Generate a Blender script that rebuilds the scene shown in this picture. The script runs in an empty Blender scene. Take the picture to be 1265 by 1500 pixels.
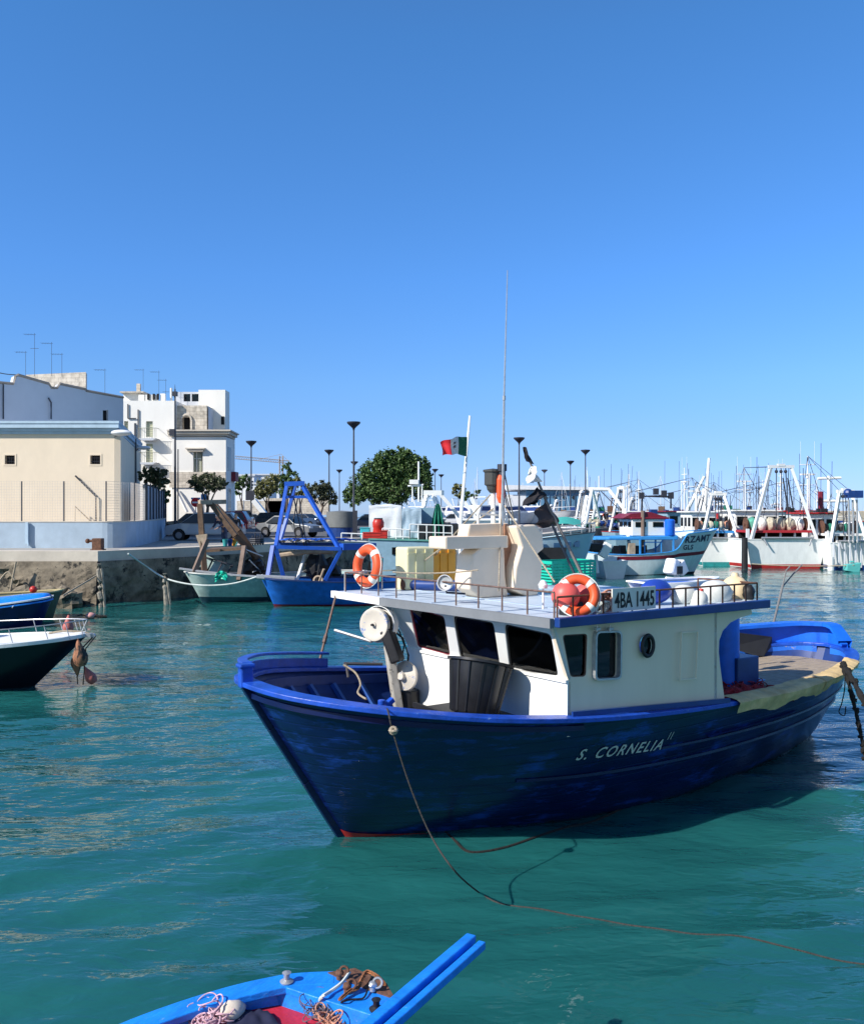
import bpy, math, random
from mathutils import Vector, Matrix, noise
from mathutils.geometry import delaunay_2d_cdt
random.seed(7)
R = math.radians
sc = bpy.context.scene
col = sc.collection
F_, H_, CZ = 1310.0, 750.0, 4.0
# ---------------- camera, world, sun, exposure ----------------
cd = bpy.data.cameras.new('camera'); cam = bpy.data.objects.new('camera', cd); col.objects.link(cam)
cam.location = (0, 0, CZ); cam.rotation_euler = (R(90), 0, 0)
cd.sensor_fit = 'VERTICAL'; cd.sensor_height = 24; cd.lens = 24 * F_ / 1500.0
cd.clip_start = 0.1; cd.clip_end = 20000
sc.camera = cam
SUN_EL = 36.0
SX, SY = -0.85, -0.527          # horizontal direction towards the sun
w = bpy.data.worlds.new('World'); sc.world = w; w.use_nodes = True
nt = w.node_tree; nt.nodes.clear()
sky = nt.nodes.new('ShaderNodeTexSky'); sky.sky_type = 'NISHITA'; sky.sun_disc = False
sky.sun_elevation = R(SUN_EL); sky.sun_rotation = math.atan2(SX, SY)
sky.altitude = 0; sky.air_density = 1.0; sky.dust_density = 0.0; sky.ozone_density = 6.0
bg = nt.nodes.new('ShaderNodeBackground'); bg.inputs[1].default_value = 0.115
wo = nt.nodes.new('ShaderNodeOutputWorld')
# deep autumn blue: the clear-sky colour is tinted by elevation
wt = nt.nodes.new('ShaderNodeTexCoord'); wx = nt.nodes.new('ShaderNodeSeparateXYZ'); wr = nt.nodes.new('ShaderNodeValToRGB')
nt.links.new(wt.outputs['Generated'], wx.inputs[0]); nt.links.new(wx.outputs[2], wr.inputs[0])
els = [(0.0, (.46, .64, 1.18)), (.029, (.50, .66, 1.16)), (.084, (.58, .73, 1.08)), (.14, (.63, .86, 1.15)), (.25, (.61, .97, 1.34)), (.47, (.62, 1.10, 1.40)), (.75, (.85, 1.05, 1.2)), (1.0, (.95, 1.0, 1.05))]
while len(wr.color_ramp.elements) < len(els): wr.color_ramp.elements.new(0.5)
for e, (ps, c) in zip(wr.color_ramp.elements, els): e.position = ps
for e, (ps, c) in zip(wr.color_ramp.elements, els): e.position = ps; e.color = (c[0] / 1.5, c[1] / 1.5, c[2] / 1.5, 1)
vm = nt.nodes.new('ShaderNodeVectorMath'); vm.operation = 'MULTIPLY'; vs_ = nt.nodes.new('ShaderNodeVectorMath'); vs_.operation = 'SCALE'; vs_.inputs['Scale'].default_value = 1.5
wm = nt.nodes.new('ShaderNodeMapRange'); wm.inputs['From Min'].default_value = -0.1; wm.inputs['From Max'].default_value = -0.75; nt.links.new(wx.outputs[1], wm.inputs['Value'])
wk = nt.nodes.new('ShaderNodeMix'); wk.data_type = 'RGBA'; nt.links.new(wm.outputs[0], wk.inputs[0]); nt.links.new(wr.outputs[0], wk.inputs[6]); wk.inputs[7].default_value = (.72, .66, .62, 1)   # the sky behind the camera, nearer the sun, is paler
nt.links.new(sky.outputs[0], vm.inputs[0]); nt.links.new(wk.outputs[2], vm.inputs[1]); nt.links.new(vm.outputs[0], vs_.inputs[0]); nt.links.new(vs_.outputs[0], bg.inputs[0]); nt.links.new(bg.outputs[0], wo.inputs[0])
sd = bpy.data.lights.new('sun', 'SUN'); sd.energy = 5.0; sd.angle = R(0.5); sd.color = (1, 0.95, 0.87)
so = bpy.data.objects.new('sun', sd); col.objects.link(so)
ce = math.cos(R(SUN_EL))
so.rotation_euler = Vector((SX * ce, SY * ce, math.sin(R(SUN_EL)))).to_track_quat('Z', 'Y').to_euler()
sc.view_settings.view_transform = 'Standard'; sc.view_settings.look = 'None'
sc.view_settings.exposure = 0.3; sc.view_settings.gamma = 1.0
sc.cycles.max_bounces = 8; sc.cycles.transparent_max_bounces = 12
sc.cycles.caustics_reflective = False; sc.cycles.caustics_refractive = False

# ---------------- pixel helpers (photo pixels -> world) ----------------
def at(px, py, z=None, Y=None):
    m = (py - H_) / F_
    if Y is None: Y = (CZ - z) / m
    return Vector(((px - 632.5) / F_ * Y, Y, CZ - m * Y))
BA = R(34); BS = at(505, 1230, z=0)
MBT = Matrix.Translation((BS.x, BS.y, 0)) @ Matrix.Rotation(BA, 4, 'Z')   # main boat: +x aft, +y starboard
MBI = MBT.inverted()
def BL(px, py, x=None, y=None, z=None):
    k = Vector(((px - 632.5) / F_, 1.0)); m = (py - H_) / F_
    a = Vector((math.cos(BA), math.sin(BA))); s = Vector((-math.sin(BA), math.cos(BA))); S = Vector((BS.x, BS.y))
    if z is not None: d = (CZ - z) / m
    elif x is not None: d = (x + S @ a) / (k @ a)
    else: d = (y + S @ s) / (k @ s)
    Q = k * d - S
    return Vector((Q @ a, Q @ s, CZ - m * d))

# ---------------- materials ----------------
MATS = {}
def mat(name, c, rough=0.6, metal=0.0, var=0.12, vs=3.0, bump=0.0, bs=30.0, c2=None, wear=0.0, ws=6.0, coat=0.0, stretch=None, spec=0.5, alpha=None):
    if name in MATS: return MATS[name]
    m = bpy.data.materials.new(name); m.use_nodes = True; n = m.node_tree; L = n.links; N = n.nodes
    p = N['Principled BSDF']
    tc = N.new('ShaderNodeTexCoord'); mp = N.new('ShaderNodeMapping'); L.new(tc.outputs['Object'], mp.inputs[0])
    if stretch: mp.inputs['Scale'].default_value = stretch
    ns = N.new('ShaderNodeTexNoise'); ns.inputs['Scale'].default_value = vs; ns.inputs['Detail'].default_value = 6; ns.inputs['Roughness'].default_value = 0.65
    L.new(mp.outputs[0], ns.inputs['Vector'])
    cr = N.new('ShaderNodeValToRGB'); cr.color_ramp.elements[0].position = 0.3; cr.color_ramp.elements[1].position = 0.7
    lo = tuple(max(0, x * (1 - var)) for x in c); hi = tuple(min(1, x * (1 + var)) for x in c)
    cr.color_ramp.elements[0].color = (*lo, 1); cr.color_ramp.elements[1].color = (*hi, 1)
    L.new(ns.outputs[0], cr.inputs[0]); out = cr.outputs[0]
    if c2 and wear > 0:
        n2 = N.new('ShaderNodeTexNoise'); n2.inputs['Scale'].default_value = ws; n2.inputs['Detail'].default_value = 10; n2.inputs['Roughness'].default_value = 0.75
        L.new(mp.outputs[0], n2.inputs['Vector'])
        r2 = N.new('ShaderNodeValToRGB'); t = 0.72 - wear * 0.4
        r2.color_ramp.elements[0].position = t; r2.color_ramp.elements[1].position = min(1, t + 0.05)
        L.new(n2.outputs[0], r2.inputs[0])
        mx = N.new('ShaderNodeMix'); mx.data_type = 'RGBA'
        L.new(r2.outputs[0], mx.inputs[0]); L.new(out, mx.inputs[6]); mx.inputs[7].default_value = (*c2, 1); out = mx.outputs[2]
    L.new(out, p.inputs['Base Color'])
    p.inputs['Roughness'].default_value = rough; p.inputs['Metallic'].default_value = metal
    p.inputs['Specular IOR Level'].default_value = spec
    if coat: p.inputs['Coat Weight'].default_value = coat; p.inputs['Coat Roughness'].default_value = 0.12
    if bump:
        nb = N.new('ShaderNodeTexNoise'); nb.inputs['Scale'].default_value = bs; nb.inputs['Detail'].default_value = 5
        L.new(mp.outputs[0], nb.inputs['Vector'])
        b = N.new('ShaderNodeBump'); b.inputs['Strength'].default_value = bump; b.inputs['Distance'].default_value = 0.03
        L.new(nb.outputs[0], b.inputs['Height']); L.new(b.outputs[0], p.inputs['Normal'])
    MATS[name] = m; return m
def leafmat(name, a, b):
    if name in MATS: return MATS[name]
    m = bpy.data.materials.new(name); m.use_nodes = True; N = m.node_tree.nodes; L = m.node_tree.links; p = N['Principled BSDF']
    g = N.new('ShaderNodeNewGeometry'); cr = N.new('ShaderNodeValToRGB')
    cr.color_ramp.elements[0].color = (*a, 1); cr.color_ramp.elements[1].color = (*b, 1)
    L.new(g.outputs['Random Per Island'], cr.inputs[0]); L.new(cr.outputs[0], p.inputs['Base Color']); p.inputs['Roughness'].default_value = 0.6
    MATS[name] = m; return m
def glassmat(name, tint, clear, rough=0.03):
    if name in MATS: return MATS[name]
    m = bpy.data.materials.new(name); m.use_nodes = True; N = m.node_tree.nodes; L = m.node_tree.links; N.clear()
    o = N.new('ShaderNodeOutputMaterial'); t = N.new('ShaderNodeBsdfTransparent'); t.inputs[0].default_value = (*tint, 1)
    d = N.new('ShaderNodeBsdfDiffuse'); d.inputs[0].default_value = (0.006, 0.008, 0.01, 1)
    g = N.new('ShaderNodeBsdfGlossy'); g.inputs['Roughness'].default_value = rough
    f = N.new('ShaderNodeFresnel'); f.inputs[0].default_value = 1.5
    m1 = N.new('ShaderNodeMixShader'); m1.inputs[0].default_value = clear; L.new(d.outputs[0], m1.inputs[1]); L.new(t.outputs[0], m1.inputs[2])
    m2 = N.new('ShaderNodeMixShader'); L.new(f.outputs[0], m2.inputs[0]); L.new(m1.outputs[0], m2.inputs[1]); L.new(g.outputs[0], m2.inputs[2])
    L.new(m2.outputs[0], o.inputs[0]); MATS[name] = m; return m

navy = mat('navy_hull_paint', (0.003, 0.009, 0.06), 0.3, var=0.35, vs=2.5, coat=0.15, bump=0.06, bs=7, c2=(0.008, 0.03, 0.17), wear=0.16, ws=1.6, spec=.35, stretch=(0.6, 0.6, 2.2))
def hullmat(name, c, c_caustic, scum):
    m = bpy.data.materials.new(name); m.use_nodes = True; N = m.node_tree.nodes; L = m.node_tree.links; p = N['Principled BSDF']
    tc = N.new('ShaderNodeTexCoord'); sp = N.new('ShaderNodeSeparateXYZ'); L.new(tc.outputs['Object'], sp.inputs[0])
    def noi(sc_, st, det=8, rg=.65):
        mp = N.new('ShaderNodeMapping'); mp.inputs['Scale'].default_value = st; L.new(tc.outputs['Object'], mp.inputs[0])
        t = N.new('ShaderNodeTexNoise'); t.inputs['Scale'].default_value = sc_; t.inputs['Detail'].default_value = det; t.inputs['Roughness'].default_value = rg; L.new(mp.outputs[0], t.inputs['Vector']); return t.outputs[0]
    def ramp(x, p0, p1, c0=(0, 0, 0, 1), c1=(1, 1, 1, 1)):
        r = N.new('ShaderNodeValToRGB'); r.color_ramp.elements[0].position = p0; r.color_ramp.elements[1].position = p1; r.color_ramp.elements[0].color = c0; r.color_ramp.elements[1].color = c1; L.new(x, r.inputs[0]); return r.outputs[0]
    def mx(f, a, b, k=1.0):
        q = N.new('ShaderNodeMix'); q.data_type = 'RGBA'
        if k != 1.0: mu = N.new('ShaderNodeMath'); mu.operation = 'MULTIPLY'; mu.inputs[1].default_value = k; L.new(f, mu.inputs[0]); f = mu.outputs[0]
        L.new(f, q.inputs[0])
        for i, v in ((6, a), (7, b)):
            if isinstance(v, tuple): q.inputs[i].default_value = (*v, 1)
            else: L.new(v, q.inputs[i])
        return q.outputs[2]
    base = ramp(noi(2.2, (.5, .5, 1.6)), .3, .72, (*[x * .6 for x in c], 1), (*[x * 1.6 for x in c], 1))
    base = mx(ramp(noi(1.7, (.8, .8, 2.6), 12, .72), .53, .66), base, c_caustic, .7)  # brighter blue patches paint in sunlight rippling up off the water
    base = mx(ramp(noi(7, (.35, .35, 2.6), 12, .8), .68, .72), base, (.12, .17, .3), .6)
    base = mx(ramp(noi(9, (1.6, 1.6, .16), 10, .75), .66, .72), base, (.1, .07, .06), .5)
    zz = N.new('ShaderNodeMath'); zz.operation = 'MULTIPLY_ADD'; zz.inputs[1].default_value = .3; L.new(noi(5, (1, 1, 1)), zz.inputs[0]); L.new(sp.outputs[2], zz.inputs[2])
    base = mx(ramp(zz.outputs[0], .19, .25, (1, 1, 1, 1), (0, 0, 0, 1)), base, scum, .75)
    L.new(base, p.inputs['Base Color']); p.inputs['Roughness'].default_value = .3; p.inputs['Coat Weight'].default_value = .25; p.inputs['Coat Roughness'].default_value = .1; p.inputs['Specular IOR Level'].default_value = .4
    wv = N.new('ShaderNodeTexWave'); wv.bands_direction = 'Z'; wv.inputs['Scale'].default_value = 2.3; wv.inputs['Distortion'].default_value = .5; wv.inputs['Detail'].default_value = 1; L.new(tc.outputs['Object'], wv.inputs['Vector'])
    sm = ramp(wv.outputs[0], .0, .05); ad = N.new('ShaderNodeMath'); ad.operation = 'MULTIPLY_ADD'; ad.inputs[1].default_value = .35; L.new(noi(6, (.4, .4, 1)), ad.inputs[0]); L.new(sm, ad.inputs[2])
    bp = N.new('ShaderNodeBump'); bp.inputs['Strength'].default_value = .35; bp.inputs['Distance'].default_value = .012; L.new(ad.outputs[0], bp.inputs['Height']); L.new(bp.outputs[0], p.inputs['Normal'])
    MATS[name] = m; return m
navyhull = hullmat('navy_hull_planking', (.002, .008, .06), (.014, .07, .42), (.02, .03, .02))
railblue = mat('rail_blue', (0.012, 0.075, 0.46), 0.4, var=0.3, vs=5, c2=(0.16, 0.28, 0.62), wear=0.25, ws=9, bump=0.15)
inblue = mat('inner_blue', (0.008, 0.035, 0.17), 0.55, var=0.35, c2=(0.05, 0.09, 0.16), wear=0.2, ws=8)
brightblue = mat('bright_blue', (0.01, 0.14, 0.72), 0.4, var=0.2, c2=(0.3, 0.42, 0.6), wear=0.12, ws=10, bump=0.1)
skyblue = mat('sky_blue_paint', (0.01, 0.23, 0.8), 0.42, var=0.25, vs=6, c2=(0.3, 0.42, 0.62), wear=0.24, ws=7, bump=.25, bs=25, stretch=(.6, 1.3, 1.3))
cyanblue = mat('canopy_blue', (0.04, 0.3, 0.72), 0.6, var=0.2)
redlead = mat('red_lead', (0.42, 0.02, 0.02), 0.55, var=0.3)
cabin = mat('cabin_white', (0.86, 0.85, 0.8), 0.42, var=0.03, c2=(0.6, 0.57, 0.5), wear=0.03, ws=14, bump=0.03, bs=6, stretch=(1, 1, .35))
cabinside = mat('cabin_shade_warmed', (0.86, 0.72, 0.54), 0.5, var=0.05, vs=1.2, c2=(.62, .5, .36), wear=.1, ws=5, stretch=(2.2, 2.2, .25), bump=0.05, bs=5)  # cabin white warmed on this side, countering the blue light in shade
white = mat('white_paint', (0.85, 0.85, 0.82), 0.4, var=0.05)
whiterust = mat('white_rusty', (0.86, 0.86, 0.84), 0.45, var=0.08, c2=(0.35, 0.2, 0.1), wear=0.1, ws=2.5, stretch=(1, 1, 0.4))
roofp = mat('roof_paint', (0.54, 0.62, 0.7), 0.45, var=0.1, vs=2, c2=(0.62, 0.62, 0.6), wear=0.12, ws=4, bump=0.05)
gretrim = mat('roof_front_grey', (0.2, 0.21, 0.22), 0.5)
fascia = mat('fascia_blue', (0.01, 0.045, 0.2), 0.4, var=0.25)
rust = mat('rust', (0.13, 0.06, 0.035), 0.85, var=0.45, vs=12, bump=0.4)
rustpost = mat('rusty_rail', (0.16, 0.1, 0.08), 0.6, metal=0.3, var=0.4, vs=20)
steel = mat('galvanised_steel', (0.5, 0.5, 0.5), 0.4, metal=0.6, var=0.2, vs=15)
black = mat('black_rubber', (0.012, 0.012, 0.014), 0.55, var=0.4, bump=0.1)
blackp = mat('black_plastic', (0.014, 0.014, 0.016), 0.38, var=0.3, vs=6)
dark = mat('dark_void', (0.01, 0.01, 0.012), 0.9)
glass = glassmat('tinted_glass', (0.72, 0.76, 0.76), 0.88)
dglass = glassmat('dark_glass', (0.2, 0.25, 0.3), 0.2)
orange = mat('ring_orange', (0.8, 0.1, 0.025), 0.5, var=0.15)
ringw = mat('ring_white', (0.75, 0.72, 0.66), 0.6)
pink = mat('float_pink', (0.8, 0.12, 0.1), 0.45, var=0.1, vs=2)
buoyp = mat('buoy_pink', (0.5, 0.13, 0.11), 0.6, var=0.3, vs=8, c2=(0.14, 0.08, 0.06), wear=0.4, ws=7, bump=.2)
buoyb = mat('buoy_brown', (0.4, 0.17, 0.09), 0.8, var=0.4, vs=8, c2=(0.03, 0.027, 0.025), wear=0.6, ws=7, bump=.4, stretch=(1.5, 1.5, .5))
foamw = mat('float_white', (0.72, 0.72, 0.66), 0.5, var=0.12, c2=(0.4, 0.38, 0.3), wear=0.1, ws=5)
cream = mat('float_cream', (0.78, 0.6, 0.36), 0.6, var=0.12)
fblue = mat('float_blue', (0.02, 0.06, 0.38), 0.35, var=0.15)
plastcream = mat('moulded_cream', (0.86, 0.7, 0.53), 0.5, var=0.06, c2=(0.6, 0.4, 0.32), wear=0.08, ws=3)
yelw = mat('pale_yellow_plastic', (0.75, 0.7, 0.42), 0.5, var=0.1)
oran = mat('amber_plastic', (0.78, 0.36, 0.03), 0.45, var=0.1)
greenc = mat('green_crate', (0.01, 0.48, 0.33), 0.45, var=0.1)
gnet = mat('green_net', (0.01, 0.17, 0.11), 0.8, var=0.4, vs=8, bump=0.6)
rope = mat('rope_tan', (0.4, 0.33, 0.24), 0.9, var=0.35, vs=40, bump=0.6, bs=80)
ropeo = mat('rope_salmon', (0.58, 0.28, 0.18), 0.9, var=0.3, vs=30, bump=0.5)
ropeb = mat('rope_black', (0.009, 0.008, 0.007), 0.9, var=0.6, vs=10, bump=0.8, bs=25)
ropew = mat('rope_white', (0.62, 0.66, 0.62), 0.9, var=0.2)
rednet = mat('red_net', (0.3, 0.012, 0.02), 0.9, var=0.5, vs=20, bump=0.9)
cloth = mat('ochre_cloth', (0.66, 0.47, 0.22), 0.9, var=0.3, vs=3, bump=0.3, bs=12)
plank = mat('weathered_planks', (0.36, 0.29, 0.21), 0.8, var=0.3, vs=4, stretch=(1, 8, 1), bump=0.3)
wood = mat('brown_wood', (0.13, 0.08, 0.05), 0.8, var=0.35, vs=5, bump=0.3)
woodl = mat('pale_wood', (0.4, 0.31, 0.22), 0.8, var=0.25, vs=5)
slate = mat('slate_board', (0.03, 0.03, 0.03), 0.7, var=0.3, c2=(0.2, 0.2, 0.2), wear=0.05, ws=14)
discm = mat('disc_worn', (0.62, 0.56, 0.47), 0.5, var=0.12, c2=(0.16, 0.25, 0.5), wear=0.42, ws=9)
lampm = mat('lamp_dark', (0.03, 0.032, 0.045), 0.5)
polem = mat('pole_grey', (0.06, 0.065, 0.08), 0.5)
teal = mat('teal_paint', (0.03, 0.3, 0.3), 0.5, var=0.25)
bluegrey = mat('bluegrey_paint', (0.25, 0.4, 0.5), 0.5, var=0.12, c2=(0.3, 0.25, 0.2), wear=0.05, ws=3)
palehull = mat('pale_green_hull', (0.42, 0.55, 0.52), 0.6, var=0.2, c2=(0.75, 0.78, 0.75), wear=0.3, ws=3)
darkteal = mat('dark_teal_hull', (0.02, 0.07, 0.1), 0.5, var=0.4)
oldblue = mat('old_blue_hull', (0.01, 0.12, 0.5), 0.5, var=0.3, c2=(0.25, 0.35, 0.5), wear=0.18, ws=3)
greenhull = mat('olive_hull', (0.1, 0.12, 0.08), 0.7, var=0.2)
blkhull = mat('black_gelcoat', (0.006, 0.007, 0.014), 0.3, var=0.2, coat=0.1)
tarp = mat('white_tarp', (0.8, 0.82, 0.84), 0.5, var=0.06, bump=0.5, bs=2)
tarpb = mat('pale_blue_tarp', (0.4, 0.52, 0.62), 0.5, var=0.12, bump=0.5, bs=2)
greyt = mat('grey_canvas', (0.16, 0.17, 0.17), 0.7, var=0.12)
redp = mat('red_plastic', (0.5, 0.03, 0.02), 0.4, var=0.15)
maroon = mat('maroon', (0.2, 0.012, 0.03), 0.5, var=0.2)
cream_wall = mat('cream_plaster', (0.8, 0.67, 0.51), 0.9, var=0.05, vs=1.2, bump=0.1, c2=(0.66, 0.5, 0.36), wear=0.16, ws=0.9, stretch=(1, 1, .5))
blue_wall = mat('blue_plaster', (0.38, 0.47, 0.56), 0.9, var=0.14, vs=0.9, bump=0.15, c2=(0.1, 0.13, 0.16), wear=0.05, ws=1.3)
bldgwhite = mat('limewash', (0.88, 0.85, 0.79), 0.9, var=0.05, vs=0.7, c2=(0.72, 0.66, 0.56), wear=0.1, ws=0.8, stretch=(1, 1, 0.4))
bldggrey = mat('grey_render', (0.6, 0.62, 0.66), 0.9, var=0.05, vs=0.5)
cornice = mat('cornice_blue', (0.42, 0.55, 0.66), 0.8, var=0.1)
brass = mat('shutter_green', (0.35, 0.36, 0.28), 0.7)
shutter = mat('shutter_yellow', (0.6, 0.6, 0.42), 0.7)
farwhite = mat('far_white', (0.76, 0.77, 0.79), 0.6, var=0.08)
bluesteel = mat('blue_cladding', (0.12, 0.27, 0.42), 0.5, var=0.12, vs=0.6)
alu = mat('mast_alu', (0.68, 0.7, 0.72), 0.4, var=0.05)
asph = mat('asphalt', (0.11, 0.11, 0.115), 0.9, var=0.2, vs=0.8, bump=0.2)
stone = mat('quay_stone', (0.6, 0.53, 0.44), 0.9, var=0.16, vs=0.8, bump=0.4, bs=5)

def brickmat(name, c1, c2, mortar, scale, wdt=0.6, hgt=0.3):
    m = bpy.data.materials.new(name); m.use_nodes = True; N = m.node_tree.nodes; L = m.node_tree.links; p = N['Principled BSDF']
    tc = N.new('ShaderNodeTexCoord'); mp = N.new('ShaderNodeMapping'); mp.inputs['Rotation'].default_value = (R(90), 0, 0)
    b = N.new('ShaderNodeTexBrick'); b.inputs['Color1'].default_value = (*c1, 1); b.inputs['Color2'].default_value = (*c2, 1); b.inputs['Mortar'].default_value = (*mortar, 1)
    b.inputs['Scale'].default_value = scale; b.inputs['Brick Width'].default_value = wdt; b.inputs['Row Height'].default_value = hgt; b.inputs['Mortar Size'].default_value = 0.012
    ns = N.new('ShaderNodeTexNoise'); ns.inputs['Scale'].default_value = 2.5; ns.inputs['Detail'].default_value = 8
    mx = N.new('ShaderNodeMix'); mx.data_type = 'RGBA'; mx.blend_type = 'MULTIPLY'; mx.inputs[0].default_value = 0.6
    L.new(tc.outputs['Object'], mp.inputs[0]); L.new(mp.outputs[0], b.inputs['Vector']); L.new(tc.outputs['Object'], ns.inputs['Vector'])
    cr = N.new('ShaderNodeValToRGB'); cr.color_ramp.elements[0].color = (0.35, 0.35, 0.35, 1); cr.color_ramp.elements[0].position = 0.3; cr.color_ramp.elements[1].position = 0.6
    L.new(ns.outputs[0], cr.inputs[0]); L.new(b.outputs[0], mx.inputs[6]); L.new(cr.outputs[0], mx.inputs[7]); L.new(mx.outputs[2], p.inputs['Base Color'])
    bp = N.new('ShaderNodeBump'); bp.inputs['Strength'].default_value = 0.6; bp.inputs['Distance'].default_value = 0.05
    L.new(ns.outputs[0], bp.inputs['Height']); L.new(bp.outputs[0], p.inputs['Normal']); p.inputs['Roughness'].default_value = 0.9
    return m
tufa = brickmat('tufa_blocks', (0.74, 0.66, 0.55), (0.66, 0.58, 0.47), (0.42, 0.35, 0.28), 1.0)
rock = mat('dark_rock', (0.22, 0.18, 0.13), 0.95, var=0.6, vs=1.6, bump=1.0, bs=4, c2=(0.03, 0.028, 0.025), wear=0.45, ws=1.5)

# ---------------- mesh builder ----------------
RM = {}
class MB:
    def __init__(s): s.v = []; s.f = []
    def add(s, vs, fs):
        o = len(s.v); s.v += [Vector(p) for p in vs]; s.f += [tuple(i + o for i in f) for f in fs]; return s
    def box(s, c, d, rot=None):
        c = Vector(c); vs = []
        for z in (-.5, .5):
            for x, y in ((-.5, -.5), (.5, -.5), (.5, .5), (-.5, .5)):
                p = Vector((x * d[0], y * d[1], z * d[2]))
                if rot is not None: p = rot @ p
                vs.append(c + p)
        return s.add(vs, [(3, 2, 1, 0), (4, 5, 6, 7), (0, 1, 5, 4), (1, 2, 6, 5), (2, 3, 7, 6), (3, 0, 4, 7)])
    def beam(s, a, b, w_, h_=None):
        a = Vector(a); b = Vector(b); h_ = h_ or w_; d = b - a
        q = d.to_track_quat('Z', 'Y').to_matrix() if d.length > 1e-6 else Matrix.Identity(3)
        return s.box((a + b) / 2, (w_, h_, d.length), q)
    def cyl(s, a, b, r0, r1=None, n=10, cap=True):
        a = Vector(a); b = Vector(b); r1 = r0 if r1 is None else r1
        q = (b - a).to_track_quat('Z', 'Y').to_matrix(); vs = []
        for p, r in ((a, r0), (b, r1)):
            for i in range(n):
                t = 2 * math.pi * i / n; vs.append(p + q @ Vector((r * math.cos(t), r * math.sin(t), 0)))
        fs = [(i, (i + 1) % n, n + (i + 1) % n, n + i) for i in range(n)]
        if cap: fs += [tuple(range(n))[::-1], tuple(range(n, 2 * n))]
        return s.add(vs, fs)
    def tube(s, path, r, n=6):
        path = [Vector(p) for p in path]; vs = []; fs = []; k = len(path)
        for i, p in enumerate(path):
            d = path[min(i + 1, k - 1)] - path[max(i - 1, 0)]
            q = d.to_track_quat('Z', 'Y').to_matrix(); rr = r[i] if isinstance(r, (list, tuple)) else r
            for j in range(n):
                t = 2 * math.pi * j / n; vs.append(p + q @ Vector((rr * math.cos(t), rr * math.sin(t), 0)))
        for i in range(k - 1):
            for j in range(n):
                fs.append((i * n + j, i * n + (j + 1) % n, (i + 1) * n + (j + 1) % n, (i + 1) * n + j))
        fs += [tuple(range(n))[::-1], tuple(range((k - 1) * n, k * n))]
        return s.add(vs, fs)
    def lathe(s, prof, base=(0, 0, 0), q=None, n=24):
        base = Vector(base); vs = []; fs = []
        for r, z in prof:
            for j in range(n):
                t = 2 * math.pi * j / n; p = Vector((r * math.cos(t), r * math.sin(t), z))
                vs.append(base + (q @ p if q is not None else p))
        for i in range(len(prof) - 1):
            for j in range(n): fs.append((i * n + j, i * n + (j + 1) % n, (i + 1) * n + (j + 1) % n, (i + 1) * n + j))
        if prof[0][0] > 1e-4: fs.append(tuple(range(n))[::-1])
        if prof[-1][0] > 1e-4: fs.append(tuple(range((len(prof) - 1) * n, len(prof) * n)))
        return s.add(vs, fs)
    def grid(s, fn, nu, nv, closeu=False):
        vs = [fn(i / nu, j / nv) for i in range(nu + (0 if closeu else 1)) for j in range(nv + 1)]
        m = nv + 1; k = nu if closeu else nu; tot = nu if closeu else nu + 1
        fs = [(i * m + j, ((i + 1) % tot) * m + j, ((i + 1) % tot) * m + j + 1, i * m + j + 1) for i in range(k) for j in range(nv)]
        return s.add(vs, fs)
    def ball(s, c, r, sc3=(1, 1, 1), q=None, n=14, jit=0):
        c = Vector(c)
        def fn(u, v):
            t = 2 * math.pi * u; ph = math.pi * (v - .5); rr = r
            p = Vector((math.cos(ph) * math.cos(t) * sc3[0], math.cos(ph) * math.sin(t) * sc3[1], math.sin(ph) * sc3[2]))
            if jit: rr = r * (1 + jit * noise.noise(p * 2.2 + c))
            p = p * rr
            return c + (q @ p if q is not None else p)
        return s.grid(fn, n, n // 2 + 1, closeu=True)
    def prism(s, poly, f0, f1, holes=()):
        """poly of 2d points; f0/f1 map 2d -> 3d for the two faces; holes leave real openings"""
        loops = [[Vector((p[0], p[1])) for p in l] for l in [list(poly)] + [list(h) for h in holes]]
        flat = [p for l in loops for p in l]; n = len(flat); ed = []; o = 0
        for l in loops:
            k = len(l); ed += [(o + i, o + (i + 1) % k) for i in range(k)]; o += k
        def inside(q, l):
            c = False; k = len(l)
            for i in range(k):
                a, b = l[i], l[i - 1]
                if (a.y > q.y) != (b.y > q.y) and q.x < (b.x - a.x) * (q.y - a.y) / (b.y - a.y) + a.x: c = not c
            return c
        dv, de, df, ov, oe, of = delaunay_2d_cdt(flat, ed, [], 0, 1e-6)
        tris = []
        for t in df:
            g = (dv[t[0]] + dv[t[1]] + dv[t[2]]) / 3
            if inside(g, loops[0]) and not any(inside(g, l) for l in loops[1:]): tris.append(tuple(t))
        nd = len(dv); vs = [f0(*p) for p in dv] + [f1(*p) for p in dv]
        fs = tris + [tuple(i + nd for i in reversed(t)) for t in tris]
        mp = {}
        for i, src in enumerate(ov):
            for j in src: mp[j] = i
        for a, b in ed:
            a, b = mp[a], mp[b]; fs.append((a, b, b + nd, a + nd))
        return s.add(vs, fs)
    def torus(s, c, Rr, r, q=None, n=32, m=10, a0=0, a1=1):
        c = Vector(c)
        def fn(u, v):
            t = 2 * math.pi * (a0 + (a1 - a0) * u); ph = 2 * math.pi * v
            p = Vector(((Rr + r * math.cos(ph)) * math.cos(t), (Rr + r * math.cos(ph)) * math.sin(t), r * math.sin(ph)))
            return c + (q @ p if q is not None else p)
        return s.grid(fn, n, m, closeu=(a0 == 0 and a1 == 1))
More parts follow.
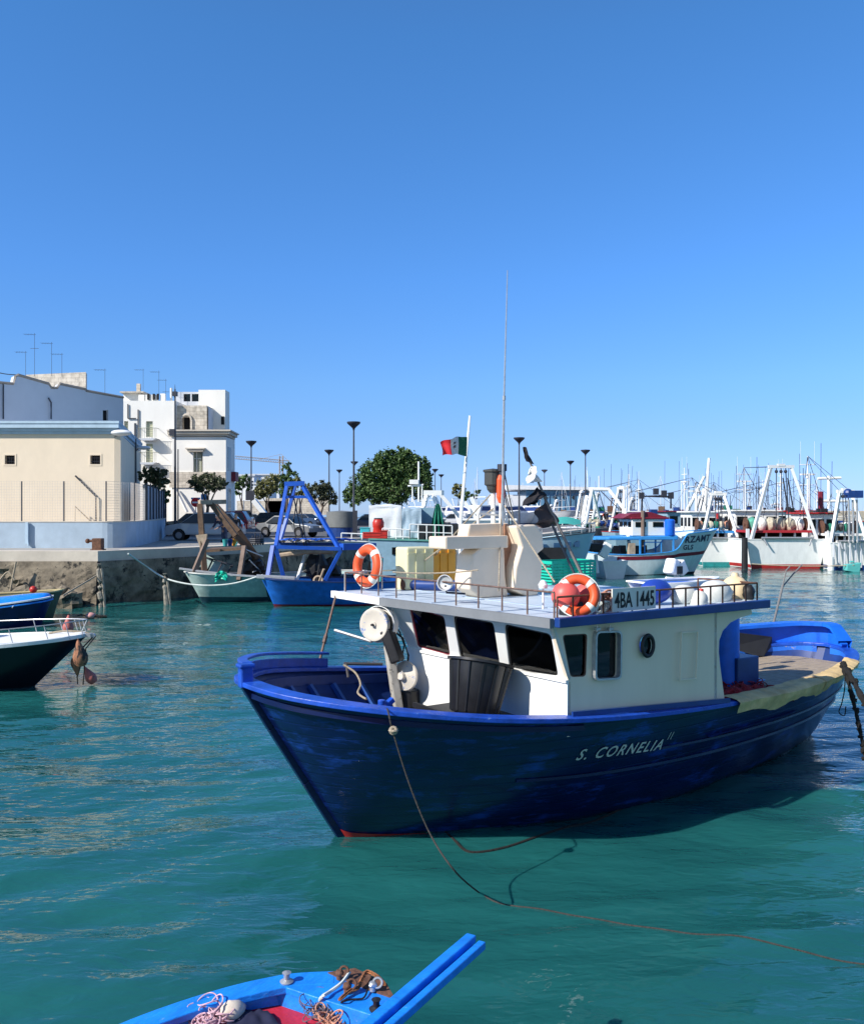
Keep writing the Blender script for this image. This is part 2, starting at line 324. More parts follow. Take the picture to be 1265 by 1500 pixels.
    def build(s, name, m, parent=None, F=None, smooth=False, base=None, rz=0.0, bevel=0.0):
        me = bpy.data.meshes.new(name)
        if parent is not None: I = RM[parent.name].inverted()
        elif base is not None:
            W = Matrix.Translation(base) @ Matrix.Rotation(rz, 4, 'Z'); I = W.inverted()
        else: W = Matrix.Identity(4); I = W
        X = I @ F if F is not None else I
        me.from_pydata([X @ p for p in s.v], [], s.f); me.materials.append(m); me.validate(); 
        import bmesh
        bm = bmesh.new(); bm.from_mesh(me); bmesh.ops.recalc_face_normals(bm, faces=bm.faces); bm.to_mesh(me); bm.free()
        if smooth:
            for p in me.polygons: p.use_smooth = True
            try: me.set_sharp_from_angle(angle=R(40))
            except Exception: pass
        o = bpy.data.objects.new(name, me); col.objects.link(o)
        if parent is not None: o.parent = parent; RM[o.name] = RM[parent.name]
        else: o.matrix_world = W; RM[o.name] = W
        if bevel:
            b = o.modifiers.new('bevel', 'BEVEL'); b.width = bevel; b.segments = 2; b.limit_method = 'ANGLE'
        return o
def tag(o, label, cat, group=None, kind=None):
    if label: o['label'] = label
    if cat: o['category'] = cat
    if group: o['group'] = group
    if kind: o['kind'] = kind
    return o
def thing(name, label, cat, loc, rz=0.0, group=None):
    o = bpy.data.objects.new(name, None); col.objects.link(o); o.empty_display_size = 0.2
    o.location = loc; o.rotation_euler = (0, 0, rz); RM[o.name] = Matrix.Translation(loc) @ Matrix.Rotation(rz, 4, 'Z')
    return tag(o, label, cat, group)
def dup(root, loc, rz, label, group=None):
    def cp(o, par):
        c = o.copy(); col.objects.link(c)
        if par is not None: c.parent = par
        for ch in list(o.children): cp(ch, c)
        return c
    r = cp(root, None); r.location = loc; r.rotation_euler = (0, 0, rz); r['label'] = label
    if group: r['group'] = group
    return r
def onboat(p): return MBT @ Vector(p)
def mix(a, b, t): return a + (b - a) * t
def sag(a, b, n, s):
    a = Vector(a); b = Vector(b)
    return [a.lerp(b, i / n) + Vector((0, 0, -s * 4 * (i / n) * (1 - i / n))) for i in range(n + 1)]
def rrect(u0, v0, u1, v1, r=0.1, n=3):
    pts = []
    for cx, cy, a in ((u1 - r, v1 - r, 0), (u0 + r, v1 - r, 90), (u0 + r, v0 + r, 180), (u1 - r, v0 + r, 270)):
        for i in range(n + 1):
            t = R(a + 90 * i / n); pts.append((cx + r * math.cos(t), cy + r * math.sin(t)))
    return pts
def quadr(cs, r=0.05, n=3):
    """rounded quad from 4 corner points"""
    pts = []; k = len(cs)
    for i in range(k):
        p = Vector(cs[i]); a = (Vector(cs[i - 1]) - p).normalized(); b = (Vector(cs[(i + 1) % k]) - p).normalized()
        for j in range(n + 1):
            t = j / n; A = p + a * r; B = p + b * r
            pts.append(tuple((A * (1 - t) ** 2 + p * 2 * t * (1 - t) + B * t * t)))
    return pts
def textmesh(body, size, shear=0.0, bold=0.0, space=1.0):
    c = bpy.data.curves.new('lettering', 'FONT'); c.body = body; c.size = size; c.shear = shear; c.offset = bold; c.space_character = space; c.resolution_u = 3
    o = bpy.data.objects.new('lettering_tmp', c); col.objects.link(o)
    dg = bpy.context.evaluated_depsgraph_get(); me = bpy.data.meshes.new_from_object(o.evaluated_get(dg))
    vs = [v.co.copy() for v in me.vertices]; fs = [tuple(p.vertices) for p in me.polygons]
    bpy.data.objects.remove(o); bpy.data.meshes.remove(me)
    return vs, fs

# ---------------- hull machinery ----------------
class Hull:
    """stations: (xr, br, zr, xw, bw): rail and waterline; +x aft, +y starboard"""
    def __init__(s, st, p=0.85): s.st = st; s.p = p; s.n = len(st) - 1
    def par(s, t):
        t = max(0, min(s.n, t)); i = min(int(t), s.n - 1); u = t - i
        P = [s.st[max(i - 1, 0)], s.st[i], s.st[i + 1], s.st[min(i + 2, s.n)]]
        out = []
        for k in range(5):
            a, b, c, d = (q[k] for q in P)
            out.append(0.5 * ((2 * b) + (-a + c) * u + (2 * a - 5 * b + 4 * c - d) * u * u + (-a + 3 * b - 3 * c + d) * u ** 3))
        out[1] = max(0, out[1]); out[4] = max(0, out[4])
        return out
    def P(s, t, v, side, off=0.0):
        xr, br, zr, xw, bw = s.par(t)
        if v < 0: b = bw * (1 + v) ; return Vector((xw + (s.st[s.n // 2][3] - xw) * 0.1 * -v, side * max(0, b + off), 0.7 * v))
        b = bw + (br - bw) * v ** s.p
        return Vector((xw + (xr - xw) * v, side * max(0, b + off), zr * v))
    def outer(s, k=6, nv=10, keel=True):
        m = MB(); nu = s.n * k
        for side in (-1, 1):
            m.grid(lambda u, v: s.P(u * s.n, (-1 + 2 * v) if keel else v, side), nu, nv)
        return m
    def inner(s, dz, th=0.07, k=6, nv=4, t0=0.0, t1=None):
        m = MB(); t1 = s.n if t1 is None else t1; nu = int((t1 - t0) * k)
        def fn(side):
            def g(u, v):
                t = t0 + (t1 - t0) * u; zr = s.par(t)[2]; vd = dz / zr
                p = s.P(t, 1 - v * (1 - vd), side, -th); p.x += th * (1 - 2 * t / s.n); return p
            return g
        for side in (-1, 1): m.grid(fn(side), nu, nv)
        return m
    def deck(s, dz, th=0.07, k=6, t0=0.0, t1=None):
        m = MB(); t1 = s.n if t1 is None else t1
        def g(u, v):
            t = t0 + (t1 - t0) * u; vd = dz / s.par(t)[2]; p = s.P(t, vd, 1, -th); p.x += th * (1 - 2 * t / s.n)
            return Vector((p.x, p.y * (2 * v - 1), dz))
        return m.grid(g, int((t1 - t0) * k), 6)
    def railpath(s, side, t0=0, t1=None, k=6, v=1.0, off=0.0, dz=0.0):
        t1 = s.n if t1 is None else t1; n = max(2, int((t1 - t0) * k))
        return [s.P(t0 + (t1 - t0) * i / n, v, side, off) + Vector((0, 0, dz)) for i in range(n + 1)]
    def ring(s, k=6, dz=0.0):
        a = s.railpath(-1, k=k, dz=dz); b = s.railpath(1, k=k, dz=dz)
        return a[::1] + b[::-1][1:-1] if (a[-1] - b[-1]).length < 1e-3 else a + b[::-1][:-1]
def band(path, wo, wi, h, m=None, closed=False, taper=0.0):
    """rectangular section swept along path in plan; wo to the right-hand side, wi to the left"""
    m = m or MB(); k = len(path); vs = []
    for i, p in enumerate(path):
        a = path[(i - 1) % k] if (closed or i > 0) else p; b = path[(i + 1) % k] if (closed or i < k - 1) else p
        d = Vector((b.x - a.x, b.y - a.y)); d = d.normalized() if d.length > 1e-9 else Vector((1, 0)); n = Vector((d.y, -d.x, 0))
        vs += [p + n * wo, p + n * wo + Vector((0, 0, h)), p - n * wi + Vector((0, 0, h)), p - n * wi]
    fs = []
    for i in range(k if closed else k - 1):
        j = (i + 1) % k
        for q in range(4): fs.append((i * 4 + q, i * 4 + (q + 1) % 4, j * 4 + (q + 1) % 4, j * 4 + q))
    if not closed: fs += [(0, 1, 2, 3), tuple(4 * (k - 1) + q for q in (3, 2, 1, 0))]
    return m.add(vs, fs)

# =====================================================================
# WATER, QUAY, GROUND
# =====================================================================
WAVES = []
_r = random.Random(3)
for i in range(26):
    lam = 0.5 * (1.17 ** i); th = _r.gauss(R(100), 0.55); k = 2 * math.pi / lam
    WAVES.append((k * math.cos(th), k * math.sin(th), _r.uniform(0, 6.28), min(0.006 * lam ** 0.8, 0.0095), lam))
def wave_z(x, y):
    r = math.hypot(x, y); res = max(r * 0.0085, r * R(130) / 420) * 2.2; z = 0
    g = 0.55 + 0.75 * (noise.noise(Vector((x * 0.12, y * 0.2, 0))) + 0.5)
    for kx, ky, ph, am, lam in WAVES:
        if lam > res: z += am * math.sin(kx * x + ky * y + ph)
    return z * g
def water():
    m = bpy.data.materials.new('sea_water'); m.use_nodes = True; N = m.node_tree.nodes; L = m.node_tree.links; p = N['Principled BSDF']
    tc = N.new('ShaderNodeTexCoord')
    def nz(scale, st, det, rot=0.0):
        mp = N.new('ShaderNodeMapping'); mp.inputs['Scale'].default_value = st; mp.inputs['Rotation'].default_value = (0, 0, rot)
        L.new(tc.outputs['Object'], mp.inputs[0]); t = N.new('ShaderNodeTexNoise'); t.inputs['Scale'].default_value = scale; t.inputs['Detail'].default_value = det
        t.inputs['Distortion'].default_value = 0.6
        L.new(mp.outputs[0], t.inputs['Vector']); return t
    a = nz(1.5, (0.7, 1.6, 1), 1.2, 0.25); b = nz(0.25, (1, 1.3, 1), 3); c = nz(5.0, (0.75, 1.7, 1), 1.3, -0.2)
    cr = N.new('ShaderNodeValToRGB'); cr.color_ramp.elements[0].position = 0.3; cr.color_ramp.elements[1].position = 0.75
    cr.color_ramp.elements[0].color = (0.009, 0.086, 0.087, 1); cr.color_ramp.elements[1].color = (0.016, 0.125, 0.119, 1)
    L.new(b.outputs[0], cr.inputs[0]); L.new(cr.outputs[0], p.inputs['Base Color'])
    p.inputs['Roughness'].default_value = 0.01; p.inputs['IOR'].default_value = 1.4
    p.subsurface_method = 'BURLEY'; p.inputs['Subsurface Weight'].default_value = 0.3; p.inputs['Subsurface Radius'].default_value = (0.3, 1.0, 0.9); p.inputs['Subsurface Scale'].default_value = 0.5
    ad = N.new('ShaderNodeMath'); ad.operation = 'MULTIPLY_ADD'; ad.inputs[1].default_value = 0.42
    d = nz(11, (0.9, 1.5, 1), 0.5, 0.5); ad2 = N.new('ShaderNodeMath'); ad2.operation = 'MULTIPLY_ADD'; ad2.inputs[1].default_value = 0.08
    L.new(c.outputs[0], ad.inputs[0]); L.new(a.outputs[0], ad2.inputs[2]); L.new(d.outputs[0], ad2.inputs[0]); L.new(ad2.outputs[0], ad.inputs[2])
    bp = N.new('ShaderNodeBump'); bp.inputs['Strength'].default_value = 0.55; bp.inputs['Distance'].default_value = 0.06
    L.new(ad.outputs[0], bp.inputs['Height']); L.new(bp.outputs[0], p.inputs['Normal'])
    rows = []; r = 2.2
    while r < 90: rows.append(r); r *= 1.0085
    while r < 9000: rows.append(r); r *= 1.06
    nA = 420; vs = []; fs = []
    for r in rows:
        for j in range(nA + 1):
            a_ = R(-65) + R(130) * j / nA; x = r * math.sin(a_); y = r * math.cos(a_)
            vs.append((x, y, wave_z(x, y) if r < 400 else 0))
    m_ = nA + 1
    for i in range(len(rows) - 1):
        for j in range(nA): fs.append((i * m_ + j, i * m_ + j + 1, (i + 1) * m_ + j + 1, (i + 1) * m_ + j))
    me = bpy.data.meshes.new('sea'); me.from_pydata(vs, [], fs); me.materials.append(m)
    for p_ in me.polygons: p_.use_smooth = True
    o = bpy.data.objects.new('sea', me); col.objects.link(o); tag(o, None, None, kind='structure')
    # seabed-level sheet beyond the fan so no other viewpoint finds an edge
    me2 = bpy.data.meshes.new('sea_floor'); me2.from_pydata([(-9000, -9000, -3), (9000, -9000, -3), (9000, 9000, -3), (-9000, 9000, -3)], [], [(0, 1, 2, 3)])
    me2.materials.append(mat('seabed', (0.01, 0.1, 0.1), 0.6)); o2 = bpy.data.objects.new('seabed', me2); col.objects.link(o2); tag(o2, None, None, kind='structure')
water()
QZ = 2.3
qe = [(-70, 38.5), (-14.35, 38.5), (-11.7, 42.2), (-8.65, 47.5), (-5, 57), (8, 67), (15, 88), (28, 112), (42, 160), (42, 300), (-200, 300), (-200, 38.5)]
tag(MB().prism(qe, lambda x, y: Vector((x, y, QZ)), lambda x, y: Vector((x, y, -2))).build('quay', asph), None, None, kind='structure')
# kerb stones along the edge (pale coping) and a rough rock face under it
edge = [Vector((x, y, 0)) for x, y in qe[:7]]
m = MB(); band([p + Vector((0, 0, QZ - 0.42)) for p in edge], 0.06, 0.9, 0.44, m); tag(m.build('quay_edge', stone), None, None, kind='structure')
m = MB()
for a, b in zip(edge[:-1], edge[1:]):
    L_ = (b - a).length; n = max(2, int(L_ / 0.22)) if a.y < 60 else 10; d = (b - a).normalized(); nn = Vector((d.y, -d.x, 0))
    def fn(u, v, a=a, b=b, nn=nn):
        p = a.lerp(b, u); z = -0.3 + v * (QZ - 0.12); e = noise.fractal(Vector((p.x * 0.9, p.y * 0.9, z * 1.6)), 0.8, 2.1, 5) * 0.28
        left = p.x < -17.5
        k = 1.0 if left else 0.35
        o = (0.1 + e * k - (0.35 if (left and 0.1 < v < 0.8 and noise.noise(Vector((p.x * 0.45, 3, z))) > 0.05) else 0)) * math.sin(math.pi * min(1, v * 0.7 + 0.3)) * 1.2
        return Vector((p.x, p.y, z)) + nn * max(0.01, o + 0.12)
    m.grid(fn, n, 14)
tag(m.build('quay_rock_face', rock), None, None, kind='structure')
m = MB(); m.prism([(-60, 38.7), (-15, 38.7), (-12.4, 42.4), (-9.6, 47.6), (-6, 57), (-18, 60), (-60, 60)], lambda x, y: Vector((x, y, QZ + 0.004)), lambda x, y: Vector((x, y, QZ - 0.05)))
tag(m.build('pavement', mat('pavement', (0.36, 0.34, 0.31), 0.9, var=0.15, vs=0.6)), None, None, kind='structure')
# breakwater far right + far shore
m = MB(); m.box((90, 230, 2.0), (110, 6, 4.2)); m.box((90, 233, 3.2), (110, 1.2, 2.2))
tag(m.build('breakwater', mat('breakwater_stone', (0.5, 0.43, 0.34), 0.9, var=0.1, vs=0.3)), None, None, kind='structure')
m = MB(); m.box((60, 168, 1.0), (75, 5, 1.2)); tag(m.build('jetty', stone), None, None, kind='structure')

def smooth(pts, k=8):
    pts = [Vector(p) for p in pts]; out = []
    for i in range(len(pts) - 1):
        a, b, c, d = pts[max(i - 1, 0)], pts[i], pts[i + 1], pts[min(i + 2, len(pts) - 1)]
        for j in range(k):
            u = j / k; out.append(.5 * ((2 * b) + (c - a) * u + (2 * a - 5 * b + 4 * c - d) * u * u + (-a + 3 * b - 3 * c + d) * u ** 3))
    return out + [pts[-1]]

# =====================================================================
# MAIN BOAT
# =====================================================================
boat = thing('fishing_boat', 'large navy blue wooden fishing boat with pale wheelhouse lettered S. CORNELIA II', 'fishing boat', (BS.x, BS.y, 0), BA)
def B(m, name, mt, par=None, **k): return m.build(name, mt, par or boat, F=MBT, **k)
ST = [(-1.28, 0, 2.02, 0.0, 0), (-1.2, .34, 1.99, .03, .04), (-1.0, .8, 1.95, .12, .08), (-.55, 1.34, 1.89, .4, .2), (.1, 1.72, 1.8, .9, .42), (.95, 1.96, 1.69, 1.6, .75),
      (2, 2.06, 1.58, 2.5, 1.05), (3.2, 2.04, 1.49, 3.6, 1.2), (4.6, 1.96, 1.42, 4.8, 1.18), (6.2, 1.8, 1.38, 6.1, 1.0), (7.6, 1.55, 1.38, 7.4, .75),
      (8.7, 1.25, 1.42, 8.3, .5), (9.5, .9, 1.46, 9.0, .3), (9.98, .5, 1.5, 9.35, .14), (10.15, 0, 1.52, 9.5, 0)]
HL = Hull(ST, p=0.8)
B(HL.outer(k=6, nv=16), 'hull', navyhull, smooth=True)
B(HL.inner(0.95, 0.08), 'inner_planking', inblue, smooth=True)
# foredeck well, side deck, aft well
B(HL.deck(1.0, .08, t0=0, t1=7), 'foredeck', inblue)
m = MB(); m.add([(4.5, -1.85, 1.0), (4.5, 1.85, 1.0), (6.6, 1.6, 1.0), (9.4, .75, 1.0), (9.4, -.75, 1.0), (6.6, -1.6, 1.0)], [(0, 1, 2, 3, 4, 5)]); B(m, 'aft_deck', inblue)
capm = MB(); ring = HL.ring(k=6); band(ring, 0.07, 0.15, 0.055, capm, closed=True)
B(capm, 'gunwale', railblue, bevel=0.012)
lip = MB()
for sd_ in (-1, 1):
    pth = HL.railpath(sd_, 0.15, 6, v=0.93, off=0.0); pth = pth if sd_ == -1 else pth[::-1]; band(pth, 0.05, 0.0, 0.06, lip)
    pth = [p + Vector((0, 0, 0)) for p in HL.railpath(sd_, 5.2, 13.6, v=0.5)]; pth = pth if sd_ == -1 else pth[::-1]; band(pth, 0.035, 0.02, 0.035, lip)
    pth = HL.railpath(sd_, 7.2, 13.6, v=0.66); pth = pth if sd_ == -1 else pth[::-1]; band(pth, 0.03, 0.02, 0.03, lip)
B(lip, 'rubbing_strake', navy)
# stem bar and stem head
stem = MB(); band([Vector((-1.33 + (1.35) * i / 10, 0, 2.02 * (1 - i / 10) - 0.0)) for i in range(11)], 0.035, 0.035, 0.0, MB())
q = [Vector((-1.29, 0, 2.02)), Vector((-.97, 0, 1.5)), Vector((-.53, 0, .8)), Vector((.07, 0, -.15))]
for a, b in zip(q[:-1], q[1:]): stem.beam(a, b, 0.09, 0.09)
B(stem, 'stem_post', navy, bevel=0.01)
k = MB(); k.box((-1.28, 0, 2.12), (.15, .12, .24)); k.box((-1.28, 0, 2.25), (.19, .16, .05)); B(k, 'stem_head', railblue, bevel=0.02)
# bow and stern bulwarks (raised wash boards)
m = MB()
pth = [p + Vector((0, 0, .055)) for p in HL.railpath(1, 0.2, 4.75)]; band(pth[::-1], -0.0, 0.06, 0.12, m); band([p + Vector((0, 0, .175)) for p in pth[::-1]][::1], 0.03, 0.09, 0.035, m)
B(m, 'bow_washboard', railblue, bevel=0.008)
m = MB()
def sternz(p): return 0.38 * max(0, min(1, (p.x - 5.9) / 2.0)) * (1 if p.y > -0.2 else max(0, 1 + (p.y + 0.2) / 0.45))
pth = HL.railpath(1, 8.8, 14)[::-1] + []; pp = HL.railpath(-1, 13.0, 14); full = (HL.railpath(1, 8.8, 14) + pp[::-1][1:])[::-1]
vs = []; fs = []
for i, p in enumerate(full):
    a = full[max(i - 1, 0)]; b = full[min(i + 1, len(full) - 1)]; d = Vector((b.x - a.x, b.y - a.y)).normalized(); n_ = Vector((d.y, -d.x, 0)); hh = max(0.02, sternz(p))
    z0 = Vector((0, 0, .055)); zt = Vector((0, 0, .055 + hh))
    vs += [p + z0 + n_ * .03, p + zt + n_ * .06, p + zt - n_ * .2, p + zt - n_ * .2 - Vector((0, 0, .06)), p + zt - n_ * .02 - Vector((0, 0, .06)), p + z0 - n_ * .02]
for i in range(len(full) - 1):
    for j in range(6): fs.append((i * 6 + j, i * 6 + (j + 1) % 6, (i + 1) * 6 + (j + 1) % 6, (i + 1) * 6 + j))
m.add(vs, fs); B(m, 'stern_washboard', brightblue)
m = MB(); pth = [p + Vector((0, 0, -0.42)) for p in HL.railpath(1, 8.9, 13.6)]; band(pth[::-1], -.1, .14, .42, m); pth = [p + Vector((0, 0, -0.42)) for p in HL.railpath(-1, 12.2, 13.6)]; band(pth, -.1, .14, .42, m); B(m, 'stern_inner_boards', mat('scuffed_bright_blue', (0.02, 0.16, 0.72), 0.5, var=0.2, c2=(0.45, 0.4, 0.33), wear=0.3, ws=5))
# painted boot-top below the waterline at the bow
m = MB()
for side in (-1, 1): m.grid(lambda u, v: HL.P(u * 7, -0.5 + v * (0.5 + 0.09 * max(0, 1 - u * 1.1)), side, 0.01) + Vector((0, 0, 0)), 60, 4)
B(m, 'boot_top', redlead, smooth=True)
# frames (ribs) inside the bow
for side in (-1, 1):
    for i in range(9):
        t = 1.3 + i * 0.55; zr = HL.par(t)[2]
        m = MB(); pts = [HL.P(t, v, side, -0.12) + Vector((0.05, 0, 0)) for v in (0.55, .68, .8, .9)]
        for a, b in zip(pts[:-1], pts[1:]): m.beam(a, b, 0.07, 0.06)
        B(m, 'rib', mat('rib_paint', (.03, .1, .36), .5, var=.3))
m = MB()
for sd_ in (-1, 1):
    pth = HL.railpath(sd_, 0.6, 6.2, v=0.93, off=-0.075); pth = [p + Vector((.05, 0, -.06)) for p in pth]; band(pth if sd_ == -1 else pth[::-1], 0.0, 0.05, 0.13, m)
B(m, 'shelf_board', mat('shelf_blue', (0.012, 0.045, 0.2), 0.5, var=0.25))
m = MB(); m.box((.25, .2, 1.3), (.42, 1.5, .05)); m.box((.25, .2, 1.15), (.06, 1.3, .3)); B(m, 'thwart', inblue)
# bollard / cleat where the mooring rope is made fast
m = MB(); c = BL(560, 1036, z=1.82); m.cyl(c + Vector((0.05, 0.1, -.4)), c + Vector((0.05, 0.1, .06)), .045, n=10); m.beam(c + Vector((-.08, .1, -.12)), c + Vector((.2, .1, .05)), .07, .06); B(m, 'mooring_cleat', railblue, bevel=.01)

# ---- wheelhouse ----
YP, YS = -1.95, 1.22
XF = 1.76
def shell(m, poly, holes, f, n_, th): m.prism(poly, f, lambda a, b: f(a, b) - n_ * th, holes)
wins = []
# windscreen plane: sill (x=1.78,z=2.04) to head (x=1.44,z=2.70)
SILL, HEAD = 2.05, 2.705
def wsx(y, z):
    u = (y - YP) / (YS - YP); return mix(mix(1.87, 1.70, u), mix(1.62, 1.36, u), (z - SILL) / (HEAD - SILL))
def ws(y, z): return Vector((wsx(y, z), y, z))
def onws(px, py):
    k_ = BL(px, py, x=1.6)
    for _ in range(8):
        x = wsx(k_.y, k_.z); k_ = BL(px, py, x=x)
    return (k_.y, k_.z)
Wq = [[(598, 888), (650, 903), (659, 961), (611, 948)], [(663, 902), (722, 912), (732, 977), (674, 965)], [(738, 914), (806, 929), (817, 991), (746, 981)]]
holes = [quadr([onws(*p) for p in qd], .06) for qd in Wq]
m = MB(); shell(m, [(YS, SILL), (YP, SILL), (YP, HEAD), (YS, HEAD)], holes, ws, Vector((-1, 0, -.4)).normalized(), .05)
wsf = B(m, 'windscreen', cabin, bevel=0.008)
for hq in holes:
    m = MB(); m.prism(hq, lambda a, b: ws(a, b) + Vector((.03, 0, 0)), lambda a, b: ws(a, b) + Vector((.037, 0, 0))); B(m, 'window_pane', glass, wsf)
    m = MB(); cx = sum(p[0] for p in hq) / len(hq); cz = sum(p[1] for p in hq) / len(hq)
    m.prism([(cx + (a - cx) * 1.0, cz + (b - cz) * 1.0) for a, b in hq], lambda a, b: ws(a, b) + Vector((.015, 0, 0)), lambda a, b: ws(a, b) + Vector((.028, 0, 0)), [[(cx + (a - cx) * .95, cz + (b - cz) * .94) for a, b in hq]])
    B(m, 'window_seal', maroon if hq is holes[0] else black, wsf)
m = MB(); m.prism([(YS, 0.98), (-1.5, 0.98), (YP, 1.55), (YP, 2.03), (YS, 2.03)], lambda y, z: Vector((wsx(y, SILL) - .02, y, z)), lambda y, z: Vector((wsx(y, SILL) + .03, y, z))); B(m, 'front_wall', cabin)
m = MB(); m.beam((1.69, YS, 2.04), (1.86, YP - .0, 2.04), .07, .035); B(m, 'sill_ledge', cabin)
# port side wall, one profile with two windows, porthole, aft cut-away
def pw(x, z): return Vector((x, YP, z))
poly = [(1.85, 1.40), (1.87, 2.04), (1.61, 2.70), (5.22, 2.70), (5.24, 2.60), (5.0, 2.575), (4.78, 2.52), (4.62, 2.42), (4.55, 2.3), (4.54, 2.15), (4.57, 1.95), (4.62, 1.7), (4.68, 1.40)]
def P2(px, py): v = BL(px, py, y=YP); return (v.x, v.z)
ph = []
w1 = quadr([P2(823, 930), P2(860, 928), P2(858, 991), P2(835, 992)], .05)
w2 = quadr([P2(869, 926), P2(904, 925), P2(903, 992), P2(868, 994)], .06)
pc = P2(943, 945); w3 = [(pc[0] + .085 * math.cos(R(a)), pc[1] + .115 * math.sin(R(a))) for a in range(0, 360, 20)]
dr = [P2(992, 925), P2(1018, 923), P2(1015, 994), P2(990, 996)]
m = MB(); shell(m, poly, [w1, w2, w3], pw, Vector((0, -1, 0)), .05)
pwall = B(m, 'port_wall', cabinside)
for hq in (w1, w2):
    m = MB(); m.prism(hq, lambda a, b: pw(a, b) + Vector((0, .03, 0)), lambda a, b: pw(a, b) + Vector((0, .037, 0))); B(m, 'window_pane', dglass if hq is w2 else glass, pwall)
    cx = sum(p[0] for p in hq) / len(hq); cz = sum(p[1] for p in hq) / len(hq); s_ = 1.1
    m = MB(); m.prism([(cx + (a - cx) * s_, cz + (b - cz) * (1.06)) for a, b in hq], lambda a, b: pw(a, b) + Vector((0, -.062 if hq is w2 else -.056, 0)), lambda a, b: pw(a, b) + Vector((0, 0.0, 0)), [[(cx + (a - cx) * .98, cz + (b - cz) * .985) for a, b in hq]])
    if hq is w2: B(m, 'window_frame', steel, pwall)
    else:
        m = MB(); m.prism(hq, lambda a, b: pw(a, b) + Vector((0, .005, 0)), lambda a, b: pw(a, b) + Vector((0, .02, 0)), [[(cx + (a - cx) * .9, cz + (b - cz) * .95) for a, b in hq]]); B(m, 'window_seal', mat('brown_seal', (.12, .05, .03), .6), pwall)
m = MB()
for px in (874, 893): c = BL(px, 921, y=-2.02); m.box(c, (.07, .05, .03)); m.cyl(c + Vector((0, 0, -.03)), c + Vector((.0, 0, .04)), .012, n=6)
B(m, 'window_hinge', steel, pwall)
m = MB(); m.torus((pc[0], YP - .06, pc[1]), .1, .022, Matrix.Rotation(R(90), 3, 'X') @ Matrix.Diagonal((1, 1.25, 1)).to_3x3(), n=28); ptf = B(m, 'porthole_frame', black, pwall, smooth=True)
m = MB(); m.prism([(pc[0] + (a - pc[0]) * 1.05, pc[1] + (b - pc[1]) * 1.05) for a, b in w3], lambda a, b: pw(a, b) + Vector((0, -.03, 0)), lambda a, b: pw(a, b) + Vector((0, -.02, 0))); B(m, 'porthole_glass', dglass, pwall)
m = MB(); cx = sum(p[0] for p in dr) / 4; cz = sum(p[1] for p in dr) / 4
m.prism(dr, lambda a, b: pw(a, b) + Vector((0, -.066, 0)), lambda a, b: pw(a, b) + Vector((0, -.045, 0)), [[(cx + (a - cx) * .84, cz + (b - cz) * .94) for a, b in dr]]); B(m, 'blanked_window', cabinside, pwall, bevel=.004)
m = MB(); m.prism([(x, z) for x, z in [(1.87, 1.64), (4.68, 1.47), (4.68, 1.53), (1.87, 1.70)]], lambda x, z: Vector((x, YP - .075, z)), lambda x, z: Vector((x, YP - .052, z))); B(m, 'wall_footing', fascia)
# starboard wall, aft wall, interior
m = MB(); shell(m, [(1.68, .98), (1.70, 2.04), (1.36, 2.70), (4.6, 2.70), (4.6, .98)], [rrect(1.76, 1.7, 2.8, 2.6, .06), rrect(3.0, 1.9, 3.8, 2.58, .06)], lambda x, z: Vector((x, YS, z)), Vector((0, 1, 0)), .05); B(m, 'starboard_wall', cabin)
m = MB(); m.prism([(YS, .98), (-1.45, .98), (YP, 1.5), (YP, 2.7), (YS, 2.7)], lambda y, z: Vector((4.5, y, z)), lambda y, z: Vector((4.45, y, z)), [rrect(-.9, 1.02, -.2, 2.5, .05)]); B(m, 'aft_wall', cabin)
m = MB(); m.box((2.15, -.35, 1.98), (.5, 2.9, .04)); B(m, 'dashboard', mat('dash_brown', (.06, .04, .03), .6))
m = MB(); m.torus((2.35, -.9, 2.15), .3, .022, Matrix.Rotation(R(80), 3, 'Y'), n=28); 
for a in range(0, 360, 60): m.beam((2.35, -.9, 2.15), Vector((2.35, -.9, 2.15)) + Matrix.Rotation(R(80), 3, 'Y') @ Vector((.36 * math.cos(R(a)), .36 * math.sin(R(a)), 0)), .025)
B(m, 'steering_wheel', wood, smooth=True)
m = MB(); m.box((3.2, -1.2, 1.6), (.9, .6, 1.1)); m.box((3.9, .4, 1.5), (.6, 1.2, 1.0)); B(m, 'cabin_locker', mat('locker_brown', (.1, .06, .04), .6))
# roof
RP = [(1.5, -2.06), (5.36, -2.06), (5.36, 2.5), (1.24, 2.5), (1.24, 1.3)]
m = MB(); RFP = [(1.55, -2.04), (5.36, -2.04), (5.36, 2.5), (1.19, 2.5), (1.23, 1.15)]
m.prism(RFP, lambda x, y: Vector((x, y, 2.79)), lambda x, y: Vector((x, y, 2.715))); roof = B(m, 'roof', roofp, bevel=.01)
m = MB()
for x in (2.3, 3.3, 4.3): m.box((x, .23, 2.794), (.03, 4.5, .012))
for y in (-1.1, .2, 1.4): m.box((3.35, y, 2.793), (3.9, .03, .01))
B(m, 'roof_seam', mat('seam_grey', (.36, .44, .54), .6), roof)
m = MB(); m.prism([(1.55, -2.06), (5.37, -2.06), (5.37, -2.15), (1.55, -2.15)], lambda x, y: Vector((x, y, 2.81)), lambda x, y: Vector((x, y, 2.70))); B(m, 'port_fascia', fascia, roof, bevel=.01)
m = MB(); m.prism([(1.545, -2.06), (1.225, 1.15), (1.165, 1.15), (1.485, -2.06)], lambda x, y: Vector((x, y, 2.80)), lambda x, y: Vector((x, y, 2.69))); B(m, 'front_fascia', gretrim, roof)
m = MB(); m.prism([(1.225, 1.152), (1.185, 2.52), (1.125, 2.52), (1.165, 1.152)], lambda x, y: Vector((x, y, 2.80)), lambda x, y: Vector((x, y, 2.70))); B(m, 'starboard_front_fascia', white, roof)
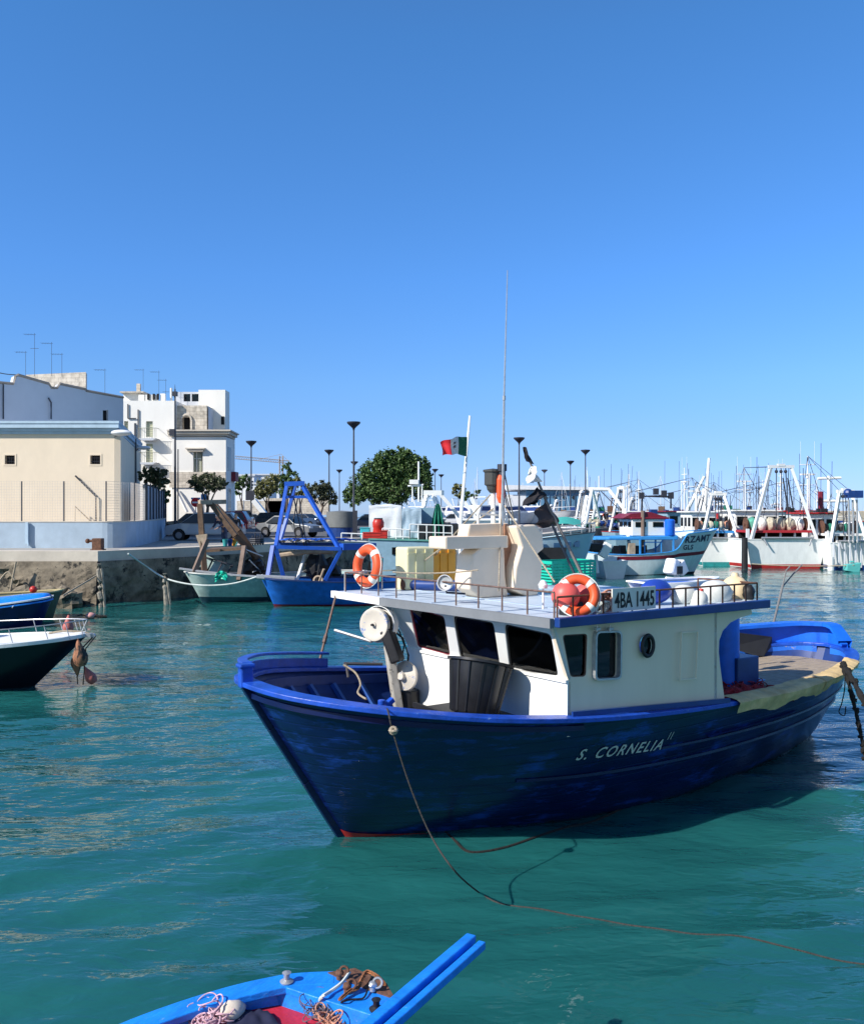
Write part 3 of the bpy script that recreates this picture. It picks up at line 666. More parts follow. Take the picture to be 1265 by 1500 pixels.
m = MB(); m.box((4.98, .2, 2.66), (.6, 4.2, .05)); B(m, 'aft_eave', cabin, roof)
# roof supports
sp = MB(); a = BL(493, 868, y=2.42); b = BL(467, 972, x=.6); b.z = max(b.z, 1.8); sp.tube([a, a.lerp(b, .7), b], .02); sp.tube([a.lerp(b, .62) + Vector((.0, 0, 0)), a.lerp(b, .72)], .032); B(sp, 'awning_pole', rustpost, smooth=True)
sp = MB(); sp.cyl((5.25, 2.4, 1.38), (5.25, 2.4, 2.72), .03); B(sp, 'awning_pole', rustpost)
# roof rails
def rail(name, pts, h, posts, mt, r=.013, mid=False, topdz=0):
    m = MB(); top = [Vector(p) + Vector((0, 0, h)) for p in pts]; m.tube(top, r)
    if mid: m.tube([Vector(p) + Vector((0, 0, h * .5)) for p in pts], r * .8)
    segs = [(top[i + 1] - top[i]).length for i in range(len(top) - 1)]; tot = sum(segs)
    for k in range(posts + 1):
        d = tot * k / posts; i = 0
        while i < len(segs) - 1 and d > segs[i]: d -= segs[i]; i += 1
        p = top[i].lerp(top[i + 1], min(1, d / segs[i])); m.cyl(p, p - Vector((0, 0, h)), r * .9, n=6)
    return B(m, name, mt, roof, smooth=True)
rail('front_rail', [(1.3, 2.38, 2.79), (1.65, -1.95, 2.79)], .29, 10, rustpost)
rail('starboard_rail', [(1.3, 2.4, 2.79), (5.25, 2.4, 2.79)], .29, 12, steel)
rail('port_rail', [(1.65, -2.0, 2.79), (5.28, -2.0, 2.79)], .24, 15, rust)
rail('aft_rail', [(5.28, -2.0, 2.79), (5.28, -1.0, 2.79)], .24, 4, rust)
# name lettering wrapped on the planking
def wrap(vs, fs, x0, x1, z0, tilt, hull, side=-1, off=.012, flip=False):
    xs = [v.x for v in vs]; a, b = min(xs), max(xs); k = (x1 - x0) / (b - a); out = []
    for v in vs:
        X = x0 + (v.x - a) * k; Z = z0 + v.y * k * 1.0 + tilt * (X - x0)
        best = None; lo, hi = 0, hull.n
        for _ in range(30):
            t = (lo + hi) / 2; vv = Z / hull.par(t)[2]; p = hull.P(t, vv, side)
            if p.x < X: lo = t
            else: hi = t
        p = hull.P(t, Z / hull.par(t)[2], side, off); out.append(Vector((X, p.y, Z)))
    return MB().add(out, fs)
vs, fs = textmesh('S. CORNELIA', .2, shear=.28, bold=.003, space=1.25)
letm = mat('lettering_white', (.62, .6, .55), .6, var=.15)
B(wrap(vs, fs, 2.13, 3.58, 1.05, -.055, HL), 'name_lettering', letm)
vs, fs = textmesh('II', .1, shear=.28, bold=.001, space=1.6); vs = [Vector((v.x, v.y * 1.5 + .05, 0)) for v in vs]
B(wrap(vs, fs, 3.635, 3.72, 1.05, -.055, HL), 'name_lettering', letm)
# ---- deck gear at the bow ----
hx = MB(); col0 = BL(592, 1045, x=1.35); topc = BL(566, 925, x=1.2)
hx.beam(Vector((1.4, .95, 1.0)), topc, .16, .12); hauler = B(hx, 'hauler_column', mat('taped_column', (.45, .42, .36), .7, var=.3, c2=(.02, .02, .02), wear=.35, ws=9), bevel=.02)
hb = MB(); hb.beam(BL(583, 970, x=1.3), topc + Vector((.0, 0, .03)), .2, .16); B(hb, 'hauler_arm', black, bevel=.03)
dc = BL(549, 915, x=1.08); ax = Vector((-.80, -.42, .05)).normalized(); qx = ax.to_track_quat('Z', 'Y').to_matrix()
d = MB(); d.lathe([(0.0, .05), (.04, .05), (.045, .035), (.17, .035), (.2, .045), (.225, .04), (.235, .02), (.235, -.02), (.19, -.04), (.19, -.12), (.235, -.14), (.235, -.18), (0, -.18)], dc, qx, 32); drum = B(d, 'hauler_drum', discm, smooth=True)
d = MB(); d.cyl(dc + ax * .04, dc + ax * .09, .018, n=8); d.lathe([(.205, -.045), (.205, -.125)], dc, qx, 28); B(d, 'drum_hub', black, drum)
d = MB(); d.lathe([(.25, -.17), (.25, -.05), (.26, -.05), (.26, -.17)], dc + Vector((0.02, 0, .0)), qx, 28); B(d, 'drum_guard', whiterust, drum, smooth=True)
d2 = BL(592, 990, x=1.42); d = MB(); d.lathe([(0, .1), (.05, .1), (.06, .05), (.1, .03), (.2, .0), (.21, -.03), (.1, -.06), (.08, -.15), (0, -.15)], d2, Vector((-.9, -.35, .1)).to_track_quat('Z', 'Y').to_matrix(), 28); B(d, 'winch_disc', discm, smooth=True)
d = MB(); p0 = BL(490, 923, x=.75); p1 = BL(545, 940, x=1.1); d.tube([p0, p1], .022); p2 = BL(520, 932, x=.9); B(d, 'hauler_boom', steel, smooth=True)
d = MB(); d.tube([BL(504, 972, x=.75), BL(560, 973, x=1.3)], .022); d.tube([BL(507, 972, x=.75), BL(510, 992, x=.75)], .02); B(d, 'deck_rail', mat('rail_dark', (.08, .07, .07), .5))
d = MB(); d.tube([BL(576, 915, x=1.35), BL(585, 925, x=1.45), BL(592, 945, x=1.5), BL(588, 965, x=1.5), BL(597, 985, x=1.6)], .012); d.tube([BL(572, 920, x=1.35), BL(590, 935, x=1.45), BL(598, 960, x=1.5), BL(594, 1000, x=1.6)], .014); B(d, 'hydraulic_hose', black, smooth=True)
d = MB(); d.cyl((1.55, 1.0, 1.0), (1.55, 1.0, 1.5), .16); d.box((1.5, .6, 1.12), (.3, .5, .3)); B(d, 'winch_base', black, bevel=.02)
# ---- aft deck gear ----
d = MB(); et = BL(1062, 940, y=-1.0); d.lathe([(.2, 1.0), (.2, 2.7)], (et.x, -1.0, 0), None, 24); B(d, 'exhaust_trunk', brightblue, smooth=True)
d = MB(); c = BL(1076, 980, y=-1.05); d.box((c.x + .05, -.95, 1.42), (.5, .6, .84)); B(d, 'blue_locker', fascia, bevel=.015)
d = MB(); d.box((6.7, -.4, 1.18), (.62, .9, .3)); d.box((6.7, -.4, 1.345), (.68, .96, .03)); B(d, 'engine_hatch', mat('pale_blue_hatch', (.22, .38, .62), .5, var=.2), bevel=.01)
pl = MB()
NP = 9
for i in range(NP):
    x0 = 6.95 + i * .32
    hw = lambda x: max(.1, HL.par(9)[1]) 
    def half(x):
        lo, hi = 0, HL.n
        for _ in range(24):
            t = (lo + hi) / 2
            if HL.par(t)[0] < x: lo = t
            else: hi = t
        return max(.1, HL.par(t)[1] - .2)
    x1 = x0 + .305; yp = -half(x1) + .0; ys = half(x1)
    if yp > -.3: yp = -.3
    pl.add([(x0, -half(x0), 1.3), (x1, -half(x1), 1.3), (x1, half(x1), 1.3), (x0, half(x0), 1.3), (x0, -half(x0), 1.26), (x1, -half(x1), 1.26), (x1, half(x1), 1.26), (x0, half(x0), 1.26)],
           [(0, 1, 2, 3), (7, 6, 5, 4), (0, 4, 5, 1), (1, 5, 6, 2), (2, 6, 7, 3), (3, 7, 4, 0)])
B(pl, 'aft_planking', plank)
m = MB(); m.beam((6.93, -1.5, 1.27), (6.93, 1.5, 1.27), .05, .05); 
for y in (-.9, .2, 1.1): m.cyl((6.93, y, 1.0), (6.93, y, 1.25), .02)
B(m, 'planking_beam', woodl)
# mast with radar lamp, flagstaff and antenna
m = MB(); mb = BL(735, 800, y=.6); mtp = BL(735, 690, y=.6)
m.cyl((mb.x, .6, 2.79), (mb.x, .6, mtp.z), .05, .04, 10); mast = B(m, 'mast', mat('mast_paint', (.74, .72, .66), .5, c2=(.35, .12, .05), wear=.3, ws=3), smooth=True)
m = MB(); m.cyl(mtp, mtp + Vector((0, 0, .1)), .07); m.cyl(mtp - Vector((0, 0, .12)), mtp, .05); B(m, 'masthead_lamp', lampm, mast)
m = MB(); t2 = BL(722, 722, y=.75); m.cyl((t2.x, .75, 2.79), t2, .035, n=8); B(m, 'lamp_post', white, mast)
m = MB(); m.lathe([(.0, 0), (.05, 0), (.09, .05), (.1, .1), (.13, .12), (.13, .3), (.15, .31), (.15, .34), (0, .36)], t2, None, 16); B(m, 'navigation_lamp', mat('lamp_olive', (.05, .05, .045), .5), mast)
m = MB(); m.beam(BL(700, 752, y=.7), BL(742, 756, y=.7), .03); m.beam(BL(700, 752, y=.7), BL(700, 770, y=.7), .025); m.beam(BL(742, 752, y=.7), BL(742, 770, y=.7), .025); m.beam(BL(700, 770, y=.7), BL(742, 770, y=.7), .025); B(m, 'mast_cage', white, mast)
m = MB(); a0 = BL(735, 770, y=.45); a1 = BL(738, 583, y=.45); a2 = BL(743, 396, y=.45); m.tube([a0, a0.lerp(a1, .5), a1], .018); m.tube([a1, a1.lerp(a2, .5), a2], [.014, .01, .006]); m.cyl(a1 - Vector((0, 0, .03)), a1 + Vector((0, 0, .03)), .024); B(m, 'whip_antenna', steel, mast, smooth=True)
# stays
m = MB()
for p, q_ in (((735, 706, .6), (622, 830, 2.3)), ((735, 735, .6), (812, 853, -1.0)), ((722, 745, .7), (600, 838, 2.3)), ((735, 706, .6), (730, 866, .2)), ((738, 690, .6), (760, 800, 1.8))):
    m.tube([BL(p[0], p[1], y=p[2]), BL(q_[0], q_[1], y=q_[2])], .011, 5)
B(m, 'mast_stay', rope, mast)
m = MB()
for u in (745, 749): m.tube([BL(735, 700, y=.62), BL(u, 760, y=1.0), BL(u + 3, 840, y=1.3)], .008, 4)
B(m, 'mast_cable', black, mast)
m = MB(); m.lathe([(.0, 0), (.035, .02), (.06, .1), (.06, .35), (.03, .42), (0, .43)], BL(733, 738, y=.6), None, 10); B(m, 'masthead_float', orange, mast)
f0 = BL(674, 768, y=1.6); f1 = BL(688, 609, y=1.6)
m = MB(); m.tube([Vector((f0.x, 1.6, 2.79)), f0, f1], [.03, .028, .018]); staff = B(m, 'flagstaff', white, smooth=True)
# work lamp on front rail
m = MB(); wl = BL(652, 857, x=1.5); wq = Vector((-.8, -.5, .1)).to_track_quat('Z', 'Y').to_matrix()
m.lathe([(0, -.16), (.05, -.15), (.085, -.08), (.1, .0), (.108, .03), (.095, .03), (.08, .0), (0, -.01)], wl + Vector((0, 0, .03)), wq, 20); worklamp = B(m, 'work_lamp', steel, smooth=True)
m = MB(); m.tube([wl, wl + Vector((.02, 0, -.1)), wl + Vector((.25, -.1, -.12))], .015); B(m, 'lamp_bracket', lampm, worklamp)
m = MB(); p = BL(795, 858, y=-1.5); m.cyl(p, p - Vector((0, 0, .28)), .012); m.lathe([(0, -.03), (.05, -.03), (.06, .01), (.03, .06), (0, .07)], p, None, 14); B(m, 'roof_lamp', white, smooth=True)
# registration board
pb0, pb1 = BL(908, 898, y=-2.16), BL(966, 866, y=-2.16)
vs, fs = textmesh('4BA 1445', .3, bold=.006, space=1.0)
bx0, bx1, bz0, bz1 = pb0.x - .03, pb1.x + .03, 2.815, 3.09
m = MB(); m.prism([(bx0, bz0), (bx1, bz0), (bx1, bz1), (bx0, bz1)], lambda x, z: Vector((x, -2.045, z)), lambda x, z: Vector((x, -2.065, z))); board = B(m, 'registration_board', mat('board_white', (.72, .7, .62), .6, var=.08, c2=(.4, .3, .2), wear=.08, ws=6))
xs = [v.x for v in vs]; ys = [v.y for v in vs]; kx = (bx1 - bx0 - .06) / (max(xs) - min(xs)); kz = .19 / (max(ys) - min(ys))
m = MB().add([Vector((bx0 + .03 + (v.x - min(xs)) * kx, -2.07, bz0 + .04 + (v.y - min(ys)) * kz)) for v in vs], fs); B(m, 'registration_lettering', mat('ink_black', (.008, .008, .008), .6), board)
# window-ledge clutter
m = MB()
for i in range(16): m.ball((1.95 + random.uniform(-.05, .15), random.uniform(-1.7, 1.0), 2.03), random.uniform(.02, .05), (1.5, 1.2, .6), n=8)
B(m, 'dashboard_clutter', mat('clutter', (.35, .3, .26), .8, var=.6, vs=8))

# ---- loose things on the main boat ----
def OB(m, name, mt, base, label, cat, group=None, **k):
    o = m.build(name, mt, None, F=MBT, base=onboat(base), rz=BA, **k); return tag(o, label, cat, group)
def TB(name, label, cat, base, group=None): return thing(name, label, cat, onboat(base), BA, group)
# tub
tb = BL(688, 1046, x=1.35); tq = (Vector((.26, .10, 1))).to_track_quat('Z', 'Y').to_matrix()
tub0 = Vector((1.22, -.98, 1.56))
T = TB('plastic_tub', 'big black ribbed tub tilted on deck against the white cabin front', 'tub', (1.2, -1.02, 1.58))
m = MB(); n = 40; prof = [(0, 0), (.27, 0), (.29, .03), (.37, .6), (.41, .61), (.41, .64), (.345, .63), (.26, .04), (0, .04)]
m.lathe(prof, tub0, tq, n); B(m, 'tub_body', blackp, T, smooth=True)
m = MB()
for i in range(14):
    a = 2 * math.pi * i / 14; m.beam(tub0 + tq @ Vector((.285 * math.cos(a), .285 * math.sin(a), .02)), tub0 + tq @ Vector((.375 * math.cos(a), .375 * math.sin(a), .6)), .022, .03)
B(m, 'tub_rib', blackp, T)
m = MB(); m.box((1.25, -.85, 1.545), (.75, 1.15, .03)); m.box((.9, -.75, 1.57), (.04, 1.2, .06)); B(m, 'side_ledge', black)
# life rings
def lifering(c, q, label, sc_=1.0, par=None):
    T = TB('life_ring', label, 'life ring', c, 'orange life rings on the wheelhouse roof'); c = Vector(c)
    m = MB(); m.torus(c, .235 * sc_, .068 * sc_, q, 40, 12); B(m, 'ring_body', orange, T, smooth=True)
    for a in (45, 135, 225, 315):
        m = MB(); m.torus(c, .235 * sc_, .072 * sc_, q, 5, 12, (a - 8) / 360, (a + 8) / 360); B(m, 'white_band', ringw, T, smooth=True)
    m = MB(); m.torus(c, .315 * sc_, .008, q, 40, 5); B(m, 'grab_line', ropew, T)
lifering(BL(538, 829, y=2.3), Vector((.97, .12, -.1)).to_track_quat('Z', 'Y').to_matrix(), 'orange life ring standing upright at the far front corner of the boat roof', 1.08)
lifering(BL(846, 872, y=-1.93), Vector((-.62, -.72, .3)).to_track_quat('Z', 'Y').to_matrix(), 'orange life ring leaning between two pink floats at the near roof corner', .82)
# floats
def flt(p, r, mt, label, sc3=(1, 1, 1.0), q=None, group='round and pear shaped floats on the wheelhouse roof', nub=(0, 0, 1), capm_=None):
    T = TB('float', label, 'float', p, group); m = MB(); m.ball(p, r, sc3, q, 22, .04); B(m, 'float_body', mt, T, smooth=True)
    nv = Vector(nub).normalized(); nv = q @ nv if q is not None else nv; e = Vector(p) + nv * r * max(sc3) * .93
    m = MB(); m.cyl(e, e + nv * r * .28, r * .3, r * .2, 12); B(m, 'float_neck', capm_ or mt, T, smooth=True); return T
flt(BL(828, 873, y=-1.8), .17, pink, 'pink ball float at the front port corner of the roof, left of the leaning ring')
flt(BL(860, 874, y=-1.75), .17, pink, 'coral pink ball float behind the leaning life ring')
def horiz(d): return Vector(d).normalized().to_track_quat('Z', 'Y').to_matrix()
flt(BL(960, 866, y=-1.6), .16, fblue, 'dark blue cylindrical fender behind the registration board', (1, 1, 1.5), horiz((1, -.1, 0)))
flt(BL(1000, 872, y=-1.7), .14, foamw, 'small grey white float with blue end beside the blue fender', (1, 1, 1.3), horiz((1, -.3, .1)), capm_=fblue)
flt(BL(1046, 870, y=-1.7), .19, foamw, 'large off white oval float at the middle of the aft roof cluster', (1, 1, 1.35), horiz((1, -.2, .05)))
flt(BL(1022, 880, y=-1.85), .12, foamw, 'small white float with a red tip against the port rail', (1, 1, 1.2), horiz((.2, -.2, 1)), capm_=redp)
flt(BL(1076, 866, y=-1.6), .2, cream, 'big cream coloured ball float at the aft corner of the roof', (1, 1, 1.1))
m = MB(); c = BL(1096, 868, y=-1.85); m.ball(c, .09, (1, 1, 1.3), n=12, jit=.3); OB(m, 'black_bag', black, c, 'small black bag hanging at the aft corner of the roof rail', 'bag', smooth=True)
# rope coil
m = MB(); rc = BL(891, 884, y=-1.75); rr = random.Random(5)
for i in range(16):
    q_ = Matrix.Rotation(rr.uniform(-.4, .4), 3, 'Y') @ Matrix.Rotation(R(75) + rr.uniform(-.5, .5), 3, 'X'); m.torus(rc + Vector((rr.uniform(-.08, .08), rr.uniform(-.05, .05), rr.uniform(-.03, .03))), rr.uniform(.06, .15), .016, q_, 20, 6)
OB(m, 'rope_coil', ropeo, rc, 'salmon rope coil heaped left of the registration board', 'rope', smooth=True)
m = MB(); rc = BL(875, 890, y=-1.95)
for i in range(6): m.torus(rc + Vector((i * .02, 0, 0)), .05 + .008 * i, .009, Matrix.Rotation(R(80 + i * 9), 3, 'X'), 16, 5)
OB(m, 'rope_coil', ropew, rc, 'thin grey rope bundle tied to the port roof rail', 'rope', smooth=True)
# navy pannier under the ring
m = MB(); m.box(BL(836, 893, y=-1.8), (.3, .12, .18)); OB(m, 'black_box', black, BL(836, 893, y=-1.9), 'small black box in front of the pink floats', 'box', bevel=.02)
# navy roll lying on roof
m = MB(); a, b = BL(597, 848, y=2.1), BL(690, 849, y=1.3); a.z = b.z = 2.87; m.cyl(a, b, .085, n=16); T = TB('rolled_cover', 'navy rolled cover with brown end lying on the roof', 'rolled cover', (a + b) / 2); B(m, 'roll', fascia, T, smooth=True)
m = MB(); m.cyl(a + (a - b).normalized() * .005, a + (a - b).normalized() * .09, .095, n=16); B(m, 'roll_end', rust, T, smooth=True)
# boxes and canisters (far side of roof)
def bx(x0, y0, x1, y1, yy, dep, mt, name, label, cat, ribs=0, group=None):
    a = BL(x0, y1, y=yy); b = BL(x1, y0, y=yy); T = TB(name, label, cat, ((a.x + b.x) / 2, yy, 2.79), group)
    m = MB(); m.box(((a.x + b.x) / 2, yy + dep / 2, (2.79 + b.z) / 2), (abs(b.x - a.x), dep, b.z - 2.79)); B(m, 'body', mt, T, bevel=.03)
    if ribs:
        m = MB()
        for i in range(1, ribs):
            u = i / ribs; m.box((mix(a.x, b.x, u), yy - .008, (2.79 + b.z) / 2), (.02, .02, (b.z - 2.79) * .9))
        m.box(((a.x + b.x) / 2, yy - .008, b.z - .1), (abs(b.x - a.x) * .96, .02, .02)); B(m, 'moulded_rib', mt, T)
    return T
bx(596, 801, 636, 850, 2.0, .35, yelw, 'plastic_canister', 'pale yellow white canister left of the amber canister', 'canister', 3)
bx(633, 801, 668, 850, 2.05, .35, oran, 'plastic_canister', 'amber orange canister behind the roof stays', 'canister', 3)
bx(668, 803, 692, 850, 2.1, .3, foamw, 'plastic_canister', 'off white canister right of the amber canister', 'canister', 2)
bx(724, 812, 740, 865, 1.5, .25, foamw, 'plastic_canister', 'narrow off white canister between the two cream mouldings', 'canister', 2)
# cream moulded seat and tank
T = TB('moulded_console', 'tall cream moulded console with a T shaped shelf on the roof', 'console', BL(715, 868, z=2.79))
yy = .55
def Q(px, py, y=yy): v = BL(px, py, y=y); return (v.x, v.z)
def ext(pl_, d0, d1, name, mt, T, holes=(), bev=.025):
    m = MB(); m.prism(pl_, lambda x, z: Vector((x, d0, z)), lambda x, z: Vector((x, d1, z)), holes); return B(m, name, mt, T, bevel=bev)
zb = 2.79
foot = [Q(694, 800), Q(727, 798), Q(729, 845), Q(733, 866), Q(693, 867), Q(676, 862), Q(676, 848), Q(681, 812)]
lo_ = min(p[1] for p in foot); foot = [(x, zb if z < lo_ + .03 else z) for x, z in foot]
ext(foot, yy - .18, yy + .18, 'console_column', plastcream, T)
ext([Q(640, 786), Q(732, 784), Q(732, 802), Q(640, 804)], yy - .2, yy + .22, 'console_shelf', plastcream, T)
ext([Q(684, 768), Q(742, 766), Q(738, 785), Q(680, 787)], yy - .05, yy + .2, 'console_back', plastcream, T)
T = TB('moulded_tank', 'upright cream moulded tank with a notched edge beside the console', 'tank', BL(757, 862, z=2.79))
yy = .45
tk = [Q(736, 770), Q(765, 768), Q(775, 780), Q(777, 803), Q(768, 810), Q(775, 820), Q(773, 850), Q(768, 863), Q(752, 866), Q(733, 862), Q(736, 830), Q(745, 800)]
lo_ = min(p[1] for p in tk); tk = [(x, zb if z < lo_ + .04 else z) for x, z in tk]
ext(tk, yy - .2, yy + .2, 'tank_body', plastcream, T)
m = MB(); m.beam(BL(742, 768, y=.5), BL(740, 862, y=.5), .06, .12); B(m, 'tank_strap', mat('pipe_rusty', (.3, .16, .1), .7, var=.4), T)
# green fish crate
gc = BL(838, 847, y=1.6); gx0 = BL(806, 845, y=1.6); gx1 = BL(868, 845, y=1.6)
T = TB('fish_crate', 'green slatted plastic fish crate on the roof', 'crate', ((gx0.x + gx1.x) / 2, 1.8, 2.79))
m = MB(); X0, X1, Y0, Y1 = gx0.x, gx1.x, 1.55, 2.0; Z1 = BL(838, 823, y=1.6).z; Z0 = max(2.8, Z1 - .36)
for z in [Z0 + (Z1 - Z0) * i / 7 for i in range(8)]:
    h_ = .03 if z < Z1 - .01 else .05
    m.box(((X0 + X1) / 2, Y0, z), (X1 - X0, .02, h_)); m.box(((X0 + X1) / 2, Y1, z), (X1 - X0, .02, h_)); m.box((X0, (Y0 + Y1) / 2, z), (.02, Y1 - Y0, h_)); m.box((X1, (Y0 + Y1) / 2, z), (.02, Y1 - Y0, h_))
for i in range(9):
    x = X0 + (X1 - X0) * i / 8; m.box((x, Y0 - .003, (Z0 + Z1) / 2), (.022, .02, Z1 - Z0)); m.box((x, Y1 + .003, (Z0 + Z1) / 2), (.022, .02, Z1 - Z0))
m.box(((X0 + X1) / 2, (Y0 + Y1) / 2, Z0), (X1 - X0, Y1 - Y0, .02)); B(m, 'crate_body', greenc, T)
# tender with outboard on the aft roof
T = TB('tender', 'small white tender with blue cover stowed on the aft roof', 'dinghy', (4.5, .6, 2.79))
m = MB(); tt = Hull([(0, 0, .32, .1, 0), (.25, .22, .3, .3, .12), (.7, .38, .27, .7, .28), (1.3, .42, .25, 1.3, .33), (1.75, .4, .25, 1.7, .32)], p=1.0)
tA = BL(1062, 858, y=-.7); FT = MBT @ Matrix.Translation((tA.x, -.55, 2.80)) @ Matrix.Rotation(R(172), 4, 'Z') @ Matrix.Diagonal((.85, .85, .55, 1))
tt.outer(k=4, nv=5, keel=False).build('tender_hull', white, T, F=FT, smooth=True)
m = MB(); band(tt.ring(k=4), .03, .05, .04, m, closed=True); m.build('tender_gunwale', white, T, F=FT)
m = MB(); tt2 = tt.deck(.22, .03, k=4, t0=.2); tt2.build('tender_cover', brightblue, T, F=FT)
m = MB(); pr_ = [BL(975, 846, y=-.1), BL(1010, 850, y=-.2), BL(1065, 862, y=-.4)]; m.tube(pr_, .018)
for p in pr_[:2]: m.cyl(p, p - Vector((0, 0, .2)), .015)
m.build('tender_rail', white, T, F=MBT, smooth=True)
oc = BL(986, 832, y=.0); T = TB('outboard_motor', 'old grey white outboard motor clamped upright on the aft roof', 'outboard motor', (oc.x, .0, 2.9))
m = MB(); m.box(oc + Vector((-.05, 0, .02)), (.16, .2, .26), Matrix.Rotation(R(20), 3, 'Y')); B(m, 'motor_cowl', whiterust, T, bevel=.04)
m = MB(); m.box(oc + Vector((.14, 0, .0)), (.16, .18, .22), Matrix.Rotation(R(-30), 3, 'Y')); m.cyl(oc + Vector((.05, 0, .0)), oc + Vector((.1, 0, -.35)), .05); B(m, 'motor_leg', whiterust, T, bevel=.02)
m = MB(); m.box(oc + Vector((.02, -.1, -.03)), (.12, .03, .12)); m.box(oc + Vector((.04, 0, .08)), (.1, .16, .05)); B(m, 'motor_plate', black, T)
m = MB(); p = BL(1040, 858, y=.2); m.cyl(p - Vector((0, 0, .1)), p + Vector((0, 0, .12)), .045, n=12); OB(m, 'black_post', black, p, 'short black rubber post behind the cream float', 'post', smooth=True)
# dan buoy poles with flags
def flagmesh(o, u, v, nu, nv, rip, seed):
    def fn(a, b):
        return Vector(o) + Vector(u) * a + Vector(v) * b + Vector((0, 1, 0)) * rip * math.sin(6 * a + 2 * b + seed) * a + Vector((0, 0, 1)) * -.04 * math.sin(3.1 * a + seed) * a
    return MB().grid(fn, nu, nv)
T = TB('marker_pole', 'slanting fishing marker pole with tattered black and white flags', 'marker pole', BL(850, 850, y=1.3))
p0, p1, p2 = BL(856, 850, y=1.3), BL(800, 735, y=1.6), BL(768, 658, y=1.7)
m = MB(); m.tube([p0, p1, p2], [.028, .024, .014]); B(m, 'pole', mat('pole_cane', (.22, .19, .17), .7, var=.3), T, smooth=True)
m = MB(); m.tube([BL(845, 850, y=1.4), BL(808, 768, y=1.6)], .022); B(m, 'pole', polem, T, smooth=True)
def pxflag(quad, name, mt, y, rip=.05):
    a, b, c, d = [BL(px, py, y=y) for px, py in quad]
    def fn(u, v):
        p = a.lerp(b, u).lerp(d.lerp(c, u), v); w_ = noise.noise(Vector((u * 3, v * 3, a.x))) * 2
        return p + Vector((0, 1, 0)) * rip * (math.sin(7 * u + 3 * v) + w_) + Vector((1, 0, .7)) * rip * .5 * w_ * math.sin(math.pi * u)
    m = MB().grid(fn, 10, 10); B(m, name, mt, T, smooth=True)
blk = mat('flag_black', (.018, .016, .02), .9, var=.4); brn = mat('flag_brown', (.09, .06, .055), .9, var=.3); wfl = mat('flag_white', (.72, .72, .7), .9)
pxflag([(766, 654), (771, 656), (781, 680), (770, 676)], 'flag', blk, 1.65, .02)
pxflag([(780, 684), (782, 683), (791, 706), (771, 708)], 'flag', wfl, 1.6)
pxflag([(790, 712), (799, 729), (780, 739), (764, 741)], 'flag', blk, 1.6)
pxflag([(802, 734), (819, 770), (790, 774), (782, 752)], 'flag', brn, 1.6)
# Italian merchant flag
T = TB('flag', 'tattered green white and red flag with a small crest on the white staff', 'flag', BL(685, 655, y=1.6))
A, Bq, C_, D_ = BL(684, 640, y=1.58), BL(683, 669, y=1.58), BL(650, 668, y=1.55), BL(647, 648, y=1.5)
def fl(u, v):
    p = A.lerp(D_, u).lerp(Bq.lerp(C_, u), v); wv = math.sin(9 * u - 1) * .045 * u + .02 * math.sin(5 * v + 8 * u) * u
    p = p + Vector((wv * .6, wv * 1.6, .035 * math.sin(math.pi * u) - .02 * math.sin(12 * u) * u)); 
    return p
for nm, a, b, mt in (('flag_green', 0, .34, mat('fgreen', (.01, .12, .06), .8)), ('flag_white', .34, .69, mat('fwhite', (.7, .68, .65), .8)), ('flag_red', .69, 1, mat('fred', (.65, .02, .03), .8))):
    B(MB().grid(lambda u, v: fl(a + (b - a) * u, v), 8, 8), nm, mt, T, smooth=True)
m = MB()
for cx, cy, s_ in ((.5, .34, .1), (.56, .34, .1), (.5, .56, .12), (.56, .56, .12)):
    for sgn in (-1, 1): m.add([fl(cx + du * s_ * .35, cy + dv * s_ * .9) + Vector((0, sgn * .008, 0)) for du, dv in ((-.5, -.7), (.5, -.7), (.5, .4), (0, .8), (-.5, .4))], [(0, 1, 2, 3, 4)])
B(m, 'crest', mat('crest_dark', (.12, .05, .04), .8), T)
# aft loose gear
m = MB(); 
a = [(7.3, 1.35, 1.32), (8.4, .95, 1.32)]
def sb(u, v): return Vector((mix(6.7, 8.55, u), mix(1.5, .72, u) , 1.31 + v * .42)) + Vector((0, .1 * v, 0))
c0, c1, c2, c3 = BL(1070, 948, z=1.36), BL(1104, 962, z=1.31), BL(1126, 934, x=9.1), BL(1066, 925, x=8.0)
n_ = Vector((-.3, -.95, 0)); pts = [BL(1066, 925, y=.95), BL(1130, 933, y=.75), BL(1130, 946, y=.75), BL(1118, 961, y=.72), BL(1104, 960, y=.75), BL(1066, 948, y=.95)]
m.add(pts + [p + Vector((.02, .05, 0)) for p in pts], [(0, 1, 2, 3, 4, 5), (11, 10, 9, 8, 7, 6)] + [(i, (i + 1) % 6, (i + 1) % 6 + 6, i + 6) for i in range(6)])
OB(m, 'slate_board', slate, (7.5, 1.0, 1.3), 'flat dark grey board standing on the aft planking', 'board')
T = TB('forked_rod', 'tall thin forked metal rod standing at the stern', 'rod', BL(1128, 935, y=1.0))
r0, r1 = BL(1127, 934, y=1.0), BL(1146, 856, y=.9)
m = MB(); m.tube([Vector((r0.x, 1.0, 1.3)), r0, r1], .022); B(m, 'rod', mat('rod_grey', (.2, .19, .18), .5, var=.3), T, smooth=True)
m = MB(); m.tube([r1, BL(1151, 835, y=.9), BL(1156, 830, y=.9)], .014); m.tube([BL(1145, 860, y=.9), BL(1160, 842, y=.9), BL(1174, 827, y=.9)], .014); B(m, 'fork', MATS['rod_grey'], T, smooth=True)
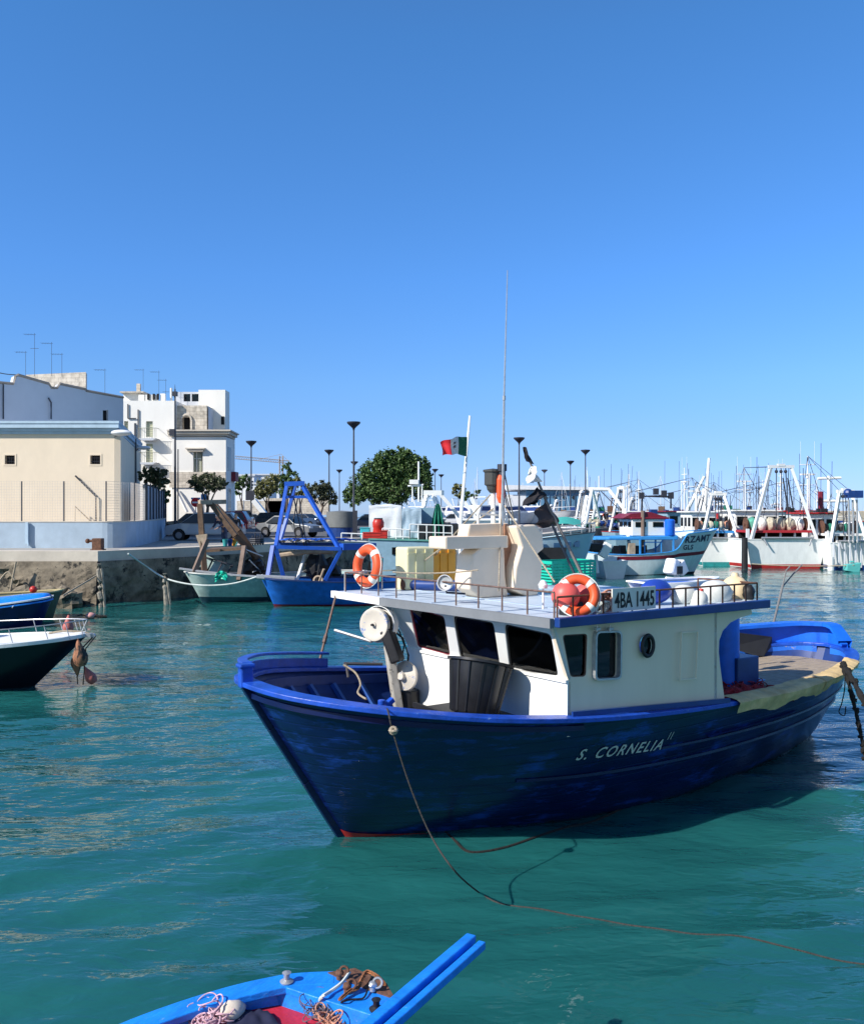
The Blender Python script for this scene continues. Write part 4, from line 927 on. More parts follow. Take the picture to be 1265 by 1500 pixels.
# red net heap, cloth on rail
m = MB(); rn = random.Random(11)
m.grid(lambda u, v: Vector((mix(4.75, 6.5, u), mix(-1.75, -.9, v), 1.22 + .28 * math.sin(math.pi * u) ** .5 * math.sin(math.pi * min(1, v + .15)) + .09 * noise.noise(Vector((u * 9, v * 6, 1))))), 40, 18)
for i in range(60):
    c = Vector((rn.uniform(4.9, 6.3), rn.uniform(-1.6, -1.0), 1.42)); m.torus(c + Vector((0, 0, .05 * rn.random())), rn.uniform(.04, .1), .008, Matrix.Rotation(rn.uniform(-.9, .9), 3, 'X') @ Matrix.Rotation(rn.uniform(-.9, .9), 3, 'Y'), 12, 4)
OB(m, 'net_heap', rednet, (5.6, -1.3, 1.2), 'heap of dark red netting behind the cabin', 'fishing net', smooth=True)
def clothf(t0, t1, seed, wi=-.24):
    def fn(u, v):
        t = t0 + (t1 - t0) * u; zr = HL.par(t)[2]; nz_ = noise.noise(Vector((t * 2.2, v * 3, seed))) + 1.1 * noise.noise(Vector((t * 9, v * 2, seed + 5)))
        drop = (.17 if t < 10 else .1) + .1 * noise.noise(Vector((t * 2.1, seed, 0))) + .03 * noise.noise(Vector((t * 9, seed, 0)))
        if v < .4: p = HL.P(t, 1, -1, mix(wi, .0, v / .4)); p.z += .085 + .02 * nz_; return p
        if v < .55: p = HL.P(t, 1, -1, mix(.0, .11, (v - .4) / .15)); p.z += .085 - .02 * (v - .4) / .15 + .015 * nz_; return p
        w_ = (v - .55) / .45; p = HL.P(t, 1 - w_ * drop / zr, -1, .12 + .025 * nz_); p.z += .045; return p
    return fn
for t0, t1, sdn, wi_, lb in ((8.15, 9.85, 1, -.2, 'ochre cloth draped over the port rail nearest the cabin'), (9.8, 11.5, 4, -.15, 'long ochre cloth draped over the port quarter rail towards the stern')):
    m = MB().grid(clothf(t0, t1, sdn, wi_), 60, 20); OB(m, 'draped_cloth', cloth, HL.P((t0 + t1) / 2, 1, -1), lb, 'cloth', smooth=True)
m = MB(); c = BL(1186, 1010, y=-1.15); m.ball(HL.P(11.3, .88, -1, .08), .05, (1, .6, 1.6), n=10); OB(m, 'cloth_scrap', yelw, HL.P(11.3, .88, -1, .08), 'pale yellow scrap of cloth hanging from the rail', 'cloth scrap', smooth=True)
m = MB(); m.ball((c.x if False else BL(1076, 980, y=-1.05).x, -.95, 1.88), .12, (1.4, 1, .5), n=12, jit=.3); OB(m, 'rag', foamw, (BL(1076, 980, y=-1.05).x, -.95, 1.85), 'crumpled pale rag on the blue locker behind the cabin', 'rag', smooth=True)
# ropes
def ropething(pts, r, mt, label, name='mooring_rope', cat='rope', n=7):
    m = MB(); m.tube(pts, r, n); o = m.build(name, mt, None, base=pts[len(pts) // 2], smooth=True); return tag(o, label, cat)
rp = [BL(565, 1034, z=1.86), BL(569, 1045, y=-1.72), BL(576, 1074, y=-1.78), BL(600, 1150, y=-1.9), BL(630, 1222, y=-2.1)]
def afloat(px, py, dz=.012):
    p = at(px, py, z=.02); return Vector((p.x, p.y, wave_z(p.x, p.y) + dz))
def floatpath(pts, k=10):
    out = []
    for p in smooth(pts, k): out.append(Vector((p.x, p.y, wave_z(p.x, p.y) + .002)))
    return out
rp = smooth([onboat(p) for p in rp] + [at(665, 1275, Y=8.75), afloat(700, 1303), afloat(712, 1311)], 10) + floatpath([afloat(714, 1312), afloat(740, 1321), afloat(850, 1340), afloat(1000, 1365), afloat(1120, 1382), afloat(1290, 1412)], 24)
ropething(rp, .009, mat('rope_brown', (.045, .04, .035), .9, var=.4, vs=30, bump=.6, bs=60), 'brown mooring rope running from the blue bow into the water and off to the right')
m = MB(); kn = onboat(BL(576, 1070, y=-1.8)); m.torus(kn, .035, .018, None, 14, 6); m.torus(kn, .03, .018, Matrix.Rotation(R(70), 3, 'X'), 14, 6); tag(m.build('rope_knot', rope, None, base=kn, smooth=True), 'knot tied in the bow mooring rope', 'knot')
rp = [at(648, 1216, Y=11.1)] + floatpath([afloat(668, 1238), afloat(690, 1250), afloat(740, 1246), afloat(800, 1230), afloat(860, 1208), afloat(925, 1186)], 14)
ropething(rp, .018, ropeb, 'black weedy rope lying on the water along the hull')
for pts, r_, lb in (([(1232, 975, 13.9), (1242, 1000, 13.7), (1252, 1040, 13.5), (1262, 1085, 13.2), (1272, 1130, 13.0)], .036, 'thick weedy black stern rope, the one falling steeply'), ([(1234, 972, 13.9), (1250, 1000, 13.4), (1268, 1035, 12.8), (1290, 1080, 12.3)], .045, 'thick weedy black stern rope leading off to the right edge')):
    pts = smooth([at(a, b, Y=c) for a, b, c in pts], 10); rr = random.Random(2)
    m = MB(); m.tube(pts, [r_ * rr.uniform(.6, 1.15) for _ in pts], 8)
    for p in pts[3:]:
        if rr.random() < .6: m.ball(p + Vector((rr.uniform(-.04, .04), 0, rr.uniform(-.04, .04))), r_ * .7, n=8, jit=.9)
    tag(m.build('stern_rope', ropeb, None, base=pts[0], smooth=True), lb, 'rope')
m = MB(); m.tube(smooth([at(1237, 985, Y=13.6), at(1236, 1010, Y=13.6), at(1232, 1030, Y=13.6), at(1228, 1043, Y=13.6), at(1236, 1048, Y=13.6), at(1238, 1035, Y=13.6)], 6), .009, 5); tag(m.build('thin_rope', ropeb, None, base=at(1236, 1010, Y=13.6), smooth=True), 'thin looped rope dangling at the stern', 'rope')
m = MB(); m.tube(smooth([onboat(BL(503, 974, x=.7)), onboat(BL(520, 985, x=.8)), onboat(BL(528, 1002, x=.8)), onboat(BL(524, 1015, x=.7)), onboat(BL(536, 1024, x=.6))], 6), .014, 6); tag(m.build('deck_rope', rope, None, base=onboat(BL(520, 985, x=.8)), smooth=True), 'tan rope looped over the starboard bow rail', 'rope')
m = MB(); c = BL(637, 800, y=2.4)
m.tube(smooth([BL(636, 845, y=2.4), BL(633, 800, y=2.4), BL(636, 788, y=2.4), BL(641, 796, y=2.4), BL(636, 815, y=2.4), BL(650, 828, y=2.4), BL(662, 836, y=2.4)], 6), .016, 6); OB(m, 'white_rope', ropew, c, 'white rope looped over the far roof rail', 'rope', smooth=True)
for i, (a_, b_, sg_, lb) in enumerate((((700, 835, .2), (575, 838, 1.2), .03, 'thin lashing rope strung over the rolled cover'), ((775, 812, 1.2), (806, 830, 1.6), .03, 'upper tan lashing rope between the cream tank and the green crate'), ((775, 838, 1.2), (806, 828, 1.6), .02, 'lower tan lashing rope between the cream tank and the green crate'))):
    m = MB(); m.tube(sag(BL(a_[0], a_[1], y=a_[2]), BL(b_[0], b_[1], y=b_[2]), 10, sg_), .011, 5); OB(m, 'lashing_rope', rope, BL(a_[0], a_[1], y=a_[2]), lb, 'rope')

# =====================================================================
# LEFT SHORE: BUILDINGS
# =====================================================================
def part(m, name, mt, T, **k): return m.build(name, mt, T, **k)
def wpoly(pts_xy, z0, z1): return (pts_xy, lambda x, y: Vector((x, y, z1)), lambda x, y: Vector((x, y, z0)))
def wallpanel(m, a, b, z0, z1, th, holes=(), top=None):
    """vertical wall from a to b (xy) with thickness behind it, holes given in (distance, z)"""
    a = Vector((*a, 0)); b = Vector((*b, 0)); d = (b - a); L_ = d.length; d = d.normalized(); n_ = Vector((-d.y, d.x, 0))
    poly = top or [(0, z0), (L_, z0), (L_, z1), (0, z1)]
    f = lambda u, z: a + d * u + Vector((0, 0, z)); g = lambda u, z: f(u, z) + n_ * th
    m.prism(poly, f, g, holes); return f, n_
# --- cream building with blue cornice
YB = 46.5
def cz(py, Y): return CZ - (py - H_) / F_ * Y
def cxx(px, Y): return (px - 632.5) / F_ * Y
xr = cxx(168, YB)
T = thing('harbour_building', 'low cream plastered building with pale blue cornice and small barred windows', 'building', (xr, YB, QZ))
zt = cz(636, YB); x0 = -45.0
def bwin(px): x = cxx(px, YB) - x0; return [(x - .26, cz(680, YB)), (x + .26, cz(680, YB)), (x + .26, cz(667, YB)), (x - .26, cz(667, YB))]
m = MB(); f, n_ = wallpanel(m, (x0, YB), (xr, YB), QZ, zt, .3, [bwin(15), bwin(140)]); part(m, 'front_wall', cream_wall, T)
for px in (15, 140):
    x = cxx(px, YB); z0, z1 = cz(680, YB), cz(667, YB)
    m = MB(); m.box((x, YB + .25, (z0 + z1) / 2), (.5, .03, z1 - z0)); wd = part(m, 'window', dark, T)
    m = MB()
    for i in range(4): m.cyl((x - .18 + i * .12, YB + .06, z0), (x - .18 + i * .12, YB + .06, z1), .012, n=5)
    for i in range(2): m.cyl((x - .26, YB + .06, z0 + .15 + .18 * i), (x + .26, YB + .06, z0 + .15 + .18 * i), .012, n=5)
    part(m, 'window_bars', lampm, wd)
    m = MB(); m.prism([(x - .34, z0 - .08), (x + .34, z0 - .08), (x + .34, z1 + .08), (x - .34, z1 + .08)], lambda a, b: Vector((a, YB - .02, b)), lambda a, b: Vector((a, YB + .004, b)), [[(x - .26, z0), (x + .26, z0), (x + .26, z1), (x - .26, z1)]]); part(m, 'window_surround', cream_wall, wd)
xs2, ys2 = -20.2, 61.0
m = MB(); f2, _ = wallpanel(m, (xr - .0, YB + .002), (xs2, ys2), QZ, zt, -.3); m2 = m; 
part(m, 'side_wall', cream_wall, T)
m = MB(); m.prism(*[[(x0, YB + .3), (xr - .4, YB + .3), (xs2 - .4, ys2), (x0, ys2)]], lambda x, y: Vector((x, y, zt)), lambda x, y: Vector((x, y, zt - .3))); part(m, 'roof_slab', bldggrey, T)
m = MB()
zc = zt
for i, (o_, h0, h1) in enumerate(((.1, 0, .12), (.22, .12, .24), (.38, .24, .42), (.42, .42, .52))):
    m.prism([(x0, YB - o_), (xr + o_ * .9, YB - o_), (xs2 + o_, ys2 + .2), (xs2 - .6, ys2 + .2), (xr - .6, YB + .6), (x0, YB + .6)], lambda x, y: Vector((x, y, zc + h1 * 1.25)), lambda x, y: Vector((x, y, zc + h0 * 1.25)))
part(m, 'cornice', cornice, T)
m = MB()
for t in (.35, .62):
    p = Vector((mix(xr, xs2, t), mix(YB, ys2, t), 0)) + Vector((.06, .015, 0)); m.beam(p + Vector((0, 0, QZ + .3)), p + Vector((0, 0, QZ + 3.6)), .06, 1.4)
part(m, 'side_door', brightblue, T)
m = MB(); m.tube([f(20, 0) + Vector((-20, 0, 0)) + Vector((cxx(112, YB) - x0, -.25, cz(697, YB))), Vector((cxx(112, YB), YB - .5, cz(699, YB))), Vector((cxx(128, YB), YB - .06, cz(716, YB))), Vector((cxx(128, YB), YB - .06, cz(716, YB)))], .03)
m = MB(); m.tube([Vector((cxx(112, YB), YB - .12, cz(697, YB))), Vector((cxx(142, YB), YB - .12, cz(727, YB))), Vector((cxx(142, YB), YB - .12, cz(764, YB)))], .045); part(m, 'handrail_like_shadow_bar', lampm, T)  # dark bar laid where a cast shadow slants down the wall
m = MB(); m.tube([Vector((cxx(115, YB), YB - .4, cz(764, YB))), Vector((cxx(115, YB), YB - .4, cz(742, YB))), Vector((cxx(138, YB), YB - .4, cz(764, YB)))], .03); part(m, 'stair_rail', woodl, T)
# blue boundary wall
T = thing('boundary_wall', 'low pale blue plastered wall around the cream building with rounded corner', 'wall', (cxx(150, 42), 42, QZ))
zw = cz(765, 42)
def bwpath():
    p = [Vector((-45, 42, 0)), Vector((cxx(150, 42), 42, 0))]
    a = cxx(150, 42)
    for t in (15, 30, 45, 60, 75): p.append(Vector((a + .9 * math.sin(R(t)), 42 + .9 * (1 - math.cos(R(t))), 0)))
    p += [Vector((a + .95, 44, 0)), Vector((a + .25, 48, 0)), Vector((-16.3, 54, 0)), Vector((-19.6, 66, 0))]
    return p
m = MB(); bp_ = bwpath(); band([p + Vector((0, 0, QZ - .05)) for p in bp_], 0, .35, zw - QZ + .05, m); part(m, 'wall_body', blue_wall, T)
m = MB(); band([p + Vector((0, 0, zw)) for p in bp_], .02, .37, .05, m); part(m, 'wall_coping', stone, T)
m = MB(); dx = cxx(41, 42); m.tube([Vector((dx - .02, 41.93, zw - .05)), Vector((dx, 41.9, QZ + .9)), Vector((dx + .1, 41.85, QZ + .1))], .035); m.box((dx + .02, 41.9, zw - .5), (.12, .12, 1.0)); part(m, 'drain_channel', cornice, T)
# fence on top
zf = 5.45
T = thing('mesh_fence', 'wire mesh fence with slim posts on top of the pale blue wall', 'fence', (cxx(92, 42), 42.15, zw))
m = MB()
for px in (-62, -31, 30, 92, 154): m.cyl((cxx(px, 42), 42.15, zw), (cxx(px, 42), 42.15, zf), .035, n=6)
m.cyl((bp_[7].x - .1, 44, zw), (bp_[7].x - .1, 44, zf), .035, n=6)
part(m, 'post', polem, T)
m = MB(); path = [Vector((-30, 42.15, 0)), Vector((cxx(154, 42), 42.15, 0)), Vector((bp_[7].x - .15, 43.6, 0)), Vector((bp_[8].x - .15, 48, 0))]
for a, b in zip(path[:-1], path[1:]):
    L_ = (b - a).length; k = int(L_ / .12)
    for i in range(k):
        p = a.lerp(b, i / k); m.cyl(p + Vector((0, 0, zw)), p + Vector((0, 0, zf)), .006, n=3, cap=False)
    for j in range(16):
        z = zw + (zf - zw) * j / 15; m.cyl(a + Vector((0, 0, z)), b + Vector((0, 0, z)), .006, n=3, cap=False)
part(m, 'wire_mesh', mat('wire_pale', (.62, .55, .48), .6), T)
T = thing('panel_fence', 'tall grey corrugated metal fence receding behind the mesh fence', 'fence', (-16, 51, zw))
m = MB(); a, b = Vector((bp_[8].x - .15, 48, 0)), Vector((-19.7, 66, 0)); k = 70
vs = []; fs = []
for i in range(k + 1):
    p = a.lerp(b, i / k) + Vector((.05 * (1 if i % 4 < 2 else -1), 0, 0)); vs += [p + Vector((0, 0, zw)), p + Vector((0, 0, zf))]
for i in range(k): fs.append((2 * i, 2 * i + 2, 2 * i + 3, 2 * i + 1))
m.add(vs, fs); part(m, 'metal_panel', mat('grey_panel', (.32, .36, .42), .5, var=.15), T)
m = MB()
for i in range(8): p = a.lerp(b, i / 7); m.cyl(p + Vector((.08, 0, QZ)), p + Vector((.08, 0, zf + .1)), .06, n=6)
part(m, 'post', polem, T)
# --- grey shaded building behind
T = thing('grey_house', 'long grey rendered house with stepped parapet behind the cream building', 'building', (-26.6, 55, QZ))
a, b = Vector((-28, 53, 0)), Vector((-21.8, 63.5, 0)); L_ = (b - a).length
def gpx(px, py):   # point on the wall plane for a pixel
    k_ = (px - 632.5) / F_; d = (b - a).normalized()
    # solve a + d*u on ray x = k y
    u = (k_ * a.y - a.x) / (d.x - k_ * d.y); y = a.y + d.y * u; return (u, cz(py, y))
top = [gpx(-40, 558), gpx(20, 563), gpx(23, 552), gpx(27, 550), gpx(72, 563), gpx(76, 569), gpx(84, 569), gpx(88, 563), gpx(126, 571), gpx(126, 573), gpx(181, 583)]
hole = [gpx(151, 616), gpx(159, 616), gpx(159, 601), gpx(151, 601)]
poly = [(top[0][0], QZ)] + [(top[-1][0], QZ)] + top[::-1]
m = MB(); f, n_ = wallpanel(m, (a.x, a.y), (b.x, b.y), QZ, 12, .4, [hole], poly); part(m, 'wall', bldggrey, T)
m = MB()
pts = [f(*p) for p in top]; m.tube([p + Vector((.0, 0, .04)) for p in pts], .09, 4); part(m, 'parapet_cap', mat('cap_brown', (.3, .26, .22), .9), T)
m = MB(); hp = [f(*p) + n_ * .2 for p in hole]; m.add(hp, [(0, 1, 2, 3)]); part(m, 'window', dark, T)
m = MB(); m.tube([f(*gpx(4, 614)) + Vector((.1, -.1, 0)), f(*gpx(4, 563)) + Vector((.1, -.1, 0))], .05); m.tube([f(*gpx(74, 614)) + Vector((.1, -.1, 0)), f(*gpx(74, 590)) + Vector((.1, -.1, 0)), f(*gpx(70, 583)) + Vector((.1, -.1, 0))], .05); part(m, 'drainpipe', lampm, T)
m = MB(); bk = b + Vector((-24, 6, 0)); m.prism([(a.x, a.y + .5), (b.x - .4, b.y), (bk.x, bk.y + 6), (a.x - 20, a.y + 10)], lambda x, y: Vector((x, y, 10.2)), lambda x, y: Vector((x, y, 9.9))); part(m, 'roof_slab', bldggrey, T)
m = MB(); m.add([(b.x - .2, b.y, QZ), (bk.x, bk.y, QZ), (bk.x, bk.y, 11.5), (b.x - .2, b.y, 11.3)], [(0, 1, 2, 3)]); part(m, 'end_wall', bldgwhite, T)
Yq = 64.0
m = MB(); m.prism([(cxx(38, Yq), cz(549, Yq)), (cxx(126, Yq), cz(545, Yq)), (cxx(126, Yq), cz(580, Yq)), (cxx(38, Yq), cz(580, Yq))], lambda x, z: Vector((x, Yq, z)), lambda x, z: Vector((x - .3, Yq + 1.0, z)))
TT = thing('stone_parapet', 'beige stone block parapet rising above the grey house', 'wall', (cxx(80, Yq), Yq, 10)); part(m, 'block_wall', tufa, TT)
# --- white palazzo
YW = 75.0
T = thing('white_palazzo', 'tall white block of flats with balconies and stone penthouse near the harbour road', 'building', (cxx(260, YW), YW, QZ))
def blk_(x0p, x1p, ytop, Y, depth, mt, name, holes=(), ybot=None, par=None):
    x0_, x1_ = cxx(x0p, Y), cxx(x1p, Y); z1 = cz(ytop, Y); z0 = QZ if ybot is None else cz(ybot, Y)
    m = MB(); hl = [[(cxx(h[0], Y) - x0_, cz(h[3], Y)), (cxx(h[2], Y) - x0_, cz(h[3], Y)), (cxx(h[2], Y) - x0_, cz(h[1], Y)), (cxx(h[0], Y) - x0_, cz(h[1], Y))] for h in holes]
    wallpanel(m, (x0_, Y), (x1_, Y), z0, z1, .35, hl)
    m.box((x1_ - .18, Y + depth / 2 + .18, (z0 + z1) / 2), (.35, depth - .35, z1 - z0)); m.box((x0_ + .18, Y + depth / 2 + .18, (z0 + z1) / 2), (.35, depth - .35, z1 - z0)); m.box(((x0_ + x1_) / 2, Y + depth, (z0 + z1) / 2), (x1_ - x0_, .3, z1 - z0 - .01)); m.box(((x0_ + x1_) / 2, Y + depth / 2, z1 - .5), (x1_ - x0_ - .72, depth - .72, .2))
    return part(m, name, mt, par or T)
LH = [(214, 617, 224, 640), (214, 650, 224, 677), (182, 617, 188, 640)]
blk_(179, 257, 587, YW, 12, bldgwhite, 'left_wing', LH)
for h in LH:
    x = (cxx(h[0], YW) + cxx(h[2], YW)) / 2; z0, z1 = cz(h[3], YW), cz(h[1], YW); w_ = cxx(h[2], YW) - cxx(h[0], YW)
    m = MB(); m.box((x, YW + .2, (z0 + z1) / 2), (w_, .05, z1 - z0)); d_ = part(m, 'balcony_door', shutter, T)
    m = MB()
    for i in range(7): m.box((x, YW + .165, z0 + (z1 - z0) * (i + .5) / 7), (w_, .03, .04))
    part(m, 'shutter_slat', brass, d_)
for py in (643, 678):
    x0_, x1_ = cxx(207, YW), cxx(233, YW); z = cz(py, YW)
    m = MB(); m.prism([(x0_, z), (x1_, z), (x1_ - .3, z - .18), (x0_ + .3, z - .18)], lambda x, z_: Vector((x, YW - .8, z_)), lambda x, z_: Vector((x, YW + .0, z_))); bl = part(m, 'balcony', bldggrey, T)
    m = MB()
    for i in range(12): x = mix(x0_, x1_, i / 11); m.cyl((x, YW - .78, z), (x, YW - .78, z + .85), .018, n=4, cap=False)
    m.cyl((x0_, YW - .78, z + .85), (x1_, YW - .78, z + .85), .025, n=4)
    for x in (x0_, x1_): m.cyl((x, YW - .78, z + .85), (x, YW, z + .85), .025, n=4)
    part(m, 'balcony_rail', brass, bl)
CH = [(283, 662, 297, 696)]
blk_(252, 331, 640, YW - .6, 3.2, bldgwhite, 'main_block', CH)
# angled right return
m = MB(); xa, xb = cxx(331, YW - .6), cxx(342, YW + 3) - .2; z1 = cz(640, YW - .6); m.beam
m.add([(xa, YW - .6, QZ), (xb + .2, YW + 3, QZ), (xb + .2, YW + 3, z1), (xa, YW - .6, z1), (xa - .3, YW, QZ), (xb - .3, YW + 3, QZ), (xb - .3, YW + 3, z1), (xa - .3, YW, z1)], [(0, 1, 2, 3), (7, 6, 5, 4), (3, 2, 6, 7)]); part(m, 'side_wall', bldgwhite, T)
for i, (u, zz0, zz1) in enumerate(((.35, 655, 690), (.35, 715, 750), (.75, 655, 690), (.75, 712, 756))):
    x = mix(xa, xb + .2, u) + .03; y = mix(YW - .6, YW + 3, u); m = MB(); m.beam((x, y, cz(zz1, y)), (x, y, cz(zz0, y)), .1, 1.1); part(m, 'side_window', dglass, T)
h = CH[0]; x = (cxx(h[0], YW) + cxx(h[2], YW)) / 2; z0, z1 = cz(h[3], YW), cz(h[1], YW); w_ = cxx(h[2], YW) - cxx(h[0], YW)
m = MB(); m.box((x, YW - .3, (z0 + z1) / 2), (w_, .05, z1 - z0)); wd = part(m, 'tall_window', brass, T)
m = MB(); m.box((x, YW - .34, (z0 + z1) / 2), (.06, .05, z1 - z0)); m.box((x, YW - .34, z0 + .7 * (z1 - z0)), (w_, .05, .06)); part(m, 'window_bars', bldgwhite, wd)
m = MB(); m.box((x, YW - .78, cz(658, YW)), (w_ + .8, .4, .12)); m.box((x, YW - .74, cz(661, YW)), (w_ + .5, .3, .14)); part(m, 'window_lintel', stone, wd)
m = MB()
for h0, h1, o_ in ((640, 637, .15), (637, 633, .35), (633, 631, .5)):
    z0, z1 = cz(h0, YW), cz(h1, YW); m.prism([(cxx(250, YW), YW - .6 - o_), (xa + o_, YW - .6 - o_), (xb + .2 + o_, YW + 3), (xb - .5, YW + 3), (xa - .5, YW), (cxx(250, YW), YW)], lambda x, y: Vector((x, y, z1)), lambda x, y: Vector((x, y, z0)))
part(m, 'cornice', stone, T)
m = MB(); m.box(((cxx(252, YW) + xa) / 2, YW - .64, cz(698, YW) - .3), (xa - cxx(252, YW), .12, 1.3)); part(m, 'stone_band', tufa, T)
blk_(249, 303, 594, YW + .5, 6, tufa, 'stone_penthouse', [(268, 611, 279, 631)], ybot=633)
m = MB(); hx = cxx(273.5, YW + .5); m.box((hx, YW + .9, cz(621, YW)), (.6, .05, 1.2)); part(m, 'arched_window', dark, T)
m = MB(); m.torus((hx, YW + .42, cz(614, YW)), .42, .1, Matrix.Rotation(R(90), 3, 'X'), 16, 6, 0, .5); m.box((hx - .42, YW + .42, cz(623, YW)), (.16, .12, 1.0)); m.box((hx + .42, YW + .42, cz(623, YW)), (.16, .12, 1.0)); m.box((hx, YW + .42, cz(632, YW)), (1.1, .14, .1)); part(m, 'window_surround', tufa, T)
m = MB(); x_ = cxx(303, YW); m.add([(x_, YW + .5, cz(633, YW)), (cxx(318, YW + 4), YW + 4, cz(633, YW)), (cxx(318, YW + 4), YW + 4, cz(597, YW)), (x_, YW + .5, cz(594, YW))], [(0, 1, 2, 3)]); part(m, 'penthouse_side', bldggrey, T)
blk_(291, 330, 571, YW + 2.5, 1.5, bldgwhite, 'stair_tower', ybot=640)
blk_(256, 291, 574, YW + 3, 4, bldggrey, 'roof_room', [(269, 577, 279, 588), (281, 577, 291, 588)], ybot=640)
m = MB(); m.box((cxx(280, YW + 3), YW + 3.2, cz(582, YW + 3)), (1.5, .04, .8)); part(m, 'roof_window', glassmat('green_glass', (.4, .6, .5), .2), T)
m = MB(); m.box((cxx(326, YW + 2.4), YW + 2.45, cz(616, YW + 2.5)), (.25, .1, .7)); part(m, 'tower_window', dark, T)
blk_(181, 205, 575, YW + 1, 4, bldgwhite, 'roof_hut', ybot=588)
m = MB(); m.box((cxx(196, YW + 1), YW + 2.5, cz(573, YW)), (2.0, 4, .12)); m.box((cxx(192, YW), YW + 2, cz(566, YW)), (.3, .3, 1)); part(m, 'hut_roof', tufa, T)
m = MB()
for px, w_ in ((207, .5), (216, .35), (222, .3), (228, .3), (238, .4)): m.box((cxx(px, YW + .5), YW + .7, cz(583, YW)), (w_, .3, .7 + .2 * (px % 3)))
part(m, 'roof_post', bldgwhite, T)
m = MB()
for px in (217, 225, 231): m.box((cxx(px, YW + .4), YW + .5, cz(580, YW)), (.18, .1, .5))
part(m, 'roof_vent', dark, T)
m = MB(); m.cyl((cxx(246, YW), YW + 1, cz(590, YW)), (cxx(246, YW), YW + 1, cz(566, YW)), .1); part(m, 'chimney', bldgwhite, T)
m = MB(); m.beam((cxx(262, YW), YW - .9, cz(716, YW)), (cxx(280, YW), YW - 1.2, cz(750, YW)), .3, .12); part(m, 'stair_ramp', bldgwhite, T)
m = MB(); m.box((cxx(344, YW + 2), YW + 2, cz(697, YW)), (.4, 1.2, .8)); part(m, 'side_balcony', maroon, T)
m = MB()
for a_, b_ in (((188, 592), (188, 613)), ((188, 613), (200, 613)), ((198, 620), (198, 690)), ((203, 600), (203, 690))): m.cyl((cxx(a_[0], YW), YW - .08, cz(a_[1], YW)), (cxx(b_[0], YW), YW - .08, cz(b_[1], YW)), .05, n=5)
part(m, 'drainpipe', polem, T)
# rooftop aerials
for i, (px, pb, pt, Y, dd) in enumerate(((38, 548, 514, 64, -1), (51, 548, 488, 64, -1), (76, 548, 501, 64, -1), (91, 548, 517, 64, -1), (154, 577, 540, 63, -1), (210, 568, 540, 77, 0), (233, 575, 543, 77, -1), (243, 578, 555, 77, -1))):
    T = thing('roof_aerial', 'thin television aerial, number %s from the left of the row above the %s' % (('one', 'two', 'three', 'four', 'five', 'one', 'two', 'three')[i], 'grey house' if i < 5 else 'white palazzo'), 'aerial', (cxx(px, Y), Y, cz(pb, Y)), 0, 'television aerials on the roofs')
    m = MB(); m.cyl((cxx(px, Y), Y, cz(pb + 3, Y)), (cxx(px, Y), Y, cz(pt, Y)), .013, n=5); part(m, 'mast', polem, T)
    m = MB(); zz = cz(pt + 2, Y); x = cxx(px, Y); m.cyl((x + .1, Y, zz), (x - .7, Y, zz + .02), .01, n=4)
    for k in range(4): m.cyl((x - .7 + k * .18, Y - .25, zz), (x - .7 + k * .18, Y + .25, zz), .01, n=3)
    if px in (51, 243): m.cyl((x + .3, Y, zz - 1.0), (x - .3, Y, zz - 1.0), .014, n=4)
    part(m, 'antenna_bars', polem, T)
m = MB(); p0, p1 = at(-20, 540, Y=58), at(24, 549, Y=60); m.tube(sag(p0, p1, 8, .1), .03, 4); tag(m.build('overhead_cable', lampm, None, base=p0), 'overhead cable reaching the grey house at the left edge', 'cable')
# street lamps on the building side
def armlamp(px, ptop, pbase, Y, lx, ly, label):
    T = thing('street_lamp', label, 'street lamp', (cxx(px, Y), Y, QZ)); m = MB(); m.cyl((cxx(px, Y), Y, QZ), (cxx(px, Y), Y, cz(ptop, Y)), .07, .05, 8); part(m, 'pole', polem, T)
    m = MB(); hp = at(lx, ly, Y=Y); m.tube([(cxx(px, Y), Y, cz(ly + 5, Y)), at((px + lx) / 2, ly - 1, Y=Y), hp], .03); part(m, 'arm', polem, T)
    m = MB(); m.ball(hp, .28, (1.6, 1, .45), n=12); part(m, 'lamp_head', farwhite, T, smooth=True)
armlamp(199, 620, 760, 56, 211, 656, 'slim street lamp with one arm behind the metal fence')
T = thing('wall_lamp', 'white oval lamp projecting from the corner of the blue cornice', 'lamp', at(170, 636, Y=46)); m = MB(); hp = at(178, 634, Y=45.8); m.ball(hp, .32, (1.7, 1, .5), n=14); part(m, 'lamp_head', farwhite, T, smooth=True); m = MB(); m.tube([hp, at(168, 640, Y=46.4)], .04); part(m, 'arm', polem, T)
T = thing('flagpole', 'tall thin grey pole in front of the white palazzo with a pointed top', 'pole', (cxx(257, 60), 60, QZ)); m = MB(); m.cyl((cxx(257, 60), 60, QZ), (cxx(256.5, 60), 60, cz(570, 60)), .1, .05, 8); m.cyl((cxx(256.5, 60), 60, cz(572, 60)), (cxx(256.5, 60), 60, cz(563, 60)), .03, .01, 6); m.cyl((cxx(261, 60), 60, QZ), (cxx(261, 60), 60, cz(658, 60)), .05, .04, 6); part(m, 'pole', polem, T); m = MB(); m.box(at(256.5, 577, Y=60), (.3, .3, .3)); m.box(at(253, 633, Y=60), (.35, .3, .4)); part(m, 'pole_box', lampm, T)

